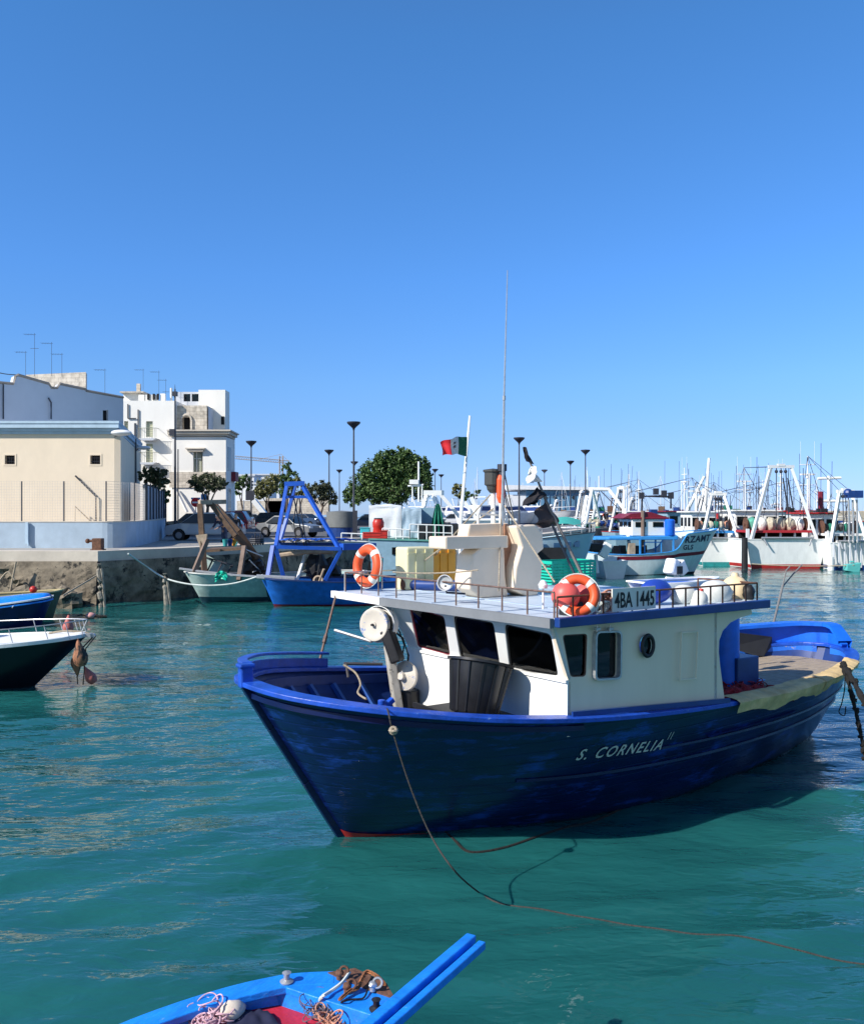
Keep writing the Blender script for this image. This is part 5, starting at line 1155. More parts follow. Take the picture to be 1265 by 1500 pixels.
# --- distant white houses and crane
for i, (x0_, x1_, yt, Y, lb) in enumerate(((345, 372, 697, 190, 'pale distant house left of the trees with dark windows'), (366, 409, 696, 210, 'long low white distant building with a dark strip window'), (372, 395, 709, 180, 'small white distant house partly behind the yellow trees'))):
    T = thing('distant_house', lb, 'building', (cxx((x0_ + x1_) / 2, Y), Y, QZ)); xa_, xb_ = cxx(x0_, Y), cxx(x1_, Y); z1 = cz(yt, Y)
    m = MB(); m.box(((xa_ + xb_) / 2, Y + 4, (QZ + z1) / 2), (xb_ - xa_, 8, z1 - QZ)); part(m, 'walls', farwhite, T)
    m = MB(); m.box(((xa_ + xb_) / 2, Y + 4, z1 + .15), (xb_ - xa_ + .6, 8.6, .3)); part(m, 'roof', bldggrey, T)
    for k in range(4): m = MB(); m.box((mix(xa_, xb_, (k + .5) / 4), Y - .02, z1 - 1.6), ((xb_ - xa_) / 6, .1, 1.1)); part(m, 'window', dglass, T)
T = thing('tower_crane', 'distant tower crane with its jib pointing left over the trees', 'crane', (cxx(412, 420), 420, QZ)); Y = 420
m = MB(); crm = mat('crane_pale', (.45, .33, .25), .6)
def lattice(m, a, b, w_, n, r):
    a = Vector(a); b = Vector(b); d = (b - a).normalized(); s1 = d.cross(Vector((0, 1, 0))).normalized() * w_ / 2; s2 = Vector((0, w_ / 2, 0))
    cs = [s1 + s2, s1 - s2, -s1 - s2, -s1 + s2]
    for c in cs: m.cyl(a + c, b + c, r, n=4, cap=False)
    for i in range(n):
        for k in range(4): m.cyl(a.lerp(b, i / n) + cs[k], a.lerp(b, (i + 1) / n) + cs[(k + 1) % 4], r * .6, n=3, cap=False)
lattice(m, (cxx(412, Y), Y, QZ), (cxx(412, Y), Y, cz(668, Y)), 1.6, 16, .14); part(m, 'tower', crm, T)
m = MB(); lattice(m, (cxx(424, Y), Y, cz(677, Y)), (cxx(345, Y), Y, cz(670, Y)), 1.3, 22, .12); part(m, 'jib', crm, T)
m = MB(); m.cyl((cxx(412, Y), Y, cz(665, Y)), (cxx(380, Y), Y, cz(673, Y)), .08, n=3); m.cyl((cxx(412, Y), Y, cz(665, Y)), (cxx(424, Y), Y, cz(677, Y)), .08, n=3); part(m, 'stay', crm, T)

# =====================================================================
# TREES
# =====================================================================
barkm = mat('bark', (.11, .08, .06), .9, var=.4, vs=8, bump=.6)
def tree(px, Y, lobes, n, ls, lm, label, trunkr=.16, group=None, base=QZ, cone=False, kind='tree'):
    """lobes in pixels: (px, py, rx, ry)"""
    bx_ = cxx(px, Y); T = thing('tree', label, kind, (bx_, Y, base), 0, group); rr = random.Random(int(px * 7 + Y)); s = Y / F_
    L3 = [(Vector((cxx(l[0], Y), Y + rr.uniform(-.3, .3) * l[2] * s, cz(l[1], Y))), l[2] * s, l[3] * s) for l in lobes]
    m = MB(); ctr = sum((l[0] for l in L3), Vector()) / len(L3)
    fork = Vector((mix(bx_, ctr.x, .6), Y, mix(base, ctr.z, .55))); m.tube([(bx_, Y, base - .1), Vector((bx_, Y, mix(base, fork.z, .5))) + Vector((rr.uniform(-.1, .1), 0, 0)), fork], [trunkr * 1.2, trunkr, trunkr * .8], 8)
    for c, rx, rz in L3: m.tube([fork, fork.lerp(c, .5) + Vector((0, 0, .1)), c, c + Vector((rr.uniform(-.3, .3) * rx, rr.uniform(-.3, .3) * rx, rz * .6))], [trunkr * .6, trunkr * .4, trunkr * .2, .02], 5)
    part(m, 'trunk', barkm, T)
    m = MB(); tot = sum(l[1] * l[2] for l in L3)
    for c, rx, rz in L3:
        k = int(n * rx * rz / tot); ncl = max(5, k // 34)
        cls = []
        for _ in range(ncl):
            d = Vector((rr.gauss(0, 1), rr.gauss(0, 1), rr.gauss(0, 1))).normalized() * rr.uniform(.45, 1.05) ** .6; cls.append(c + Vector((d.x * rx, d.y * rx, d.z * rz)))
        cr_ = min(rx, rz) * .24
        for i in range(k):
            q_ = cls[i % ncl]; d = Vector((rr.gauss(0, .45), rr.gauss(0, .45), rr.gauss(0, .45))) * cr_; p = q_ + d
            if cone: p.z += abs(rr.gauss(0, .5)) * cr_
            nrm = (Vector((rr.gauss(0, 1), rr.gauss(0, 1), rr.gauss(.6, 1)))).normalized(); t1 = nrm.orthogonal().normalized(); t2 = nrm.cross(t1); a = rr.uniform(0, 6.28)
            u = (t1 * math.cos(a) + t2 * math.sin(a)) * ls * rr.uniform(.6, 1.3); v = (t2 * math.cos(a) - t1 * math.sin(a)) * ls * .55 * rr.uniform(.6, 1.3)
            o = len(m.v); m.v += [p - u, p + v, p + u, p - v]; m.f.append((o, o + 1, o + 2, o + 3))
    part(m, 'crown', lm, T); return T
lf_olive = leafmat('leaf_olive', (.035, .05, .02), (.13, .15, .07)); lf_pine = leafmat('leaf_pine', (.022, .06, .015), (.12, .2, .05)); lf_yel = leafmat('leaf_yellow', (.09, .1, .03), (.24, .23, .08)); lf_dk = leafmat('leaf_dark', (.025, .038, .018), (.11, .12, .06))
tree(225, 58, [(218, 695, 15, 12), (235, 698, 14, 12), (226, 710, 16, 10)], 3400, .1, lf_olive, 'small round olive green tree left of the tall grey pole', .12)
tree(245, 64, [(243, 728, 8, 10), (236, 722, 8, 8)], 900, .1, lf_pine, 'small bush at the far end of the metal fence', .06, kind='bush')
tree(303, 60, [(291, 707, 13, 11), (306, 705, 15, 12), (322, 709, 11, 10), (303, 716, 14, 8)], 6500, .07, lf_olive, 'round topped street tree in front of the white palazzo', .12)
tree(357, 120, [(355, 708, 12, 12), (348, 715, 6, 10)], 1200, .22, lf_pine, 'green tree between the white palazzo and the street lamp', .15)
tree(395, 115, [(388, 715, 13, 14), (400, 710, 12, 16), (380, 722, 8, 10)], 4200, .15, lf_yel, 'yellow green tree in front of the long low distant building', .15)
tree(420, 125, [(420, 690, 7, 12), (414, 705, 10, 12), (428, 702, 11, 13), (420, 718, 14, 12), (424, 683, 4, 6)], 5000, .15, lf_pine, 'tall ragged tree below the distant crane', .18)
tree(438, 122, [(436, 715, 10, 14), (447, 718, 7, 12)], 1400, .2, lf_yel, 'yellowish tree right of the tall ragged tree', .15)
tree(470, 112, [(462, 722, 13, 14), (478, 720, 13, 14), (470, 714, 12, 10), (487, 730, 8, 10)], 6000, .13, lf_dk, 'dark rounded bushy tree behind the blue gantry', .15)
tree(573, 100, [(573, 690, 26, 24), (598, 690, 26, 22), (548, 700, 24, 24), (530, 715, 20, 20), (612, 708, 22, 24), (580, 720, 32, 20), (562, 676, 14, 14), (590, 672, 14, 14), (520, 728, 16, 14), (618, 688, 14, 18), (604, 680, 14, 14), (545, 725, 24, 16), (535, 694, 8, 10), (575, 665, 6, 8), (585, 662, 5, 8), (600, 666, 5, 8), (625, 700, 8, 8)], 34000, .16, lf_pine, 'very large dark green pine with a broad crown behind the fishing boats', .4, cone=True)
tree(670, 190, [(672, 720, 10, 11)], 900, .3, lf_yel, 'yellow green tree right of the flagstaff', .15)
tree(695, 200, [(694, 722, 10, 7), (682, 726, 8, 7)], 900, .3, lf_pine, 'low green tree among the masts right of the yellow green tree', .15)

# =====================================================================
# STREET LAMPS OF THE QUAY
# =====================================================================
desc = {518: 'tallest dark disc topped street lamp, in front of the big pine', 368: 'disc topped street lamp between the white palazzo and the blue gantry', 482: 'disc topped street lamp above the dark bushy tree', 760: 'disc topped street lamp right of the whip antenna', 857: 'rightmost disc topped street lamp, by the blue steel building', 835: 'disc topped street lamp just left of the rightmost one', 797: 'small distant street lamp between two taller ones right of the black flag', 497: 'small distant street lamp between the bushy tree and the pine', 637: 'tiny distant street lamp touching the right side of the pine', 646: 'tiny distant street lamp just left of the flagstaff', 519: 'distant street lamp lined up with the tallest lamp'}
for px, py in ((518, 618), (368, 646), (482, 659), (760, 641), (857, 659), (835, 675), (797, 688), (497, 688), (637, 687), (646, 695), (519, 676)):
    Y = F_ * 8.25 / (H_ - py); x = cxx(px, Y); T = thing('street_lamp', desc[px], 'street lamp', (x, Y, QZ), 0, 'disc topped street lamps along the quay'); zt_ = cz(py, Y)
    m = MB(); m.cyl((x, Y, QZ), (x, Y, zt_ - .5), .11, .07, 8); part(m, 'pole', polem, T)
    m = MB(); m.lathe([(.09, -.75), (.12, -.6), (.3, -.42), (.55, -.2), (.62, -.1), (.62, 0), (0, .06)], (x, Y, zt_), None, 16); part(m, 'lamp_shade', lampm, T, smooth=True)
    m = MB(); m.lathe([(.0, -.5), (.2, -.45), (.42, -.3), (.45, -.26)], (x, Y, zt_ + .02), None, 12); part(m, 'lamp_glass', alu, T)

# =====================================================================
# CARS
# =====================================================================
tyre = mat('tyre', (.015, .015, .015), .8); rimm = mat('rim', (.3, .3, .32), .35, metal=.7)
redl = mat('tail_lamp', (.5, .01, .015), .3); hl_ = mat('head_lamp', (.7, .7, .72), .2); platem = mat('number_plate', (.7, .7, .68), .5)
def car(px, Y, rz, paint, label, kind='saloon', L_=4.3, W_=1.75, H__=1.5, group='cars parked on the quay'):
    x = cxx(px, Y); T = thing('parked_car', label, 'car', (x, Y, QZ), R(rz), group); F = Matrix.Translation((x, Y, QZ)) @ Matrix.Rotation(R(rz), 4, 'Z')
    h = H__; l = L_ / 2
    if kind == 'mpv': prof = [(-l, .35), (-l, .75), (-l + .1, .9), (-l + .95, 1.05), (-l + 1.75, h), (l - .7, h), (l - .1, 1.0), (l, .8), (l, .35)]; g = [(-l + .95, 1.03), (-l + 1.72, h - .08), (l - .72, h - .08), (l - .28, 1.03)]
    elif kind == 'suv': prof = [(-l, .4), (-l, .9), (-l + .15, 1.0), (-l + 1.1, 1.08), (-l + 1.7, h), (l - .45, h), (l - .05, 1.1), (l, .9), (l, .4)]; g = [(-l + 1.15, 1.08), (-l + 1.68, h - .08), (l - .5, h - .08), (l - .22, 1.08)]
    else: prof = [(-l, .35), (-l, .65), (-l + .1, .78), (-l + 1.2, .92), (-l + 1.95, h), (l - 1.4, h), (l - .75, .98), (l - .05, .92), (l, .7), (l, .35)]; g = [(-l + 1.22, .92), (-l + 1.93, h - .07), (l - 1.42, h - .07), (l - .85, .95)]
    # body cross-sections across the width: narrower roof
    def wz(z): return W_ / 2 * (1 if z < .95 else 1 - .2 * (z - .95) / (h - .95))
    m = MB(); k = len(prof); vs = []
    for s_ in (-1, 1): vs += [Vector((a, s_ * wz(b), b)) for a, b in prof]
    cut = []
    fs = [(i, (i + 1) % k, (i + 1) % k + k, i + k) for i in range(k)]
    m.add(vs, fs)
    for s_ in (-1, 1):
        wells = []
        for wx in (-l + .82, l - .8): wells.append([(wx + .37 * math.cos(R(a)), max(.351, .33 + .37 * math.sin(R(a)))) for a in range(180, -1, -20)])
        pl_ = [(prof[0][0], .35)] + [p for p in wells[0]] + [p for p in wells[1]] + [(prof[-1][0], .35)] + prof[::-1][1:-1]
        pl2 = []
        for p in pl_:
            if not pl2 or (abs(p[0] - pl2[-1][0]) + abs(p[1] - pl2[-1][1])) > 1e-4: pl2.append(p)
        m.prism(pl2, lambda a, b: Vector((a, s_ * (wz(b) + .002), b)), lambda a, b: Vector((a, s_ * (wz(b) - .04), b)))
    part(m, 'body', paint, T, F=F, bevel=.03)
    m = MB()
    for s_ in (-1, 1): m.prism(g, lambda a, b: Vector((a, s_ * (wz(b) + .012), b)), lambda a, b: Vector((a, s_ * (wz(b) + .003), b)))
    gi = 3 if kind != 'saloon' else 3
    a, b = prof[gi], prof[gi + 1]; a2, b2 = prof[gi + 2], prof[gi + 3]
    for p, q_ in ((a, b), (b2, a2)):
        sg = -1 if p is a else 1; n_ = Vector((sg * .8, 0, .5)).normalized() * .012
        P_ = [Vector((mix(p[0], q_[0], .06), -wz(p[1]) * .9, mix(p[1], q_[1], .06))), Vector((mix(p[0], q_[0], .06), wz(p[1]) * .9, mix(p[1], q_[1], .06))), Vector((mix(p[0], q_[0], .92), wz(q_[1]) * .9, mix(p[1], q_[1], .92))), Vector((mix(p[0], q_[0], .92), -wz(q_[1]) * .9, mix(p[1], q_[1], .92)))]
        m.add([v + n_ for v in P_], [(0, 1, 2, 3)])
    part(m, 'window_glass', mat('car_glass', (.02, .025, .03), .08), T, F=F)
    for wx in (-l + .82, l - .8):
        for s_ in (-1, 1):
            m = MB(); y0 = s_ * (W_ / 2 - .2); y1 = s_ * (W_ / 2 + .01); m.cyl((wx, y0, .32), (wx, y1, .32), .32, n=20); wh = part(m, 'wheel', tyre, T, F=F)
            m = MB(); m.cyl((wx, y1, .32), (wx, y1 + s_ * .012, .32), .19, n=14); part(m, 'rim', rimm, wh, F=F)
    for s_ in (-1, 1):
        m = MB(); m.box((-l + .02, s_ * (W_ / 2 - .25), .68), (.1, .34, .14)); part(m, 'headlight', hl_, T, F=F)
        m = MB(); m.box((l - .03, s_ * (W_ / 2 - .16), .85), (.12, .24, .26)); part(m, 'tail_light', redl, T, F=F)
    m = MB(); m.box((l + .005, 0, .6), (.02, .5, .12)); part(m, 'number_plate', platem, T, F=F)
    return T
cs = mat('car_silver', (.42, .44, .46), .4, metal=.4, var=.03, coat=.1); cg = mat('car_grey', (.22, .23, .24), .4, metal=.4, var=.03, coat=.1); cb = mat('car_black', (.012, .012, .015), .15, coat=.8); cw = mat('car_white', (.75, .75, .75), .25, coat=.6, var=.03); cr_ = mat('car_red', (.28, .01, .03), .25, coat=.6); cbl = mat('car_darkblue', (.02, .04, .09), .25, coat=.6)
car(302, 54, 4, cs, 'silver people carrier parked side on beside the blue wall', 'mpv', 4.5, 1.8, 1.68)
car(279, 66, 15, cb, 'black hatchback behind the silver people carrier', 'suv', 4.0, 1.75, 1.6)
car(326, 72, 0, cr_, 'dark red car behind the silver people carrier', 'suv', 4.4, 1.8, 1.75)
car(408, 92, 172, cb, 'black estate car with red tail lamps under the street lamp', 'suv', 4.4, 1.8, 1.65)
car(424, 61, 155, cg, 'grey saloon car parked at an angle behind the blue gantry', 'saloon', 4.3, 1.8, 1.45)
car(448, 100, 150, cbl, 'dark blue car behind the grey saloon', 'suv', 4.2, 1.75, 1.5)
car(535, 88, 10, cbl, 'dark blue hatchback between the grey tank and the white tarpaulin', 'saloon', 4.0, 1.75, 1.5)
car(345, 104, 0, cb, 'black van like car left of the street lamp', 'suv', 4.0, 1.8, 1.9)
car(366, 108, 20, cw, 'white car by the foot of the street lamp', 'saloon', 4.1)
car(660, 118, 5, cw, 'white car on the quay behind the flagstaff', 'saloon', 4.1)
car(690, 128, 175, cs, 'silver car on the quay behind the cream console', 'saloon', 4.1)
car(640, 124, 5, cbl, 'dark blue car on the quay left of the flagstaff', 'saloon', 4.2)
car(612, 112, 8, cw, 'white car on the quay below the big pine', 'suv', 4.2)
# no-entry sign, other sign
Y = 58; x = cxx(287, Y); T = thing('road_sign', 'round red no entry sign on a thin post', 'road sign', (x, Y, QZ)); m = MB(); m.cyl((x, Y, QZ), (x, Y, cz(731, Y)), .03, n=8); part(m, 'post', steel, T)
m = MB(); m.cyl((x, Y - .04, cz(736, Y)), (x, Y - .06, cz(736, Y)), .3, n=28); sg = part(m, 'sign_disc', mat('sign_red', (.65, .01, .02), .4), T); m = MB(); m.box((x, Y - .07, cz(736, Y)), (.42, .012, .1)); part(m, 'sign_bar', white, sg)
m = MB(); m.box((x, Y - .03, cz(730.2, Y)), (.6, .02, .12)); part(m, 'sign_plate', mat('sign_blue', (.1, .3, .6), .5), T)
Y = 62; x = cxx(299, Y); T = thing('road_sign', 'small square blue sign right of the no entry sign', 'road sign', (x, Y, QZ)); m = MB(); m.cyl((x, Y, QZ), (x, Y, cz(726, Y)), .03, n=6); part(m, 'post', steel, T); m = MB(); m.box((x, Y - .04, cz(728, Y)), (.4, .03, .4)); part(m, 'sign_plate', MATS['sign_blue'], T)
T = thing('information_board', 'black rectangular board on the street lamp beside the yellow trees', 'sign board', (cxx(367, 104), 104, QZ)); m = MB(); m.box((cxx(367, 104), 103.7, cz(726, 104)), (1.0, .1, 1.1)); part(m, 'board', lampm, T); m = MB(); m.cyl((cxx(358, 104), 103.7, QZ), (cxx(358, 104), 103.7, cz(733, 104)), .06); part(m, 'post', steel, T)
m = MB(); m.box((cxx(436, 140), 140, cz(742, 140)), (10, .5, 2.6)); m.box((cxx(385, 140), 140, cz(744, 140)), (8, .5, 2.2)); tag(m.build('garden_wall', tufa, None, base=(cxx(410, 140), 140, QZ)), 'pale stone wall below the yellow green trees', 'wall')
T = thing('access_ramp', 'white slanting gangway ramp in front of the stone wall', 'ramp', (cxx(378, 96), 96, QZ)); m = MB(); m.beam(at(372, 733, Y=96), at(388, 753, Y=96), 1.0, .5); part(m, 'ramp_deck', white, T)
# bollard, grey tank, tarpaulin boxes
Y = 39.5; x = cxx(140, Y); T = thing('mooring_bollard', 'rusty square mooring bollard with a side knob at the quay edge', 'bollard', (x, Y, QZ))
m = MB(); m.box((x + .12, Y, QZ + .27), (.42, .4, .54)); m.box((x + .12, Y, QZ + .03), (.55, .5, .06)); part(m, 'bollard_block', rust, T, bevel=.03); m = MB(); m.cyl((x - .1, Y, QZ + .42), (x - .32, Y, QZ + .42), .06, n=10); m.ball((x - .34, Y, QZ + .42), .11, n=10); part(m, 'bollard_knob', rust, T, smooth=True)
Y = 62; T = thing('storage_tank', 'grey round canvas covered tank with dark blue base on the quay', 'tank', (cxx(500, Y), Y, QZ)); m = MB(); m.lathe([(1.0, 0), (1.0, .65)], (cxx(500, Y), Y, QZ), None, 24); part(m, 'tank_base', fascia, T); m = MB(); m.lathe([(1.05, .65), (1.03, 1.72), (0, 1.8)], (cxx(500, Y), Y, QZ), None, 24); part(m, 'tank_cover', greyt, T, smooth=True)
m = MB(); m.box((cxx(520, 61), 61, QZ + .9), (.3, .3, 1.8)); tag(m.build('electric_post', lampm, None, base=(cxx(520, 61), 61, QZ)), 'square black service post beside the grey tank', 'post')
# people
skin = mat('skin', (.55, .33, .23), .6)
def person(px, Y, face, top, trous, hairc, label, lean=.35, arms=0.0, zb=QZ):
    x = cxx(px, Y); T = thing('person', label, 'person', (x, Y, zb), R(face)); F = Matrix.Translation((x, Y, zb)) @ Matrix.Rotation(R(face), 4, 'Z')
    J = {}; J['pel'] = (0, 0, .92); sh = (0, -lean * .55, 1.38 - lean * .18)
    ch = (0, -lean * .3, 1.16 - lean * .05); nk = (0, -lean * .66, 1.48 - lean * .22); hd = (0, -lean * .78, 1.6 - lean * .25)
    V = [J['pel'], ch, sh, nk, hd]; Rr = [.145, .14, .135, .055, .075]; E = [(0, 1), (1, 2), (2, 3), (3, 4)]
    for s_ in (-1, 1):
        o = len(V); V += [(s_ * .1, 0, .86), (s_ * .11, -.03, .48), (s_ * .12, .02, .08), (s_ * .13, -.14, .04)]; Rr += [.1, .065, .045, .04]; E += [(0, o), (o, o + 1), (o + 1, o + 2), (o + 2, o + 3)]
        o = len(V); V += [(s_ * .2, sh[1], sh[2] - .01), (s_ * .25, sh[1] - .1, sh[2] - .27), (s_ * .2, sh[1] - .32, sh[2] - .42), (s_ * .18, sh[1] - .42, sh[2] - .46)]; Rr += [.06, .045, .035, .035]; E += [(2, o), (o, o + 1), (o + 1, o + 2), (o + 2, o + 3)]
    me = bpy.data.meshes.new('body'); I = RM[T.name].inverted(); me.from_pydata([I @ F @ Vector(v) for v in V], E, []); o = bpy.data.objects.new('body', me); col.objects.link(o); o.parent = T
    me.materials.append(skin); md = o.modifiers.new('skin', 'SKIN'); sv = me.skin_vertices[0].data
    for i, r in enumerate(Rr): sv[i].radius = (r, r)
    sv[0].use_root = True; o.modifiers.new('sub', 'SUBSURF').levels = 2; o.modifiers['sub'].render_levels = 2; md.use_smooth_shade = True
    # head, face, hair, clothes
    m = MB(); H3 = Vector(hd) + Vector((0, -.02, .04)); m.ball(H3, .1, (.85, 1, 1.2), n=16); m.ball(H3 + Vector((0, -.1, -.01)), .016, n=6); part(m, 'head', skin, T, F=F, smooth=True)
    m = MB(); m.ball(H3 + Vector((0, .02, .035)), .108, (.9, 1, 1.05), n=14, jit=.2); part(m, 'hair', hairc, T, F=F, smooth=True)
    m = MB()
    for e in (-1, 1): m.ball(H3 + Vector((e * .035, -.092, .01)), .01, n=6)
    part(m, 'eyes', lampm, T, F=F)
    for s_ in (-1, 1):
        m = MB(); h0 = Vector((s_ * .18, sh[1] - .42, sh[2] - .46)); m.box(h0 + Vector((0, -.04, -.01)), (.07, .08, .03))
        for k in range(4): m.tube([h0 + Vector((-.026 + k * .017, -.08, -.01)), h0 + Vector((-.026 + k * .017, -.115, -.02)), h0 + Vector((-.026 + k * .017, -.13, -.04))], .008, 5)
        m.tube([h0 + Vector((-s_ * .035, -.02, 0)), h0 + Vector((-s_ * .06, -.06, -.01))], .009, 5); part(m, 'hand', skin, T, F=F)
    m = MB(); m.tube([(0, 0, .84), (0, 0, .98), ch, sh, (0, sh[1] - .02, sh[2] + .07)], [.16, .165, .17, .165, .08], 14)
    for s_ in (-1, 1): m.tube([(s_ * .1, sh[1], sh[2]), (s_ * .2, sh[1], sh[2] - .01), (s_ * .255, sh[1] - .1, sh[2] - .27), (s_ * .21, sh[1] - .3, sh[2] - .41)], [.08, .08, .062, .05], 10)
    part(m, 'jacket', top, T, F=F, smooth=True)
    m = MB()
    for s_ in (-1, 1): m.tube([(s_ * .05, 0, .94), (s_ * .1, 0, .84), (s_ * .11, -.03, .48), (s_ * .12, .02, .1)], [.12, .12, .085, .065], 12)
    part(m, 'trousers', trous, T, F=F, smooth=True)
    m = MB()
    for s_ in (-1, 1): m.ball((s_ * .125, -.06, .05), .07, (.75, 1.9, .7), n=10)
    part(m, 'shoes', black, T, F=F, smooth=True)
    return T
person(329, 50.0, -30, mat('jacket_navy', (.02, .025, .06), .8), mat('jeans', (.04, .06, .12), .8), farwhite, 'grey haired person in a navy jacket bending forward by the silver car', .75)
person(344, 51.5, 20, mat('coat_dark', (.03, .03, .035), .8), mat('trousers_dark', (.03, .03, .03), .8), mat('hair_blond', (.3, .2, .1), .8), 'fair haired person in a dark coat bending beside the one in navy', .65)
# bins beside the people
for i, (px, mt, lb) in enumerate(((330, teal, 'teal tub on the quay in front of the two people'), (337, fascia, 'dark blue tub between the teal and yellow ones'), (343, oran, 'yellow tub at the right end of the row'))):
    Y = 44.5 + i * .3; x = cxx(px, Y); T = thing('fish_tub', lb, 'tub', (x, Y, QZ), 0, 'small tubs on the quay'); m = MB(); m.lathe([(.1, 0), (.14, .34), (.16, .35), (.12, .34), (.1, .03), (0, .03)], (x, Y, QZ), None, 16); part(m, 'tub_body', mt, T, smooth=True)
m = MB()
for i in range(5): m.cyl((cxx(370 + i * 3, 45.6), 45.6 + i * .15, QZ), (cxx(370 + i * 3, 45.6), 45.6 + i * .15, QZ + .5 + .12 * (i % 2)), .04, n=6)
for i in range(3): m.torus((cxx(376, 45.8), 45.8, QZ + .12 + i * .1), .35, .05, None, 16, 6)
tag(m.build('gear_heap', lampm, None, base=(cxx(374, 45.6), 45.6, QZ)), 'dark heap of ropes and gear at the quay edge', 'gear heap')
# poles standing in the water against the quay
for px, Y, yb, yt, lb in ((148, 37.6, 890, 826, 'weathered timber fender post at the quay corner'), (244, 38.6, 886, 840, 'leaning timber post in the water where the pale rope is tied')):
    T = thing('timber_post', lb, 'post', at(px, yb, Y=Y)); m = MB(); rr = random.Random(px); p0, p1 = at(px, yb + 4, Y=Y), at(px - 3, yt, Y=Y); m.tube([p0.lerp(p1, i / 8) + Vector((rr.uniform(-.03, .03), 0, 0)) for i in range(9)], [.12 * rr.uniform(.7, 1.1) for _ in range(9)], 8); part(m, 'post', mat('barnacle_wood', (.3, .27, .22), .95, var=.5, vs=6, bump=.8), T)
    m = MB(); m.tube([p0 + Vector((.18, 0, 0)), p1 + Vector((.12, 0, -.2))], .06, 6); part(m, 'brace', MATS['barnacle_wood'], T)
m = MB(); m.tube(smooth([at(188, 811, z=2.32), at(215, 830, Y=39.4), at(245, 848, Y=38.6), at(290, 857, Y=38.2), at(340, 855, Y=38), at(385, 842, Y=37.8)], 8), .035, 6); tag(m.build('pale_rope', ropew, None, base=at(245, 848, Y=38.6), smooth=True), 'pale mooring rope sagging from the quay to the blue gantry boat', 'rope')
m = MB(); m.tube(smooth([at(150, 838, Y=38.0), at(120, 856, Y=36.5), at(93, 872, Y=35)], 8), .03, 6); tag(m.build('pale_rope', rope, None, base=at(120, 856, Y=36.5), smooth=True), 'tan rope from the corner post down to the olive rowing boat', 'rope')
m = MB(); m.cyl((cxx(0, 37), 37.9, .6), (cxx(9, 37), 37.9, 1.9), .04); m.tube(smooth([at(0, 850, Y=37.9), at(12, 838, Y=37.9), at(22, 850, Y=37.9)], 6), .04); tag(m.build('hanging_rope', rope, None, base=(cxx(5, 37.9), 37.9, 1.2)), 'old rope hanging on the rock face at the left edge', 'rope')
rr = random.Random(4)
for i, px in enumerate((6, 24, 40, 56, 70, 84, 98)):
    m = MB(); c = at(px, 880 - (i % 3) * 5, Y=37.6); c.z = max(c.z, .1); m.ball(c, rr.uniform(.35, .6), (1.2, .7, .8), n=12, jit=.7); tag(m.build('shore_rock', rock, None, base=c, smooth=False), 'rough brown rock at the foot of the quay, %s from the left edge' % ('first', 'second', 'third', 'fourth', 'fifth', 'sixth', 'seventh')[i], 'rock', 'rocks at the foot of the quay')

# =====================================================================
# OTHER BOATS
# =====================================================================
def genst(L_, Bm, zb, zm, zs, rake=.9, stern='round', wl=.8):
    h = Bm / 2; st = [(-rake, 0, zb, 0, 0), (-rake * .85, h * .3, zb * .985, L_ * .015, h * .04), (-rake * .4, h * .62, mix(zb, zm, .15), L_ * .06, h * .18), (L_ * .08, h * .86, mix(zb, zm, .4), L_ * .16, h * .45 * wl * 1.2), (L_ * .25, h, mix(zb, zm, .78), L_ * .3, h * .8 * wl * 1.1),
          (L_ * .45, h * 1.02, zm, L_ * .47, h * wl * 1.1), (L_ * .65, h, mix(zm, zs, .3), L_ * .65, h * wl * 1.1), (L_ * .85, h * .92, mix(zm, zs, .7), L_ * .82, h * .85 * wl)]
    if stern == 'round': st += [(L_ * .96, h * .62, zs, L_ * .9, h * .4 * wl), (L_ * 1.0, h * .3, zs, L_ * .93, h * .2 * wl), (L_ * 1.01, 0, zs, L_ * .93, 0)]
    else: st += [(L_, h * .84, zs, L_ * .98, h * .75 * wl)]
    return st
def mkhull(T, F, st, hm, gm, dm, deckz=None, stern='round', gw=.05, boot=None, bootz=.12, inm=None, p=.8):
    Hh = Hull(st, p); part(Hh.outer(k=4, nv=8), 'hull', hm, T, F=F, smooth=True)
    zmin = min(s_[2] for s_ in st); dz = deckz if deckz is not None else zmin - .25
    part(Hh.inner(dz, .05, k=4), 'inner_side', inm or hm, T, F=F, smooth=True); part(Hh.deck(dz, .05, k=4), 'deck', dm, T, F=F)
    m = MB(); band(Hh.ring(k=4), gw * .8, gw * 1.6, gw, m, closed=True); part(m, 'gunwale', gm, T, F=F)
    if stern != 'round':
        s_ = st[-1]; m = MB(); xr_, br, zr, xw, bw = s_; m.prism([(-bw * .6, -.35), (bw * .6, -.35), (bw, 0), (br, zr), (-br, zr), (-bw, 0)], lambda y, z: Vector((mix(xw, xr_, z / zr) + .01, y, z)), lambda y, z: Vector((mix(xw, xr_, z / zr) - .06, y, z))); part(m, 'transom', hm, T, F=F)
        if boot: m = MB(); m.prism([(-bw * .99, -.1), (bw * .99, -.1), (bw * 1.02, bootz), (-bw * 1.02, bootz)], lambda y, z: Vector((mix(xw, xr_, z / zr) + .025, y, z)), lambda y, z: Vector((mix(xw, xr_, z / zr) + .012, y, z))); part(m, 'transom_stripe', boot, T, F=F)
    if boot:
        m = MB()
        for side in (-1, 1): m.grid(lambda u, v: Hh.P(u * Hh.n, -.2 + v * (.2 + bootz / st[5][2]), side, .012), 40, 3)
        part(m, 'boot_top', boot, T, F=F, smooth=True)
    return Hh
def frame(x, y, deg): return Matrix.Translation((x, y, 0)) @ Matrix.Rotation(R(deg), 4, 'Z')
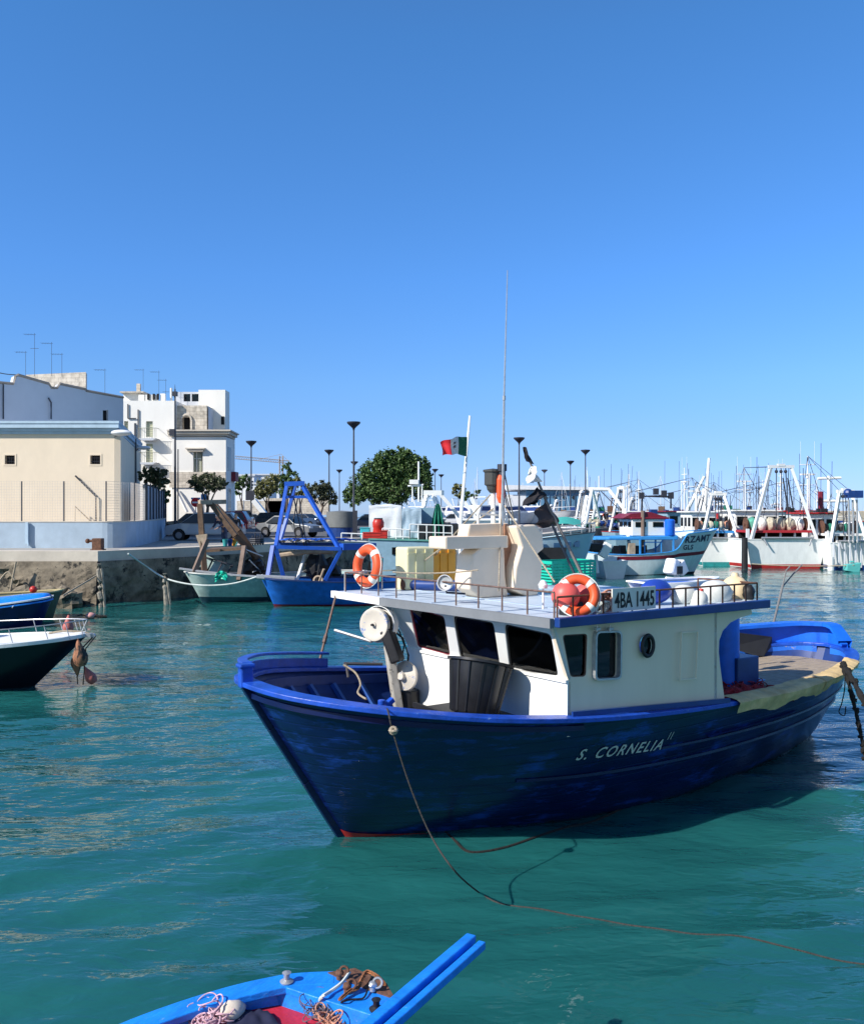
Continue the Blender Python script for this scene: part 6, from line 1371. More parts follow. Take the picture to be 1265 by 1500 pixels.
def wbeams(T, name, mt, segs, r, Y=None, box=False, n=7):
    """one part from a polyline of photo pixels at depth(s)"""
    m = MB(); pts = [at(s_[0], s_[1], Y=(s_[2] if len(s_) > 2 else Y)) for s_ in segs]
    if box:
        for a, b in zip(pts[:-1], pts[1:]): m.beam(a, b, r * 2, r * 2)
    else: m.tube(pts, r, n)
    return part(m, name, mt, T, smooth=not box)
# ---- foreground blue rowing boat ----
FB = frame(-.44, 5.75, 231)   # +x aft points to the left
ZF = .9
T = thing('rowing_boat', 'bright blue wooden rowing boat with red floor, bow only, in the foreground', 'rowing boat', (-.44, 5.75, 0), R(231))
stf = [(0, .26, ZF, .2, .08), (.26, .5, ZF - .0, .45, .28), (.69, .73, ZF - .02, .85, .5), (1.27, .9, ZF - .05, 1.3, .66), (2.1, 1.0, ZF - .1, 2.1, .76), (3.2, .95, ZF - .12, 3.1, .7), (4.4, .7, ZF - .08, 4.2, .45)]
Hf = Hull(stf, .9)
part(Hf.outer(k=6, nv=8), 'hull', skyblue, T, F=FB, smooth=True); part(Hf.inner(.815, .05, k=6), 'inner_side', skyblue, T, F=FB, smooth=True); part(Hf.deck(.815, .05, k=6), 'floor', mat('floor_red', (.5, .02, .045), .6, var=.25, bump=.2), T, F=FB)
m = MB()
for side in (-1, 1):
    pth = Hf.railpath(side, .0, 6, k=8); band(pth if side == -1 else pth[::-1], .035, .13, .05, m)
    pth = Hf.railpath(side, .0, 6, k=8, v=.93, off=.01); band(pth if side == -1 else pth[::-1], .03, .0, .04, m)
part(m, 'gunwale', skyblue, T, F=FB, bevel=.008)
dk = [at(px, py, z=ZF + .048) for px, py in ((412, 1432), (450, 1425), (487, 1422), (578, 1461), (592, 1484), (558, 1491), (412, 1444))]; nd_ = len(dk)
m = MB(); m.add(dk + [p - Vector((0, 0, .045)) for p in dk], [tuple(range(nd_)), tuple(range(2 * nd_ - 1, nd_ - 1, -1))] + [(i, (i + 1) % nd_, (i + 1) % nd_ + nd_, i + nd_) for i in range(nd_)]); part(m, 'bow_deck', skyblue, T, bevel=.006)
e0, e1 = dk[6] + Vector((-.08, .05, -.04)), dk[5] + Vector((.1, -.06, -.04)); m = MB(); bo = Vector((.02, .04, 0)); m.add([e0, e1, Vector((e1.x, e1.y, .75)), Vector((e0.x, e0.y, .75))] + [q_ + bo for q_ in (e0, e1, Vector((e1.x, e1.y, .75)), Vector((e0.x, e0.y, .75)))], [(0, 1, 2, 3), (7, 6, 5, 4), (0, 4, 5, 1)]); part(m, 'bulkhead', skyblue, T)
m = MB(); m.prism([(-.05, -.33), (-.05, .33), (.15, .1), (.15, -.1)], lambda x, y: Vector((x, y, 0)), lambda x, y: Vector((x, y, 0))); 
m = MB(); m.add([(0.0, -.26, ZF), (0.0, .26, ZF), (.2, .08, -.1), (.2, -.08, -.1)], [(0, 1, 2, 3)]); part(m, 'bow_board', skyblue, T, F=FB)
m = MB(); g0, g1, g2 = at(487, 1421, z=ZF + .06), at(580, 1461, z=ZF + .06), at(505, 1432, z=ZF + .06)
P_ = [at(480, 1424, z=ZF + .058), at(520, 1418, z=ZF + .058), at(566, 1440, z=ZF + .058), at(578, 1462, z=ZF + .058), at(538, 1448, z=ZF + .058)]
m.add(P_ + [p - Vector((0, 0, .02)) for p in P_], [(0, 1, 2, 3, 4), (9, 8, 7, 6, 5)] + [(i, (i + 1) % 5, (i + 1) % 5 + 5, i + 5) for i in range(5)]); part(m, 'bow_plate', rust, T)
for px, py, mt in ((420, 1437, steel), (551, 1477, black)):
    m = MB(); c = at(px, py, z=ZF + .06); m.lathe([(.03, -.03), (.045, 0), (.02, .015), (.02, .04), (.03, .055), (0, .065)], c, None, 14); part(m, 'deck_fitting', mt, T, smooth=True)
cvq = [at(352, 1481, z=.835), at(392, 1483, z=.835), at(445, 1540, z=.835), at(290, 1550, z=.835)]
m = MB(); m.grid(lambda u, v: cvq[0].lerp(cvq[1], u).lerp(cvq[3].lerp(cvq[2], u), v) + Vector((0, 0, .012 + .02 * noise.noise(Vector((u * 5, v * 5, 2))))), 24, 16); part(m, 'floor_cover', mat('cover_navy', (.012, .015, .05), .9, var=.3), T, smooth=True)
# double plank
T2 = thing('bow_plank', 'bright blue double plank with a dark slot jutting out over the bow', 'plank', at(600, 1470, z=ZF + .12))
a0, a1 = at(556, 1502, z=ZF + .08), at(700, 1376, z=ZF + .08); a0 = a0 + (a0 - a1) * .15
d = (a1 - a0).normalized(); n_ = Vector((d.y, -d.x, 0))
m = MB(); 
for off, w_, dz in ((-.052, .075, 0), (.05, .055, -.012)):
    c0, c1 = a0 + n_ * off, a1 + n_ * off + d * (.0 if off < 0 else -.03)
    m.beam(c0 + Vector((0, 0, dz)), c1 + Vector((0, 0, dz)), w_, .055)
part(m, 'plank_board', skyblue, T2, bevel=.008)
m = MB(); m.beam(a0 + Vector((0, 0, -.035)), a1 + Vector((0, 0, -.035)) - d * .05, .05, .02); part(m, 'slot', inblue, T2)
# gear in the rowing boat
rr = random.Random(21)
def tangle(c, R0, n, r, mt, name, label, cat, hz=.06, sc_=1.0):
    m = MB(); c = Vector(c)
    for i in range(n):
        p = c + Vector((rr.gauss(0, R0 * .42), rr.gauss(0, R0 * .42), abs(rr.gauss(0, hz * .6)))); pts = []
        th = rr.uniform(0, 6.28); kk = rr.uniform(.6, 1.6); e1 = rr.uniform(.25, .55); e2 = rr.uniform(.25, .55); tl = rr.uniform(-.4, .4); tot = rr.uniform(4, 9)
        for j in range(26): a = th + j * tot / 25; pts.append(p + Vector((math.cos(a) * R0 * e1, math.sin(a) * R0 * e2, .025 * math.sin(a * kk) + tl * R0 * e1 * math.cos(a) * .5)))
        m.tube(pts, r, 5)
    o = m.build(name, mt, None, base=c, smooth=True); return tag(o, label, cat)
zf_ = .56
tangle(at(306, 1492, z=.85), .12, 34, .0045, mat('rope_pink', (.62, .4, .45), .9, var=.4, vs=30), 'rope_tangle', 'tangle of pink and white rope beside the pale float', 'rope')
tangle(at(480, 1480, z=.86), .14, 34, .0035, mat('line_grey', (.12, .1, .12), .9, var=.7, vs=30), 'net_tangle', 'tangle of thin grey and pink net line below the bow deck', 'fishing net')
tangle(at(488, 1492, z=.84), .1, 18, .0045, ropeo, 'rope_tangle', 'salmon coloured net remains on the red floor', 'rope')
m = MB(); c = at(338, 1481, z=.87); m.ball(c, .075, (1.25, .9, .85), Matrix.Rotation(.6, 3, 'Z'), 18, .12); m.cyl(c + Vector((-.07, 0, 0)), c + Vector((-.1, .01, .01)), .03); tag(m.build('float', mat('bone_float', (.72, .62, .5), .7, var=.15), None, base=c, smooth=True), 'pale bone coloured float lying in the blue rowing boat', 'float')
m = MB(); m.tube([at(218, 1502, z=.8), at(228, 1490, z=.84)], .02, 8); tag(m.build('oar_handle', woodl, None, base=at(222, 1496, z=.8)), 'pale wooden oar handle at the left rail of the rowing boat', 'oar')
# chain on the bow
m = MB(); cp = smooth([at(500, 1462, z=ZF + .07), at(512, 1452, z=ZF + .08), at(524, 1447, z=ZF + .08), at(530, 1434, z=ZF + .1), at(538, 1424, z=ZF + .1), at(552, 1430, z=ZF + .1), at(562, 1440, z=ZF + .07)], 6)
for i, p in enumerate(cp[:-1]):
    if i % 1 == 0:
        d_ = (cp[i + 1] - p).normalized(); q_ = d_.to_track_quat('X', 'Z').to_matrix() @ Matrix.Rotation(R(90 * (i % 2)), 3, 'X') @ Matrix.Diagonal((1.5, .8, 1)).to_3x3(); m.torus(p, .014, .005, q_, 12, 6)
tag(m.build('anchor_chain', mat('chain_rust', (.3, .12, .05), .8, metal=.3, var=.5, vs=20), None, base=cp[10], smooth=True), 'rusty chain lying across the blue bow deck', 'chain')
for i, (px, py) in enumerate(((497, 1425), (508, 1444), (546, 1442))):
    m = MB(); c = at(px, py, z=ZF + .1); m.ball(c, .028, (1, 1, .8), n=10, jit=.3); m.torus(c + Vector((.03, 0, .01)), .028, .008, Matrix.Rotation(R(60), 3, 'X'), 14, 6); m.cyl(c - Vector((0, 0, .04)), c, .02)
    tag(m.build('shackle', rust if i != 2 else steel, None, base=c, smooth=True), ('dark iron shackle at the left end of the chain', 'rusty shackle in the middle of the bow plate', 'grey metal eye bolt near the tip of the bow plate')[i], 'shackle')
m = MB(); m.tube(smooth([at(512, 1424, z=ZF + .1), at(500, 1440, z=ZF + .08), at(484, 1452, z=ZF + .07), at(470, 1462, z=ZF + .06), at(464, 1478, z=.75)], 6), .011, 6); tag(m.build('deck_rope', ropew, None, base=at(484, 1452, z=ZF), smooth=True), 'pale line running from the chain into the boat', 'rope')
m = MB(); m.tube(smooth([at(538, 1450, z=ZF + .07), at(532, 1462, z=ZF + .06), at(515, 1464, z=ZF + .06), at(500, 1468, z=ZF + .06), at(502, 1482, z=.75)], 6), .006, 5); tag(m.build('cord', ropeb, None, base=at(515, 1464, z=ZF), smooth=True), 'thin dark cord curling over the blue bow deck', 'cord')

# ---- left: black motor boat ----
F1 = frame(*at(60, 1003, z=0)[:2], 180 + 6)
bw0 = at(52, 1004, z=0)
T = thing('motor_boat', 'black hulled motor boat with white deck and bow rail at the left edge', 'motor boat', (bw0.x, bw0.y, 0), R(180 + 8)); F1 = frame(bw0.x, bw0.y, 180 + 8)
st = [(-1.12, 0, 1.1, 0, 0), (-.95, .28, 1.09, .1, .04), (-.5, .62, 1.06, .4, .2), (.3, .95, 1.02, 1.0, .5), (1.4, 1.15, .97, 1.8, .8), (3, 1.2, .92, 3, .95), (5, 1.15, .9, 5, .95)]
H1 = Hull(st, .75); part(H1.outer(k=5, nv=8), 'hull', blkhull, T, F=F1, smooth=True)
m = MB(); m.grid(lambda u, v: (lambda p: Vector((p.x, p.y * (2 * v - 1), p.z + .06 + .07 * (1 - (2 * v - 1) ** 2))))(H1.P(u * 6, 1, 1)), 30, 10); part(m, 'deck', white, T, F=F1, smooth=True)
m = MB()
for s_ in (-1, 1): pth = H1.railpath(s_, 0.01, 6); band(pth if s_ == -1 else pth[::-1], .03, .05, .09, m)
part(m, 'gunwale', white, T, F=F1, bevel=.01)
m = MB(); m.prism([(1.2, -.6), (.9, 0), (1.2, .6), (5, .8), (5, -.8)], lambda x, y: Vector((x + .1, y * .85, 1.45)), lambda x, y: Vector((x, y, 1.08))); part(m, 'coach_roof', white, T, F=F1, bevel=.05)
m = MB(); zr_ = 1.1 + .38
tp = [Vector((-1.15, 0, zr_ + .02))] + [H1.P(t, 1, -1, -.05) + Vector((0, 0, .4)) for t in (.8, 1.5, 2.2, 3, 4, 5)]; tq_ = [Vector((p.x, -p.y, p.z)) for p in tp]
m.tube(tp, .014); m.tube(tq_, .014)
for p in tp[1:] + tq_[1:]: m.cyl(p, p - Vector((.1, 0, .38)), .011, n=6)
m.cyl(tp[0], (-.98, 0, 1.1), .012, n=6)
part(m, 'bow_rail', steel, T, F=F1, smooth=True)
m = MB(); m.box((-1.1, 0, 1.14), (.3, .16, .08)); m.cyl((-1.28, -.06, 1.12), (-1.28, .06, 1.12), .05); part(m, 'bow_roller', steel, T, F=F1)
m = MB(); m.tube(smooth([F1 @ Vector((-.3, 0, 1.2)), F1 @ Vector((-.7, .05, 1.25)), F1 @ Vector((-1.1, 0, 1.2)), F1 @ Vector((-1.3, 0, 1.1))], 5), .025); tag(m.build('bow_rope', rope, None, base=F1 @ Vector((-1, 0, 1.2)), smooth=True), 'tan rope made fast on the white bow deck', 'rope')
# buoys
def conebuoy(p, s, tilt, mt, label, band_=True, grp='cone shaped mooring buoys'):
    T = thing('mooring_buoy', label, 'buoy', p, 0, grp); q_ = Vector(tilt).normalized().to_track_quat('Z', 'Y').to_matrix(); m = MB(); m.lathe([(0, -.35 * s), (.16 * s, -.33 * s), (.24 * s, -.2 * s), (.27 * s, 0), (.25 * s, .08 * s), (.12 * s, .42 * s), (.05 * s, .6 * s), (.02 * s, .62 * s), (0, .62 * s)], p, q_, 20); part(m, 'buoy_body', mt, T, smooth=True)
    m = MB(); m.torus(Vector(p) + q_ @ Vector((0, 0, .64 * s)), .035 * s, .012 * s, q_ @ Matrix.Rotation(R(90), 3, 'X'), 12, 5); part(m, 'lifting_ring', rust, T)
    return T
conebuoy(at(100, 919, Y=27.5), .62, (.05, 0, 1), buoyp, 'pink cone buoy standing in the water behind the bow rail')
conebuoy(at(118, 962, Y=20.3), .62, (-.1, -.1, 1), buoyb, 'weathered brown cone buoy hanging from the black bow')
conebuoy(at(112, 972, Y=20.5), .45, (.15, -.1, -1), buoyb, 'dark brown buoy hanging upside down beneath the weathered one')
conebuoy(at(133, 992, Y=20.6), .46, (-.45, -.2, .9), buoyp, 'pink cone buoy floating tilted in front of the black bow')
m = MB(); b0 = F1 @ Vector((-1.28, 0, 1.1)); m.tube([b0, at(122, 948, Y=20.3), at(120, 950, Y=20.3)], .018); m.tube([b0 + Vector((.05, 0, 0)), at(126, 950, Y=20.3), at(122, 1003, Y=20.3)], .015); m.tube([at(113, 985, Y=20.5), at(114, 1002, Y=20.5)], .012); tag(m.build('weedy_chain', ropeb, None, base=b0), 'weedy lines holding the buoys under the black bow', 'rope')
T = thing('swimming_float', 'small pink float with a dark weedy line near the quay', 'float', at(133, 902, z=.03)); c = at(133, 902, z=.08); m = MB(); m.ball(c, .16, (1.2, 1, .8), n=14, jit=.1); part(m, 'float_body', mat('float_rose', (.62, .3, .28), .5), T, smooth=True); m = MB(); m.tube([c, c + Vector((.35, 0, -.03)), c + Vector((.6, .05, -.04))], .05); m.tube([c + Vector((-.1, 0, 0)), c + Vector((-.35, 0, .03)), c + Vector((-.5, 0, 0))], .02); part(m, 'trailing_line', ropeb, T)
# blue covered boats + olive boat at left
b0 = at(60, 919, z=0); T = thing('small_boat', 'small dark blue boat with bright blue covers behind the black motor boat', 'small boat', (b0.x, b0.y, 0), R(186)); Fb = frame(b0.x, b0.y, 186); Hb = mkhull(T, Fb, genst(5, 1.9, .95, .7, .7, .35), mat('deep_blue_hull', (.006, .012, .08), .4, var=.3), skyblue, brightblue, .6)
m = MB(); m.grid(lambda u, v: Fb @ (lambda p: Vector((p.x, p.y * (2 * v - 1), p.z + .08 + .25 * (1 - (2 * v - 1) ** 2) * math.sin(math.pi * min(1, u + .12)))))(Hb.P(.6 + u * 8, 1, 1)), 24, 10); part(m, 'blue_cover', skyblue, T, smooth=True)
m = MB(); pth = [p + Vector((0, 0, .1)) for p in Hb.railpath(-1, .5, 8)]; band(pth, .05, .04, .05, m); pth = [p + Vector((0, 0, .1)) for p in Hb.railpath(1, .5, 8)][::-1]; band(pth, .05, .04, .05, m); part(m, 'cover_edge', white, T, F=Fb)
m = MB(); m.box((-.05, 0, 1.05), (.35, .3, .12)); part(m, 'bow_pad', redp, T, F=Fb)
for sx in (.6, 2.0): m = MB(); m.tube([Vector((sx, -1.0, .2)), Vector((sx, -1.02, .8)), Vector((sx, 0, 1.15)), Vector((sx, 1.0, .8))], .02); part(m, 'cover_strap', ropew, T, F=Fb)
b0 = at(55, 912, z=0); b0 = at(78, 906, z=0); T = thing('small_boat', 'olive green wooden boat with pale rail nearest the rocks', 'small boat', (b0.x, b0.y, 0), R(184)); Fb = frame(b0.x, b0.y, 184); mkhull(T, Fb, genst(6, 2.0, 1.05, .85, .85, .3), greenhull, mat('rail_yellow', (.5, .42, .22), .7), wood, .55)
m = MB(); m.ball(Fb @ Vector((.9, -.5, 1.05)), .14, n=12); tag(m.build('red_float', redp, None, base=Fb @ Vector((.9, -.5, 1.05)), smooth=True), 'red ball float on the bow of the olive boat', 'float')

# ---- pale green boat with timber gallows ----
b0 = at(296, 882, z=0); T = thing('fishing_boat', 'weathered pale green boat with a brown timber gallows at the quay', 'fishing boat', (b0.x, b0.y, 0), R(30)); Fb = frame(b0.x, b0.y, 30)
mkhull(T, Fb, genst(8, 3.0, 1.35, 1.05, 1.1, .75), palehull, mat('rail_white_worn', (.6, .6, .56), .6, var=.2), wood, .7, boot=darkteal, bootz=.2)
m = MB(); m.grid(lambda u, v: Hull(genst(8, 3.0, 1.35, 1.05, 1.1, .75), .8).P(4.2 + u * 6, v * .98, -1, .012), 20, 6); part(m, 'dark_side_panel', darkteal, T, F=Fb, smooth=True)
Yg = 40
wbeams(T, 'bow_spar', steel, [(263, 833), (300, 838), (348, 843), (390, 846)], .06, 39.0)
for sgs in ([(293, 738, 40), (296, 785, 40), (300, 842, 39.6)], [(310, 738, 40.5), (345, 785, 40.5), (372, 812, 41), (386, 845, 41.5)], [(314, 738, 42), (350, 778, 42), (386, 830, 42.5)]): wbeams(T, 'gallows_leg', wood, sgs, .11, box=True)
wbeams(T, 'gallows_top', woodl, [(292, 736, 40), (330, 735, 41)], .1, box=True)
for sgs in ([(304, 790, 39.4), (284, 838, 39)], [(358, 800, 39.6), (350, 850, 39)]): wbeams(T, 'gallows_strut', mat('strut_wood', (.2, .14, .11), .8, var=.3), sgs, .09, box=True)
m = MB(); a, b, c_, d_ = at(300, 806, Y=39.8), at(360, 802, Y=39.8), at(366, 800, Y=42), at(310, 802, Y=42); m.add([a, b, c_, d_] + [p - Vector((0, 0, .1)) for p in (a, b, c_, d_)], [(0, 1, 2, 3), (7, 6, 5, 4), (0, 4, 5, 1), (1, 5, 6, 2), (2, 6, 7, 3), (3, 7, 4, 0)]); part(m, 'platform', wood, T)
m = MB()
for i in range(4): p0 = at(298 + i * 14, 815 + i * 4, Y=40.2); p1 = at(288 + i * 14, 838 + i * 3, Y=39.6); m.beam(p0, p1, .06, .04)
for i in range(2): m.beam(at(297, 815 + i * 20, Y=40.2), at(342, 828 + i * 18, Y=39.9), .05, .05)
part(m, 'trawl_door_frame', lampm, T)
m = MB(); a, b, c_, d_ = at(302, 812, Y=40.3), at(330, 828, Y=40.3), at(318, 845, Y=39.9), at(292, 830, Y=39.9); m.add([a, b, c_, d_], [(0, 1, 2, 3)]); part(m, 'trawl_door', palehull, T)
m = MB(); m.grid(lambda u, v: at(mix(315, 333, u), 841 + 12 * v - 5 * math.sin(3 * u), Y=38.8 - .2 * noise.noise(Vector((u * 4, v * 4, 0)))), 8, 6); part(m, 'green_net', greenc, T, smooth=True)
for sgs in ([(318, 742, 41), (350, 790, 41), (345, 800, 40)], [(360, 805, 40), (385, 815, 41)], [(365, 820, 40.5), (380, 835, 40.8), (370, 838, 40.4)]): wbeams(T, 'rigging_line', teal if sgs[0][0] == 318 else whiterust, sgs, .03)
m = MB(); m.ball(at(372, 832, Y=41), .5, (1, .8, .9), n=12, jit=.6); part(m, 'net_bundle', black, T)
m = MB(); p = at(296, 792, Y=39.8); m.prism([(-.28, 0), (.22, .05), (.14, -.7), (-.05, -.68)], lambda x, z: p + Vector((x, 0, z + .25)), lambda x, z: p + Vector((x, .2, z + .25))); part(m, 'pale_pad', woodl, T)

# ---- blue gantry boat ----
b0 = at(402, 889, z=0); T = thing('fishing_boat', 'bright blue wooden boat with a tall blue steel gantry', 'fishing boat', (b0.x, b0.y, 0), R(24)); Fb = frame(b0.x, b0.y, 24)
mkhull(T, Fb, genst(9, 3.3, 1.25, 1.0, 1.05, .55), oldblue, mat('rail_navy', (.01, .03, .12), .6), wood, .6, boot=maroon, bootz=.1)
bl_ = mat('gantry_blue', (.012, .09, .48), .4, var=.2, c2=(.45, .5, .6), wear=.08, ws=3)
for sgs, r in (([(420, 711, 40), (404, 800, 38.2)], .07), ([(444, 713, 40), (498, 806, 38.6)], .075), ([(432, 712, 41.5), (420, 760, 41.6), (408, 800, 41)], .07), ([(400, 800, 38.2), (392, 848, 37.6)], .08), ([(499, 806, 38.6), (476, 850, 38.4)], .07), ([(404, 803, 38.5), (416, 848, 38.6)], .08)): wbeams(T, 'gantry_leg', bl_, sgs, r, box=True)
for sgs, r in (([(417, 709, 40), (446, 708, 40)], .1), ([(418, 728, 40), (452, 728, 40)], .06), ([(400, 801, 38.2), (500, 804, 38.6)], .075), ([(404, 797, 41), (500, 797, 41.2)], .08), ([(500, 801, 38.6), (548, 800, 40)], .14)): wbeams(T, 'gantry_beam', bl_, sgs, r, box=True)
wbeams(T, 'bow_spar', steel, [(376, 845, 37.2), (432, 848, 37.2)], .11)
for sgs in ([(430, 728, 40), (446, 800, 39.5)], [(438, 728, 40), (449, 800, 39.5)], [(430, 712, 40.2), (425, 728, 40)], [(436, 730, 40), (430, 760, 40), (434, 798, 40)]): wbeams(T, 'rigging_line', lampm, sgs, .03)
wbeams(T, 'derrick_leg', whiterust, [(447, 812, 40), (435, 850, 39)], .07)
wbeams(T, 'rolled_awning', woodl, [(408, 814, 39.4), (450, 808, 39.4), (488, 808, 39.6)], .11)
m = MB(); m.grid(lambda u, v: at(mix(404, 490, u), 796, Y=mix(38.8, 41.2, v)) + Vector((0, 0, .12 + .12 * noise.noise(Vector((u * 12, v * 6, 5))))), 40, 14); part(m, 'net_cover', mat('net_pale', (.5, .46, .38), .9, var=.6, vs=6, bump=.8), T)
m = MB()
for i in range(14): p = at(random.uniform(405, 490), 792, Y=39.5); m.tube(smooth([p, p + Vector((.5, -.3, .1)), p + Vector((1.0, .3, .0))], 4), .03, 5)
part(m, 'tangled_rope', bl_, T)
for i in range(5): m = MB(); x = random.uniform(.5, 4); m.cyl((x + 1.2, random.uniform(-.9, .9), .6), (x + 1.4, random.uniform(-.9, .9), random.uniform(1.5, 2.2)), .05); part(m, 'deck_post', (wood, redp, black, teal, woodl)[i], T, F=Fb)
m = MB(); m.ball(at(463, 832, Y=40), .55, (1, .7, 1.1), n=12, jit=.5); m.ball(at(480, 836, Y=41), .6, (1, .7, 1.0), n=12, jit=.5); part(m, 'net_bundle', black, T)
m = MB(); m.torus(at(466, 850, Y=38.5), .18, .05, Matrix.Rotation(R(70), 3, 'X'), 16, 6); part(m, 'rope_eye', woodl, T)

# ---- grey blue trawler behind main boat ----
YT = 47.0
T = thing('trawler', 'grey blue trawler with rails and cluttered upper deck behind the wheelhouse roof', 'trawler', (cxx(610, YT), YT, 0))
xa_, xb_ = cxx(545, YT), cxx(775, YT)
m = MB(); m.prism([(xa_, .55), (xb_, .55), (xb_ + .5, 2.2), (xa_ - .2, 2.55)], lambda x, z: Vector((x, YT, z)), lambda x, z: Vector((x, YT + 4.2, z))); part(m, 'upper_hull', bluegrey, T)
m = MB(); m.prism([(xa_ + .2, -.3), (xb_ - .3, -.3), (xb_, .62), (xa_ - .05, .62)], lambda x, z: Vector((x, YT - .03, z)), lambda x, z: Vector((x, YT + 4.1, z))); part(m, 'lower_hull', fascia, T)
m = MB(); m.prism([(xa_ - .2, 2.55), (xb_ - 5, 2.45), (xb_ - 5, 2.52), (xa_ - .2, 2.62)], lambda x, z: Vector((x, YT - .06, z)), lambda x, z: Vector((x, YT + 4.25, z))); part(m, 'deck_edge', mat('edge_green', (.12, .36, .3), .6, var=.2), T)
for px in (579, 700, 752): m = MB(); m.box(at(px, 807, Y=YT - .02), (.36, .08, .38)); part(m, 'window', dglass, T)
zdk = 2.6
for (x0_, x1_, y0_, y1_, nn) in ((500, 560, 781, 783, 5), (560, 600, 774, 776, 5), (600, 662, 768, 770, 6)):
    m = MB(); p0, p1 = at(x0_, y0_, Y=YT + .1), at(x1_, y1_, Y=YT + .1); m.tube([p0, p1], .035)
    m.tube([p0 - Vector((0, 0, .4)), p1 - Vector((0, 0, .4))], .03)
    for i in range(nn): p = p0.lerp(p1, i / (nn - 1)); m.cyl(p, (p.x, p.y, zdk - .05), .03, n=6)
    part(m, 'deck_rail', whiterust, T, smooth=True)
m = MB(); m.box(at(642, 782, Y=YT + 1.6), (2.1, 2, 1.1)); part(m, 'deck_well', black, T)
# items standing on the trawler deck
def TT_(name, label, cat, p): return thing(name, label, cat, p)
c = at(554, 785, Y=YT + .5); T_ = TT_('barrel', 'red plastic barrel with black lid on the grey blue trawler', 'barrel', (c.x, c.y, zdk)); m = MB(); m.lathe([(.22, 0), (.28, .1), (.3, .3), (.27, .55), (.3, .6), (.31, .85), (.24, 1.0), (.22, 1.02)], (c.x, c.y, zdk), None, 20); part(m, 'barrel_body', redp, T_, smooth=True); m = MB(); m.cyl((c.x, c.y, zdk + 1.0), (c.x, c.y, zdk + 1.08), .23, n=18); part(m, 'barrel_lid', black, T_)
for px, mt, w_, h_, lb in ((535, mat('tub_cyan', (.05, .5, .58), .5), .5, .55, 'cyan tub left of the red barrel'), (545, redp, .95, .32, 'red fish crate in front of the cyan tub'), (562, redp, .4, .42, 'red fish crate below the barrel')):
    c = at(px, 785, Y=YT + (.2 if h_ < .5 else .8)); T_ = thing('deck_crate', lb, 'crate', (c.x, c.y, zdk), 0, 'crates and tubs on the trawler deck'); m = MB(); m.box((c.x, c.y, zdk + h_ / 2), (w_, .5, h_)); part(m, 'crate_body', mt, T_, bevel=.03); m = MB(); m.box((c.x, c.y, zdk + h_), (w_ + .05, .55, .04)); m.box((c.x, c.y - .26, zdk + h_ * .5), (w_ * .9, .02, .03)); part(m, 'crate_rim', mt, T_)
T_ = thing('tarpaulin_load', 'large white tarpaulin covered load on the trawler deck', 'covered load', at(575, 770, Y=YT + 2.5)); xa2, xb2 = cxx(541, YT + 2), cxx(588, YT + 2)
def tarpfn(x0_, x1_, zt_, seed):
    def fn(u, v):
        # v wraps front -> top -> back
        x = mix(x0_, x1_, u); nz_ = noise.noise(Vector((u * 4, v * 6, seed))) * .07
        if v < .4: return Vector((x, YT + 1.6 - nz_, mix(zdk, zt_, v / .4)))
        if v < .6: return Vector((x, YT + 1.6 + 1.8 * (v - .4) / .2, zt_ + .1 * math.sin(math.pi * (v - .4) / .2) * math.sin(math.pi * u) + nz_))
        return Vector((x, YT + 3.4 + nz_, mix(zt_, zdk, (v - .6) / .4)))
    return fn
m = MB().grid(tarpfn(xa2, xb2, cz(741, YT + 2), 1), 20, 30); o = len(m.v)
for x in (xa2, xb2): m.add([(x, YT + 1.62, zdk), (x, YT + 3.38, zdk), (x, YT + 3.38, cz(742, YT + 2)), (x, YT + 1.62, cz(742, YT + 2))], [(0, 1, 2, 3)])
part(m, 'tarpaulin', tarp, T_, smooth=False)
xa2, xb2 = cxx(588, YT + 2), cxx(617, YT + 2); m = MB().grid(tarpfn(xa2 + .02, xb2, cz(745, YT + 2), 2), 16, 30); m.add([(xb2, YT + 1.62, zdk), (xb2, YT + 3.38, zdk), (xb2, YT + 3.38, cz(746, YT + 2)), (xb2, YT + 1.62, cz(746, YT + 2))], [(0, 1, 2, 3)]); part(m, 'tarpaulin_end', tarpb, T_)
T_ = thing('hanging_net', 'green fishing net hung up to dry on the trawler', 'fishing net', at(640, 770, Y=YT + .6))
m = MB(); m.grid(lambda u, v: at(641 + (u - .5) * mix(4, 24, v ** .7), mix(738, 786, v), Y=YT + .6 + .25 * math.sin(u * 19) * v + .1 * math.sin(v * 9)), 30, 16); part(m, 'net', gnet, T_, smooth=True)
# white gantry of the trawler
for sgs in ([(604, 735, YT + 3), (604, 712, YT + 3), (618, 712, YT + 3), (618, 735, YT + 3)], [(597, 712, YT + 3), (620, 710, YT + 3)], [(613, 735, YT + 3), (613, 676, YT + 3)]): wbeams(T, 'radar_mast', white, sgs, .05, n=6)
m = MB(); m.box(at(606, 706, Y=YT + 3), (.5, .3, .25)); part(m, 'radar', white, T)
for sgs in ([(620, 722, YT + 4), (650, 722, YT + 4)],): wbeams(T, 'wheelhouse_roof_edge', white, sgs, .14, box=True)
for sgs in ([(625, 724, YT + 4), (614, 768, YT + 3)], [(634, 724, YT + 4), (650, 762, YT + 3)], [(643, 722, YT + 5), (682, 768, YT + 5)], [(690, 728, YT + 5), (706, 770, YT + 5)], [(680, 735, YT + 5), (700, 765, YT + 5)]): wbeams(T, 'gantry_leg', white, sgs, .1, box=True)
m = MB(); m.box(at(622, 762, Y=YT + 3.5), (1.4, 1.5, 1.4)); part(m, 'wheelhouse', bluegrey, T)

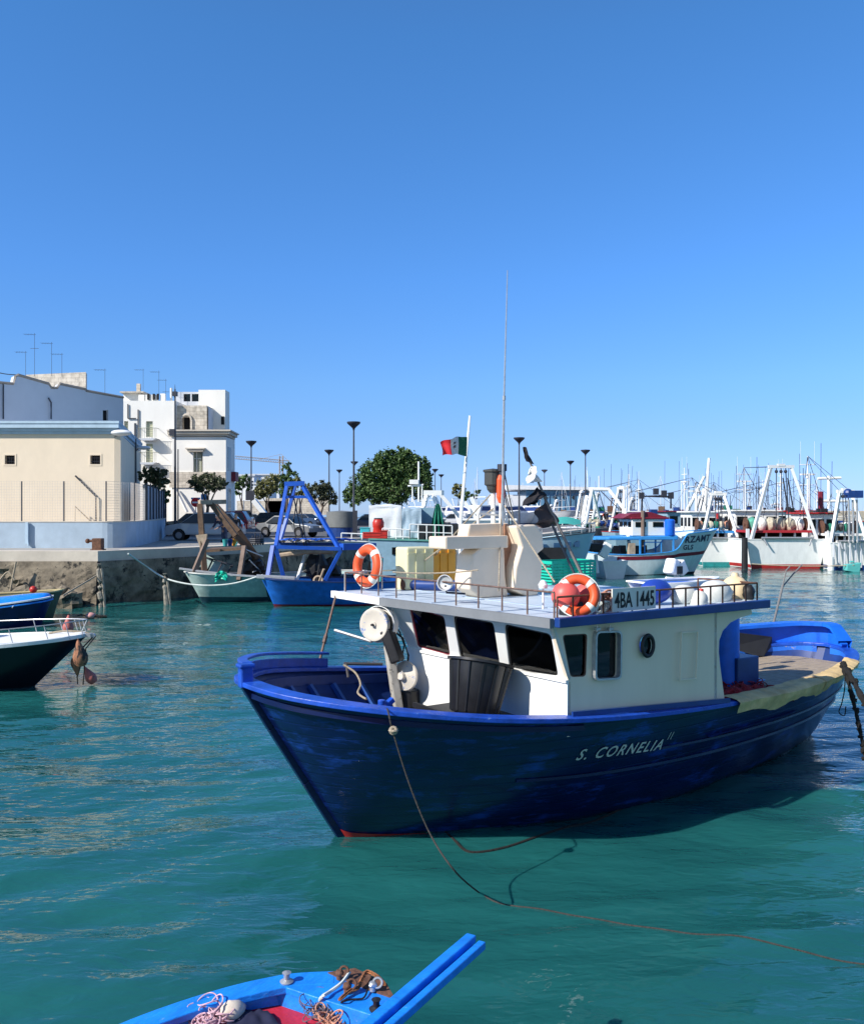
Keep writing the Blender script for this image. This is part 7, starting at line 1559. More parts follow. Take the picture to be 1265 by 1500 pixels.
# ---- generic larger fishing boats ----
def gantry(T, F, x, w_, h, zb, mt, topw=.35, r=.09, hanging=2):
    tw = w_ * topw
    for s_ in (-1, 1):
        m = MB(); m.beam((x, s_ * w_, zb), (x - .6, s_ * tw, h), r * 2, r * 2); part(m, 'gantry_leg', mt, T, F=F)
    m = MB(); m.beam((x - .6, -tw - .2, h), (x - .6, tw + .2, h), r * 2.6, r * 2.2); m.box((x - .6, 0, h + .12), (.3, .5, .18)); part(m, 'gantry_beam', mt, T, F=F)
    for i in range(hanging):
        m = MB(); y = mix(-tw, tw, (i + .5) / hanging) * .7; m.tube([(x - .6, y, h), (x - .3, y * 1.4, mix(zb, h, .2))], .035, 5); m.ball((x - .6, y, h - .35), .13, n=8); part(m, 'hanging_block', lampm, T, F=F)
def deckhouse(T, F, x0_, x1_, w_, z0, z1, wm, rm, over=.25, nwin=3):
    m = MB(); m.prism([(x0_, z0), (x1_, z0), (x1_, z1), (x0_ - .0, z1)], lambda x, z: Vector((x, -w_, z)), lambda x, z: Vector((x, w_, z))); part(m, 'wheelhouse', wm, T, F=F, bevel=.05)
    m = MB(); m.box(((x0_ + x1_) / 2, 0, z1 + .06), (x1_ - x0_ + 2 * over, 2 * w_ + 2 * over, .12)); part(m, 'wheelhouse_roof', rm, T, F=F, bevel=.03)
    zc_ = mix(z0, z1, .68); hh = (z1 - z0) * .3
    for s_ in (-1, 1):
        for i in range(nwin): m = MB(); m.box((mix(x0_, x1_, (i + .5) / nwin), s_ * (w_ + .005), zc_), ((x1_ - x0_) / nwin * .6, .04, hh)); part(m, 'window', dglass, T, F=F)
    for xx in (x0_ - .005, x1_ + .005):
        for i in range(3): m = MB(); m.box((xx, mix(-w_, w_, (i + .5) / 3), zc_), (.04, 2 * w_ / 3 * .7, hh)); part(m, 'window', dglass, T, F=F)
def mastkit(T, F, x, z0, z1, mt, arms=2, radar=True, w_=.6):
    m = MB(); m.cyl((x, 0, z0), (x, 0, z1), .07, .04, 8); m.cyl((x + .3, 0, z0), (x + .3, 0, mix(z0, z1, .7)), .04, n=6)
    for i in range(arms): z = mix(z0, z1, .5 + .35 * i / max(1, arms - 1)); m.cyl((x, -w_, z), (x, w_, z), .035, n=6)
    part(m, 'mast', mt, T, F=F)
    if radar: m = MB(); m.box((x, 0, mix(z0, z1, .66) + .1), (.25, 1.1, .12)); m.cyl((x, 0, mix(z0, z1, .62)), (x, 0, mix(z0, z1, .66)), .14, n=10); part(m, 'radar_scanner', mt, T, F=F)
    m = MB()
    for y in (-w_ * .9, w_ * .9): m.cyl((x, y, mix(z0, z1, .85)), (x, y, mix(z0, z1, 1.25)), .012, n=4)
    part(m, 'whip_aerial', alu, T, F=F)
def rails(T, F, Hh, t0, t1, h, mt, n=9):
    for s_ in (-1, 1):
        m = MB(); pth = [p + Vector((0, 0, h)) for p in Hh.railpath(s_, t0, t1, off=-.05)]; m.tube(pth, .025, 5); 
        for p in pth[::max(1, len(pth) // n)]: m.cyl(p, p - Vector((0, 0, h)), .02, n=5)
        part(m, 'deck_rail', mt, T, F=F)
# white and blue boat with window band, bow right
b0 = at(846, 836, Y=52); b0.z = 0; T = thing('fishing_boat', 'pale blue boat with square hull windows, bow pointing right, near the green crate', 'fishing boat', (b0.x, b0.y, 0), R(176)); Fb = frame(b0.x, 52.0, 176)
T.location = (b0.x, 52.0, 0); RM[T.name] = Matrix.Translation((b0.x, 52.0, 0)) @ Matrix.Rotation(R(176), 4, 'Z')
Hq = mkhull(T, Fb, genst(10, 3.6, 2.85, 2.35, 2.3, 1.0), mat('hull_paleblue', (.42, .6, .72), .4, var=.08, c2=(.3, .35, .3), wear=.05, ws=2), lampm, white, 2.15, boot=teal, bootz=.25)
for px in (784, 797, 817, 833, 845):
    c = at(px, 794 - (px - 784) * .05, Y=50.5)
    q_ = Fb.inverted() @ c; t = 0
    for k in range(200):
        if Hq.P(k * .05, .8, 1).x > q_.x: t = k * .05; break
    p = Fb @ Hq.P(t, .8, 1, .02); m = MB(); m.box(p, (.34, .1, .34)); part(m, 'hull_window', mat('hull_window_blue', (.02, .07, .16), .2), T)
rails(T, Fb, Hq, .3, 5, .55, steel); deckhouse(T, Fb, 3.8, 6.5, 1.1, 2.15, 3.5, white, white)
for sgs in ([(856, 770, 51.5), (867, 717, 52.5)], [(867, 717, 52.5), (878, 760, 53.5)]): wbeams(T, 'bow_gallows', white, sgs, .08)
m = MB(); m.grid(lambda u, v: at(mix(803, 850, u), mix(772, 762, v) - 5 * math.sin(math.pi * u), Y=mix(51, 54, v)), 12, 8); part(m, 'green_canopy', mat('canopy_green', (.05, .4, .33), .7), T)
m = MB(); m.prism([(0, 0), (3.6, 0), (3.4, -1.3), (.3, -1.2)], lambda x, z: at(777, 802, Y=49.6) + Vector((x * .55, 0, z)), lambda x, z: at(777, 802, Y=50.2) + Vector((x * .55, 0, z))); T_ = thing('black_skiff', 'black tarpaulin hung beneath the pale blue hull windows', 'tarpaulin', at(795, 820, Y=49.8)); part(m, 'tarpaulin_sheet', black, T_)
# wooden floating stage between
m = MB()
for i in range(5): m.beam(at(700, 842 + i * 4, Y=44 - i * 1.6), at(800, 838 + i * 4, Y=44 - i * 1.6), .5, .1)
tag(m.build('floating_stage', woodl, None, base=at(750, 850, Y=42)), 'low weathered timber stage behind the cream tank', 'jetty')

# dinghy with outboard
b0 = at(868, 838, Y=55); T = thing('dinghy', 'white dinghy with a black and white outboard motor left of the red striped boat', 'dinghy', (b0.x, 55, 0), R(110)); T.location = (b0.x, 54, 0); RM[T.name] = Matrix.Translation((b0.x, 54, 0)) @ Matrix.Rotation(R(-70), 4, 'Z'); T.rotation_euler = (0, 0, R(-70)); Fd = frame(b0.x, 54, -70)
# bow points away
stx = genst(3.6, 1.9, 1.1, 1.0, 1.0, .3, 'transom'); Fd = Matrix.Translation((cxx(872, 57), 57.5, 0)) @ Matrix.Rotation(R(-80), 4, 'Z'); mkhull(T, Fd, stx, white, whiterust, white, .5, 'transom')
m = MB(); m.box(at(872, 802, Y=53.6), (.75, .6, .5)); part(m, 'motor_cowl', black, T, bevel=.08); m = MB(); m.box(at(886, 806, Y=53.4), (.5, .6, .9), Matrix.Rotation(R(30), 3, 'Y')); m.cyl(at(872, 812, Y=53.6), at(874, 840, Y=53.6), .12); part(m, 'motor_leg', whiterust, T, bevel=.05)

# red striped wooden boat, bow right
b0 = at(1012, 838, Y=58.5); T = thing('fishing_boat', 'white wooden boat with a dark red stripe and blue canopy, bow pointing right', 'fishing boat', (b0.x, 58.0, 0), R(188)); Fb = frame(b0.x, 58.0, 188)
stb = [(-1.6, 0, 2.9, 0, 0), (-1.4, .35, 2.86, .1, .05), (-.8, .95, 2.78, .5, .2), (.2, 1.45, 2.7, 1.2, .6), (1.05, 1.6, 2.6, 2.0, 1.0), (1.3, 1.62, 2.35, 2.3, 1.1), (1.9, 1.65, 1.6, 2.8, 1.25), (3, 1.7, 1.42, 3.6, 1.4), (4.5, 1.65, 1.32, 4.8, 1.35), (6, 1.45, 1.35, 6, 1.1), (6.8, 1.1, 1.4, 6.6, .7), (7.2, .6, 1.45, 6.8, .3), (7.3, 0, 1.45, 6.9, 0)]
hw_ = mat('old_white_hull', (.6, .7, .72), .5, var=.12, c2=(.12, .22, .15), wear=.22, ws=1.4, stretch=(1, 1, .5))
Hr = mkhull(T, Fb, stb, hw_, cyanblue, wood, 1.0, boot=black, bootz=.12)
m = MB()
for s_ in (-1, 1): m.grid(lambda u, v: (lambda t: Hr.P(t, (mix(.72, 1.0, max(0, min(1, (u * 9 - 0) / 9))) and (mix(1.35, 1.0, min(1, t / 8)) + .22 * v * 1.0) / Hr.par(t)[2] * (1.15 if t < 1 else 1)), s_, .015))(0.25 + u * 8.5), 40, 3)
part(m, 'hull_stripe', maroon, T, F=Fb)
vs, fs = textmesh('BRAMO 7', .34, bold=.012, space=1.15); 
ink = mat('ink_navy', (.03, .04, .09), .6)
def wrapn(body, x0_, x1_, z0, tilt, Hh, side, F, T, mt, hs_=1.0):
    vs, fs = textmesh(body, .34, bold=.01, space=1.1); xs = [v.x for v in vs]; a, b = min(xs), max(xs); k = abs(x1_ - x0_) / (b - a); out = []
    for v in vs:
        X = x0_ + (v.x - a) * k * (1 if x1_ > x0_ else -1); Z = z0 + v.y * k * hs_ + tilt * abs(X - x0_); lo, hi = 0, Hh.n
        for _ in range(24):
            t = (lo + hi) / 2
            if Hh.P(t, Z / Hh.par(t)[2], side).x < X: lo = t
            else: hi = t
        p = Hh.P(t, Z / Hh.par(t)[2], side, .03); out.append(Vector((X, p.y, Z)))
    return part(MB().add(out, fs), 'hull_lettering', mt, T, F=F)
wrapn('RZAMT', 1.25, -.75, 2.05, .06, Hr, 1, Fb, T, ink); wrapn('GLS', 1.35, .6, 1.62, .02, Hr, 1, Fb, T, ink)
for a_, b_ in (((853, 782, 56), (940, 790, 56.5)), ): pass
m = MB(); cA, cB = Vector((6.9, -1.3, 2.3)), Vector((2.3, 1.5, 2.3)); m.prism([(1.7, -1.5), (6.2, -1.5), (7.0, -1.2), (7.0, 1.2), (6.2, 1.5), (1.7, 1.5)], lambda x, y: Vector((x, y, 2.55 - .02 * x)), lambda x, y: Vector((x, y, 2.25))); part(m, 'blue_canopy', cyanblue, T, F=Fb, bevel=.05)
for x, y in ((2.0, 1.45), (4.2, 1.5), (6.4, 1.2), (2.0, -1.45), (6.4, -1.2)): m = MB(); m.beam((x, y, 1.3), (x, y, 2.3), .09); part(m, 'canopy_post', (cyanblue if x < 6 else white), T, F=Fb)
deckhouse(T, Fb, 2.3, 4.6, 1.15, 2.5, 3.55, white, maroon, .1, 2)
m = MB(); m.prism([(2.0, 3.6), (5.2, 3.6), (4.6, 3.9), (3.4, 4.0)], lambda x, z: Vector((x, -1.15, z)), lambda x, z: Vector((x, 1.15, z))); part(m, 'red_awning', maroon, T, F=Fb)
m = MB(); c = Vector((2.15, 1.25, 2.52)); m.lathe([(.3, 0), (.32, .1), (.32, .95), (.26, 1.02), (0, 1.04)], c, None, 18); tag(m.build('blue_barrel', fblue if False else brightblue, None, F=Fb, base=Fb @ c, smooth=True), 'blue barrel standing beside the maroon roofed wheelhouse', 'barrel')
wbeams(T, 'signal_frame', lampm, [(939, 760, 57), (940, 727, 57), (960, 727, 57), (982, 728, 57), (982, 745, 57)], .07); m = MB(); 
for px, py in ((939, 726), (982, 726), (960, 720), (972, 723)): m.box(at(px, py, Y=57), (.3, .3, .4))
part(m, 'signal_lamps', lampm, T)
wbeams(T, 'funnel_pipe', mat('pipe_brown', (.2, .14, .11), .7), [(941, 800, 56.3), (941, 748, 56.3)], .13)
for sgs in ([(866, 718, 60), (858, 765, 57)], [(892, 718, 60), (915, 748, 58), (922, 806, 56.2)], [(868, 760, 62), (876, 722, 61)]): wbeams(T, 'gantry_leg', white, sgs, .11)
wbeams(T, 'gantry_beam', white, [(862, 717, 60), (892, 717, 60)], .13); wbeams(T, 'gantry_mast', alu, [(877, 717, 60), (877, 697, 60)], .05)
for sgs in ([(877, 720, 60), (884, 745, 60), (890, 765, 59)], [(880, 720, 60), (905, 745, 59)], [(875, 722, 60), (875, 728, 60)]): wbeams(T, 'rigging_line', lampm, sgs, .03)
for i in range(4): m = MB(); m.box((5.4 - i * .7, .3 * (-1) ** i, 1.45), (.35, .4, .8)); part(m, 'deck_gear', lampm, T, F=Fb)
m = MB()
for z in (1.4, 2.1): m.box((3.3, 1.35, z), (1.1, .06, .06))
for x in (2.75, 3.85): m.box((x, 1.35, 1.75), (.06, .06, .75))
part(m, 'blue_frame', cyanblue, T, F=Fb)
m = MB(); m.box((4.7, 1.3, 1.6), (.4, .35, .9)); part(m, 'timber_box', woodl, T, F=Fb)

# right-hand trawlers (sterns toward us)
def sterntrawler(px, pw, Y, zs, hm, boot, label, upper, netm, gm, gh, seed, L_=14, mastt=5.5, house=white, roofm=white, deg=-90, reel=True):
    """bow points away; stern centre at pixel px, beam from pixel width"""
    W_ = pw / F_ * Y; x = cxx(px, Y); F = Matrix.Translation((x, Y + L_, 0)) @ Matrix.Rotation(R(deg), 4, 'Z'); T = thing('trawler', label, 'trawler', (x, Y + L_ / 2, 0), R(deg), None)
    Hh = mkhull(T, F, genst(L_, W_ / .84, zs * 1.35, zs * 1.0, zs, 1.2, 'transom', wl=.95), hm, white, wood, zs - .7, 'transom', boot=boot, bootz=.3)
    deckhouse(T, F, L_ * .3, L_ * .58, W_ * .3, zs - .3, zs + 2.0, house, roofm); mastkit(T, F, L_ * .38, zs + 2, zs + mastt, gm)
    gantry(T, F, L_ - .5, W_ * .42, zs + gh, zs - .2, gm, .3, .1, 3)
    m = MB(); m.box((L_ - 2.2, 0, zs + .55), (2.6, W_ * .86, .16)); part(m, 'upper_deck', upper, T, F=F)
    for s_ in (-1, 1):
        m = MB(); m.box((L_ - .95, s_ * W_ * .43, zs + .1), (.2, .2, 1.3)); part(m, 'deck_pillar', upper if seed == 1 else gm, T, F=F)
    m = MB(); m.box((L_ - 3.2, 0, zs + .05), (.4, W_ * .8, 1.0)); part(m, 'shelter_opening', dark, T, F=F)
    if reel:
        rr = random.Random(seed)
        for i in range(6):
            y = mix(-W_ * .3, W_ * .3, i / 5); m = MB(); m.ball((L_ - 2.2, y, zs + 1.05), W_ * .085, (1, .85, 1.1), n=14, jit=.25); part(m, 'net_roll', netm[i % len(netm)], T, F=F, smooth=True)
        m = MB(); m.cyl((L_ - 2.2, -W_ * .4, zs + 1.05), (L_ - 2.2, W_ * .4, zs + 1.05), .12)
        for y in (-W_ * .38, W_ * .38): m.cyl((L_ - 2.2, y - .04, zs + 1.05), (L_ - 2.2, y + .04, zs + 1.05), .5, n=18)
        part(m, 'net_reel', rust, T, F=F)
    for i in range(5): m = MB(); m.cyl((L_ - 1.2, mix(-W_ * .36, W_ * .36, i / 4), zs - .4), (L_ - 1.2, mix(-W_ * .36, W_ * .36, i / 4), zs + .5), .08); part(m, 'stanchion', white, T, F=F)
    m = MB(); rg = MB()
    for y in (-.3, -.12, .1, .28): rg.tube([(L_ - 1.1, y * W_, zs + gh - .1), (L_ - 2.2, y * W_ * 1.3, zs + 1.4)], .022, 4)
    for y in (-1, 1): rg.tube([(L_ * .38, 0, zs + mastt), (L_ - 1.1, y * W_ * .12, zs + gh)], .022, 4); rg.tube([(L_ * .38, 0, zs + mastt), (L_ * .5, y * W_ * .45, zs)], .022, 4)
    for k in range(5): rg.tube([(L_ * (.3 + .06 * k), (k - 2) * .5, zs + 2), (L_ * (.3 + .06 * k), (k - 2) * .52, zs + mastt * (.7 + .11 * (k * 3 % 5)))], .02, 4)
    part(rg, 'rigging', lampm, T, F=F)
    m.tube([(L_ + .1, -W_ * .32, zs + .12), (L_ + .1, W_ * .32, zs + .12)], .09); m.tube([(L_ + .1, W_ * .3, zs + .12), (L_ + .25, W_ * .26, zs - .4)], .06); m.tube([(L_ + .1, -W_ * .3, zs + .12), (L_ + .25, -W_ * .26, zs - .4)], .06); part(m, 'stern_roller', steel, T, F=F)
    return T, F, Hh, W_
netp = mat('net_beige', (.5, .45, .34), .9, var=.35, vs=5, bump=.6); netw = mat('net_white', (.72, .72, .66), .9, var=.2, vs=5, bump=.5); netg = mat('net_greenish', (.1, .35, .26), .9, var=.5, vs=3, bump=.5)
sterntrawler(1152, 118, 63, 2.05, whiterust, redlead, 'big white trawler with a red bottom and rolled nets under a tall white gantry', mat('deck_red', (.42, .02, .03), .6), [netg, netw, netp, netp, netp, netw], alu, 5.2, 2)
sterntrawler(1058, 66, 66, 1.95, white, teal, 'white boat with a blue upper deck left of the big white trawler', cyanblue, [ropeo, gnet, netp, gnet, netp, ropeo], white, 3.4, 1, L_=11, mastt=4.5)
sterntrawler(1248, 66, 62, 1.85, white, fascia, 'white ribbed hull trawler at the right edge with tall twin mast', white, [black, gnet, black], white, 3.6, 3, L_=12, mastt=6.5, roofm=redlead)
T3 = thing('stern_ribs', 'row of vertical ribs on the stern board of the rightmost trawler', 'rib panel', (cxx(1248, 62), 61.9, 1)) if False else None
m = MB()
for i in range(9): m.box((cxx(1220 + i * 8, 61.9), 61.87, 1.0), (.08, .1, 1.7))
ribo = [o for o in bpy.data.objects if o.get('label', '').startswith('white ribbed hull')][0]; part(m, 'stern_ribs', bldggrey, ribo)
wbeams(ribo, 'exhaust_pipe', maroon, [(1201, 720, 66), (1201, 745, 66)], .2)
wbeams(ribo, 'cross_mast', white, [(1213, 745, 67), (1213, 697, 67)], .12); wbeams(ribo, 'cross_arm', white, [(1197, 701, 67), (1231, 700, 67)], .1); wbeams(ribo, 'cross_arm', white, [(1195, 734, 67), (1241, 734, 67)], .1)
for px in (1243, 1249, 1255): wbeams(ribo, 'derrick_pipe', steel, [(px, 795, 61.5), (px - 1, 732, 61.5)], .07)
m = MB(); m.box(at(1250, 724, Y=61.5), (1.0, .6, .5)); m.ball(at(1241, 722, Y=61.5), .3, n=10); part(m, 'winch_head', fascia, ribo)
wbeams([o for o in bpy.data.objects if o.get('label', '').startswith('big white trawler')][0], 'ladder_leg', lampm, [(1146, 700, 64), (1153, 745, 64)], .05)
wbeams([o for o in bpy.data.objects if o.get('label', '').startswith('big white trawler')][0], 'ladder_leg', lampm, [(1153, 700, 64), (1161, 745, 64)], .05)
m = MB(); c = at(1250, 836, Y=60); m.prism([(-.45, .2), (.5, .35), (.4, -.35), (-.5, -.2)], lambda x, z: Vector((c.x + x, 60, z + .25)), lambda x, z: Vector((c.x + x, 60.6, z + .25))); m.box((c.x, 60.3, .65), (.3, .2, .12)); tag(m.build('teal_float', mat('teal_box', (.1, .45, .42), .6), None, base=(c.x, 60, .1), bevel=.04), 'teal box shaped float on the water by the ribbed hull', 'float')
for px, Y, lb in ((1090, 62.6, 'dark mooring pile between the two white sterns'), (1216, 61.6, 'white fender pile right of the big white trawler')):
    T_ = thing('mooring_pile', lb, 'pile', (cxx(px, Y), Y, 0)); m = MB(); m.cyl((cxx(px, Y), Y, -.5), (cxx(px, Y), Y, 2.2 if px < 1100 else .9), .22, .2, 12); part(m, 'pile', black if px < 1100 else white, T_)
m = MB(); m.tube(sag(at(1100, 826, Y=62), at(1250, 828, Y=60), 12, .1), .04); tag(m.build('pale_rope', rope, None, base=at(1160, 828, Y=61)), 'pale rope stretched low above the water along the white sterns', 'rope')

# distant trawlers behind
far = [(1005, 96, 'white far trawler with slanting derrick left of the tall white pole', 74, white), (1080, 92, 'far trawler with a red lifeboat canopy behind the blue upper deck', 90, bluegrey), (1112, 104, 'far trawler with double antenna arch left of the tall gantry', 60, white), (985, 104, 'cream far trawler behind the maroon roof', 60, mat('cream_boat', (.62, .56, .45), .6)), (1195, 98, 'far white trawler behind the tall gantry leg', 80, white), (1235, 95, 'far trawler with pinkish roof behind the twin mast', 80, whiterust), (925, 125, 'far white motor vessel behind the white bow gantry', 60, white)]
for i, (px, Y, lb, deg, hm) in enumerate(far):
    x = cxx(px, Y); L_ = 12 + (i % 3) * 2; F = frame(x, Y, deg + 100); T = thing('trawler', lb, 'trawler', (x, Y, 0), R(deg + 100), 'distant trawlers in the harbour')
    Hh = mkhull(T, F, genst(L_, 4.4, 3.0, 2.0, 2.0, 1.2, 'transom', wl=.95), hm, (cyanblue, redlead, fascia)[i % 3], wood, 1.5, 'transom', boot=(redlead, teal, fascia)[i % 3], bootz=.3)
    deckhouse(T, F, L_ * .3, L_ * .6, 1.4, 1.6, 4.0, hm, (white, maroon, redlead)[i % 3]); mastkit(T, F, L_ * .42, 4.0, 7.5 + (i % 2), white, 2)
    gantry(T, F, L_ - .8, 1.7, 5.6 + (i % 2) * .8, 1.8, white, .4, .11, 2)
    m = MB(); m.ball((L_ - 2.5, .3, 2.6), .8, (1, 1.4, .7), n=12, jit=.5); part(m, 'net_heap', (netp, gnet, rust)[i % 3], T, F=F); rails(T, F, Hh, .3, 5, .7, white, 8)
more = [(1030, 108, 'pale blue far trawler behind the blue upper deck'), (1140, 112, 'white far trawler seen between the legs of the tall gantry'), (1175, 118, 'far trawler with a slim mast right of the rolled nets'), (1215, 110, 'grey far trawler behind the exhaust pipe'), (1255, 120, 'white far trawler at the right edge of the picture'), (955, 132, 'white far trawler behind the signal frame'), (895, 140, 'small far trawler left of the breakwater house')]
for i, (px, Y, lb) in enumerate(more):
    x = cxx(px, Y); dg_ = 60 + (i * 53) % 110; F = frame(x, Y, dg_); T = thing('trawler', lb, 'trawler', (x, Y, 0), R(dg_), 'distant trawlers in the harbour'); L_ = 11 + i % 3
    Hh = mkhull(T, F, genst(L_, 4.0, 2.8, 2.0, 2.0, 1.2, 'transom', wl=.95), (bluegrey, white, whiterust)[i % 3], (redlead, cyanblue)[i % 2], wood, 1.5, 'transom')
    deckhouse(T, F, L_ * .3, L_ * .6, 1.3, 1.6, 3.8 + .3 * (i % 2), (white, whiterust)[i % 2], (redlead, white, cyanblue)[i % 3]); mastkit(T, F, L_ * .42, 3.8, 6.8 + (i * 7 % 5) * .5, (white, alu, lampm)[i % 3], 3)
    gantry(T, F, L_ - .8, 1.6, 5.0 + (i % 3) * .6, 1.8, (white, bluegrey, rustpost)[i % 3], .4, .08, 3)
def rigging(T, F, L_, zt_, r=.018):
    rr = random.Random(int(L_ * 10 + zt_ * 7))
    m = MB(); a = Vector((L_ * .42, 0, zt_))
    for b in ((-1, 0, 2.9), (L_ - .6, -.5, zt_ * .8), (L_ - .6, .5, zt_ * .8), (L_ * .3, -1.3, 3), (L_ * .3, 1.3, 3), (L_ * .7, 0, 2.5)): m.tube([a, b], r, 4)
    for k in range(4): x = rr.uniform(L_ * .25, L_ * .7); y = rr.uniform(-1, 1); m.tube([(x, y, 3.5), (x + rr.uniform(-.4, .4), y, zt_ * rr.uniform(.75, 1.25))], r * .9, 4)
    part(m, 'rigging', lampm, T, F=F)
for o in [o for o in bpy.data.objects if o.name.startswith('trawler') and o.get('group') == 'distant trawlers in the harbour']:
    rigging(o, RM[o.name], 12.0, 7.5)
    rr = random.Random(int(o.location.x * 10)); cm = (rust, blackp, gnet, fascia, wood, redlead)
    for k in range(3):
        m = MB()
        for j in range(5): m.ball((rr.uniform(6.5, 10.8), rr.uniform(-1.4, 1.4), rr.uniform(2.0, 2.7)), rr.uniform(.25, .6), (1, 1, rr.uniform(.5, 1)), n=8, jit=.8); m.box((rr.uniform(1, 10), rr.uniform(-1.6, 1.6), rr.uniform(2.2, 4.4)), (rr.uniform(.2, .8), rr.uniform(.2, .8), rr.uniform(.2, .8)))
        part(m, 'deck_gear', cm[rr.randrange(6)], o, F=RM[o.name])
# tall leaning spars on far boats
for sgs, lb in (([(1032, 745, 80), (1038, 671, 80)], 'thick white pole rising highest above the far trawlers'), ([(1006, 748, 85), (1031, 698, 85)], 'white slanting derrick left of the thick white pole')):
    m = MB(); m.tube([at(*s_[:2], Y=s_[2]) for s_ in sgs], [.2, .12], 8); p = at(sgs[0][0], sgs[0][1], Y=sgs[0][2]); m.cyl((p.x, p.y, 1), p, .2, n=8); tag(m.build('derrick_pole', white, None, base=(p.x, p.y, 1)), lb, 'pole')

# blue steel building
Yb = 158; xa_, xb_ = cxx(770, Yb), cxx(868, Yb)
T = thing('boat_shed', 'large blue metal clad shed with white roof edge beyond the lamps', 'building', ((xa_ + xb_) / 2, Yb, QZ)); zt_ = cz(718, Yb)
m = MB(); m.box(((xa_ + xb_) / 2, Yb + 8, (QZ + zt_) / 2), (xb_ - xa_, 16, zt_ - QZ)); part(m, 'walls', bluesteel, T)
m = MB(); m.prism([(xa_ - 3.5, zt_ + .1), (xb_ + .6, zt_), (xb_ + .6, zt_ + .5), (xa_ - 3.5, zt_ + .9)], lambda x, z: Vector((x, Yb - .8, z)), lambda x, z: Vector((x, Yb + 17, z))); part(m, 'roof', farwhite, T)
for i in range(13): m = MB(); m.box((mix(xa_, xb_, (i + .5) / 13), Yb - .05, mix(QZ, zt_, .45)), (.12, .2, (zt_ - QZ) * .9)); part(m, 'facade_rib', mat('rib_blue', (.07, .16, .28), .5), T)
for i in range(5): m = MB(); m.cyl((mix(xa_, xb_, .15 + i * .14), Yb - .12, zt_ - 1.3), (mix(xa_, xb_, .15 + i * .14), Yb - .02, zt_ - 1.3), .3, n=12); part(m, 'round_vent', dark, T)
m = MB(); xw = cxx(720, Yb); m.box(((xw + xa_) / 2, Yb + 5, (QZ + zt_) / 2 - .3), (xa_ - xw, 10, zt_ - QZ - 1)); part(m, 'white_annex', farwhite, T)

# marina: sailing yachts and motor yachts
def yacht(px, Y, mh, label, deg, L_=10, hm=None):
    x = cxx(px, Y); F = frame(x, Y, deg); T = thing('sailing_yacht', label, 'sailing yacht', (x, Y, 0), R(deg), 'sailing yachts moored in the marina')
    mkhull(T, F, genst(L_, 3.0, 1.4, 1.15, 1.1, .8, 'transom'), hm or farwhite, white, white, 1.0, 'transom', boot=fascia)
    m = MB(); m.prism([(L_ * .25, -.7), (L_ * .35, -.9), (L_ * .65, -.9), (L_ * .65, .9), (L_ * .35, .9), (L_ * .25, .7)], lambda a, b: Vector((a + .1, b * .85, 1.75)), lambda a, b: Vector((a, b, 1.05))); part(m, 'coach_roof', farwhite, T, F=F, bevel=.05)
    m = MB(); m.cyl((L_ * .4, 0, 1), (L_ * .4, 0, mh), .065, .04, 7); part(m, 'mast', alu, T, F=F)
    m = MB(); m.cyl((L_ * .4, 0, 2.6), (L_ * .85, 0, 2.7), .06, n=6); m.cyl((L_ * .42, 0, 2.75), (L_ * .82, 0, 2.8), .16, n=8); part(m, 'boom', fascia, T, F=F)
    m = MB(); m.cyl((-.5, 0, 1.4), (L_ * .4, 0, mh * .95), .02, n=3); m.cyl((L_, 0, 1.2), (L_ * .4, 0, mh), .018, n=3)
    for s_ in (-1, 1): m.tube([(L_ * .42, s_ * 1.4, 1.1), (L_ * .4, s_ * .7, mh * .55), (L_ * .4, 0, mh * .97)], .015, 3)
    m.cyl((L_ * .4, -.7, mh * .55), (L_ * .4, .7, mh * .55), .03, n=4); part(m, 'rigging', alu, T, F=F)
ys = [(696, 'left of the mast, with a dark mast', 683, 200), (709, 'just right of the dark masted one', 700, 190), (739, 'directly behind the main mast', 690, 200), (782, 'left of the blue shed', 706, 210), (838, 'in front of the middle of the blue shed', 690, 150), (862, 'at the right corner of the blue shed', 682, 170), (852, 'behind the tall lamp by the shed', 708, 175), (934, 'with the tall white mast left of the signal frame', 704, 140), (919, 'with a faint thin mast', 712, 190), (990, 'whose white mast stands left of the slanting derrick', 696, 130), (1010, 'far off between two derricks', 704, 190), (1070, 'with a faint mast right of the thick white pole', 708, 190), (1098, 'whose thin mast rises above the double arch', 690, 170), (1118, 'behind the left gantry leg', 712, 200), (1028, 'with a short mast near the thick pole', 712, 200), (946, 'with a short mast by the signal frame', 716, 200)]
for i, (px, lb, ptop, Y) in enumerate(ys): yacht(px, Y, cz(ptop, Y), 'white sailing yacht ' + lb, 80 + (i * 37) % 60, 9 + i % 3)
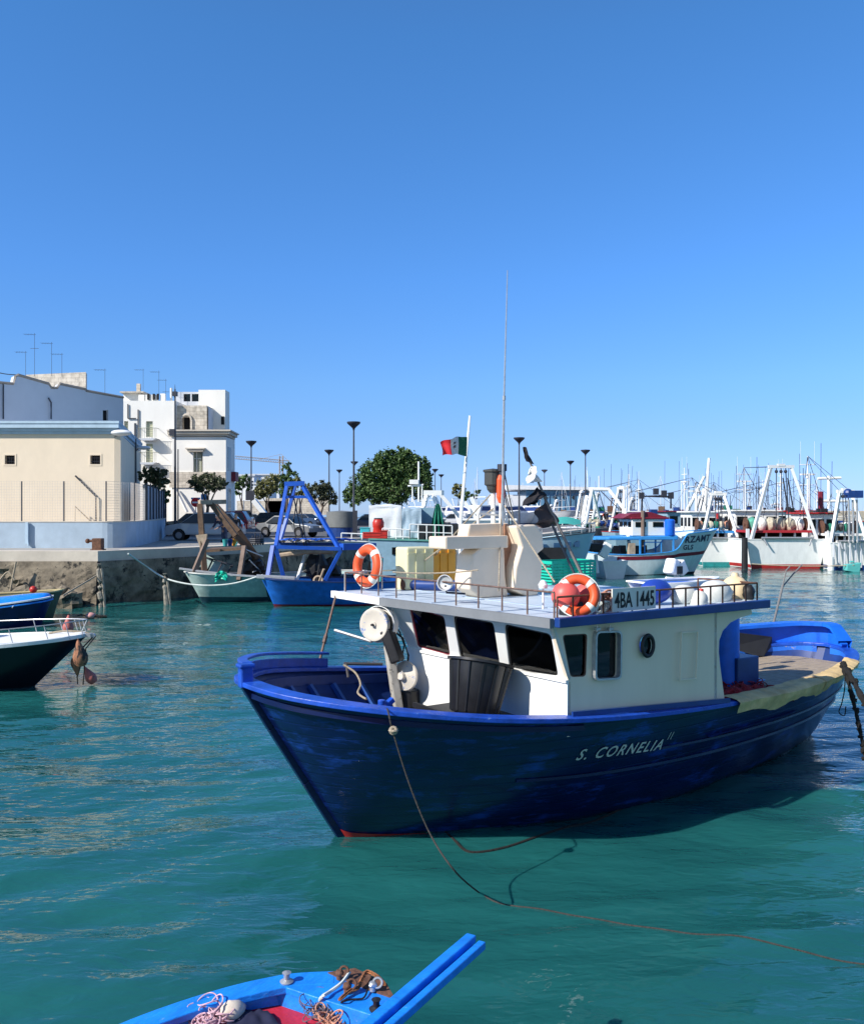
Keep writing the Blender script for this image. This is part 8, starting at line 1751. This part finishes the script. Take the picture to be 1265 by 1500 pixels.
def myacht(px, Y, label, deg, s=1.0, c=None, z=0.0):
    x = cxx(px, Y); F = Matrix.Translation((x, Y, z)) @ Matrix.Rotation(R(deg), 4, 'Z') @ Matrix.Scale(s, 4); T = thing('motor_yacht', label, 'motor yacht', (x, Y, z), R(deg), 'motor yachts ashore and afloat in the marina')
    mkhull(T, F, genst(9, 3.2, 2.0, 1.6, 1.5, 1.6, 'transom'), c or farwhite, farwhite, farwhite, 1.3, 'transom', boot=fascia)
    m = MB(); m.prism([(1.8, 1.5), (3.4, 2.7), (6.6, 2.7), (7.0, 1.4)], lambda a, b: Vector((a, -1.2, b)), lambda a, b: Vector((a, 1.2, b))); part(m, 'cabin', farwhite, T, F=F, bevel=.08)
    m = MB(); m.prism([(2.5, 1.95), (3.4, 2.5), (6.3, 2.5), (6.5, 1.95)], lambda a, b: Vector((a, -1.23, b)), lambda a, b: Vector((a, 1.23, b))); part(m, 'cabin_window', fascia, T, F=F)
    m = MB(); m.tube([(5.2, -1.2, 2.7), (5.6, -1.1, 3.8), (5.6, 1.1, 3.8), (5.2, 1.2, 2.7)], .07); part(m, 'radar_arch', farwhite, T, F=F)
    m = MB(); m.tube([(-1.0, 0, 2.6), (1, -1.2, 2.5), (3, -1.5, 2.4)], .03); m.tube([(-1.0, 0, 2.6), (1, 1.2, 2.5), (3, 1.5, 2.4)], .03); part(m, 'bow_rail', alu, T, F=F)
mys = [(655, 128, 'white motor yacht left of the flagstaff'), (672, 140, 'white motor yacht behind the flagstaff'), (700, 150, 'white motor yacht below the low green tree'), (715, 122, 'white motor yacht behind the navigation lamp'), (748, 112, 'white motor yacht right of the main mast'), (764, 135, 'white motor yacht below the lamp right of the antenna'), (640, 150, 'white motor yacht beside the big pine'), (780, 120, 'white motor yacht behind the black flags'), (810, 100, 'white motor yacht in front of the blue shed'), (832, 118, 'small white motor yacht below the shed lamps'), (905, 112, 'white motor yacht behind the white bow gantry legs'), (960, 120, 'white motor yacht behind the maroon awning')]
for i, (px, Y, lb) in enumerate(mys):
    ash = Y > 105 and px < 840; myacht(px, Y, lb, 150 + (i * 67) % 200, .9, (None, None, bluegrey)[i % 3] if i % 3 == 2 else None, QZ + .1 if ash else 0)
# harbour clutter behind: containers, light masts for radio etc.
T = thing('harbour_house', 'low beige harbour building on the breakwater behind the far trawlers', 'building', (cxx(920, 175), 175, 2)); xa_, xb_ = cxx(872, 175), cxx(985, 175)
m = MB(); m.box(((xa_ + xb_) / 2, 178, 2.6), (xb_ - xa_, 6, 3.4)); part(m, 'walls', mat('beige_wall', (.6, .5, .38), .9), T)
for i in range(8): m = MB(); m.box((mix(xa_, xb_, (i + .5) / 8), 174.95, 2.9), (.9, .15, 1.0)); part(m, 'window', dglass, T)

# sea haze: pale even air
pass
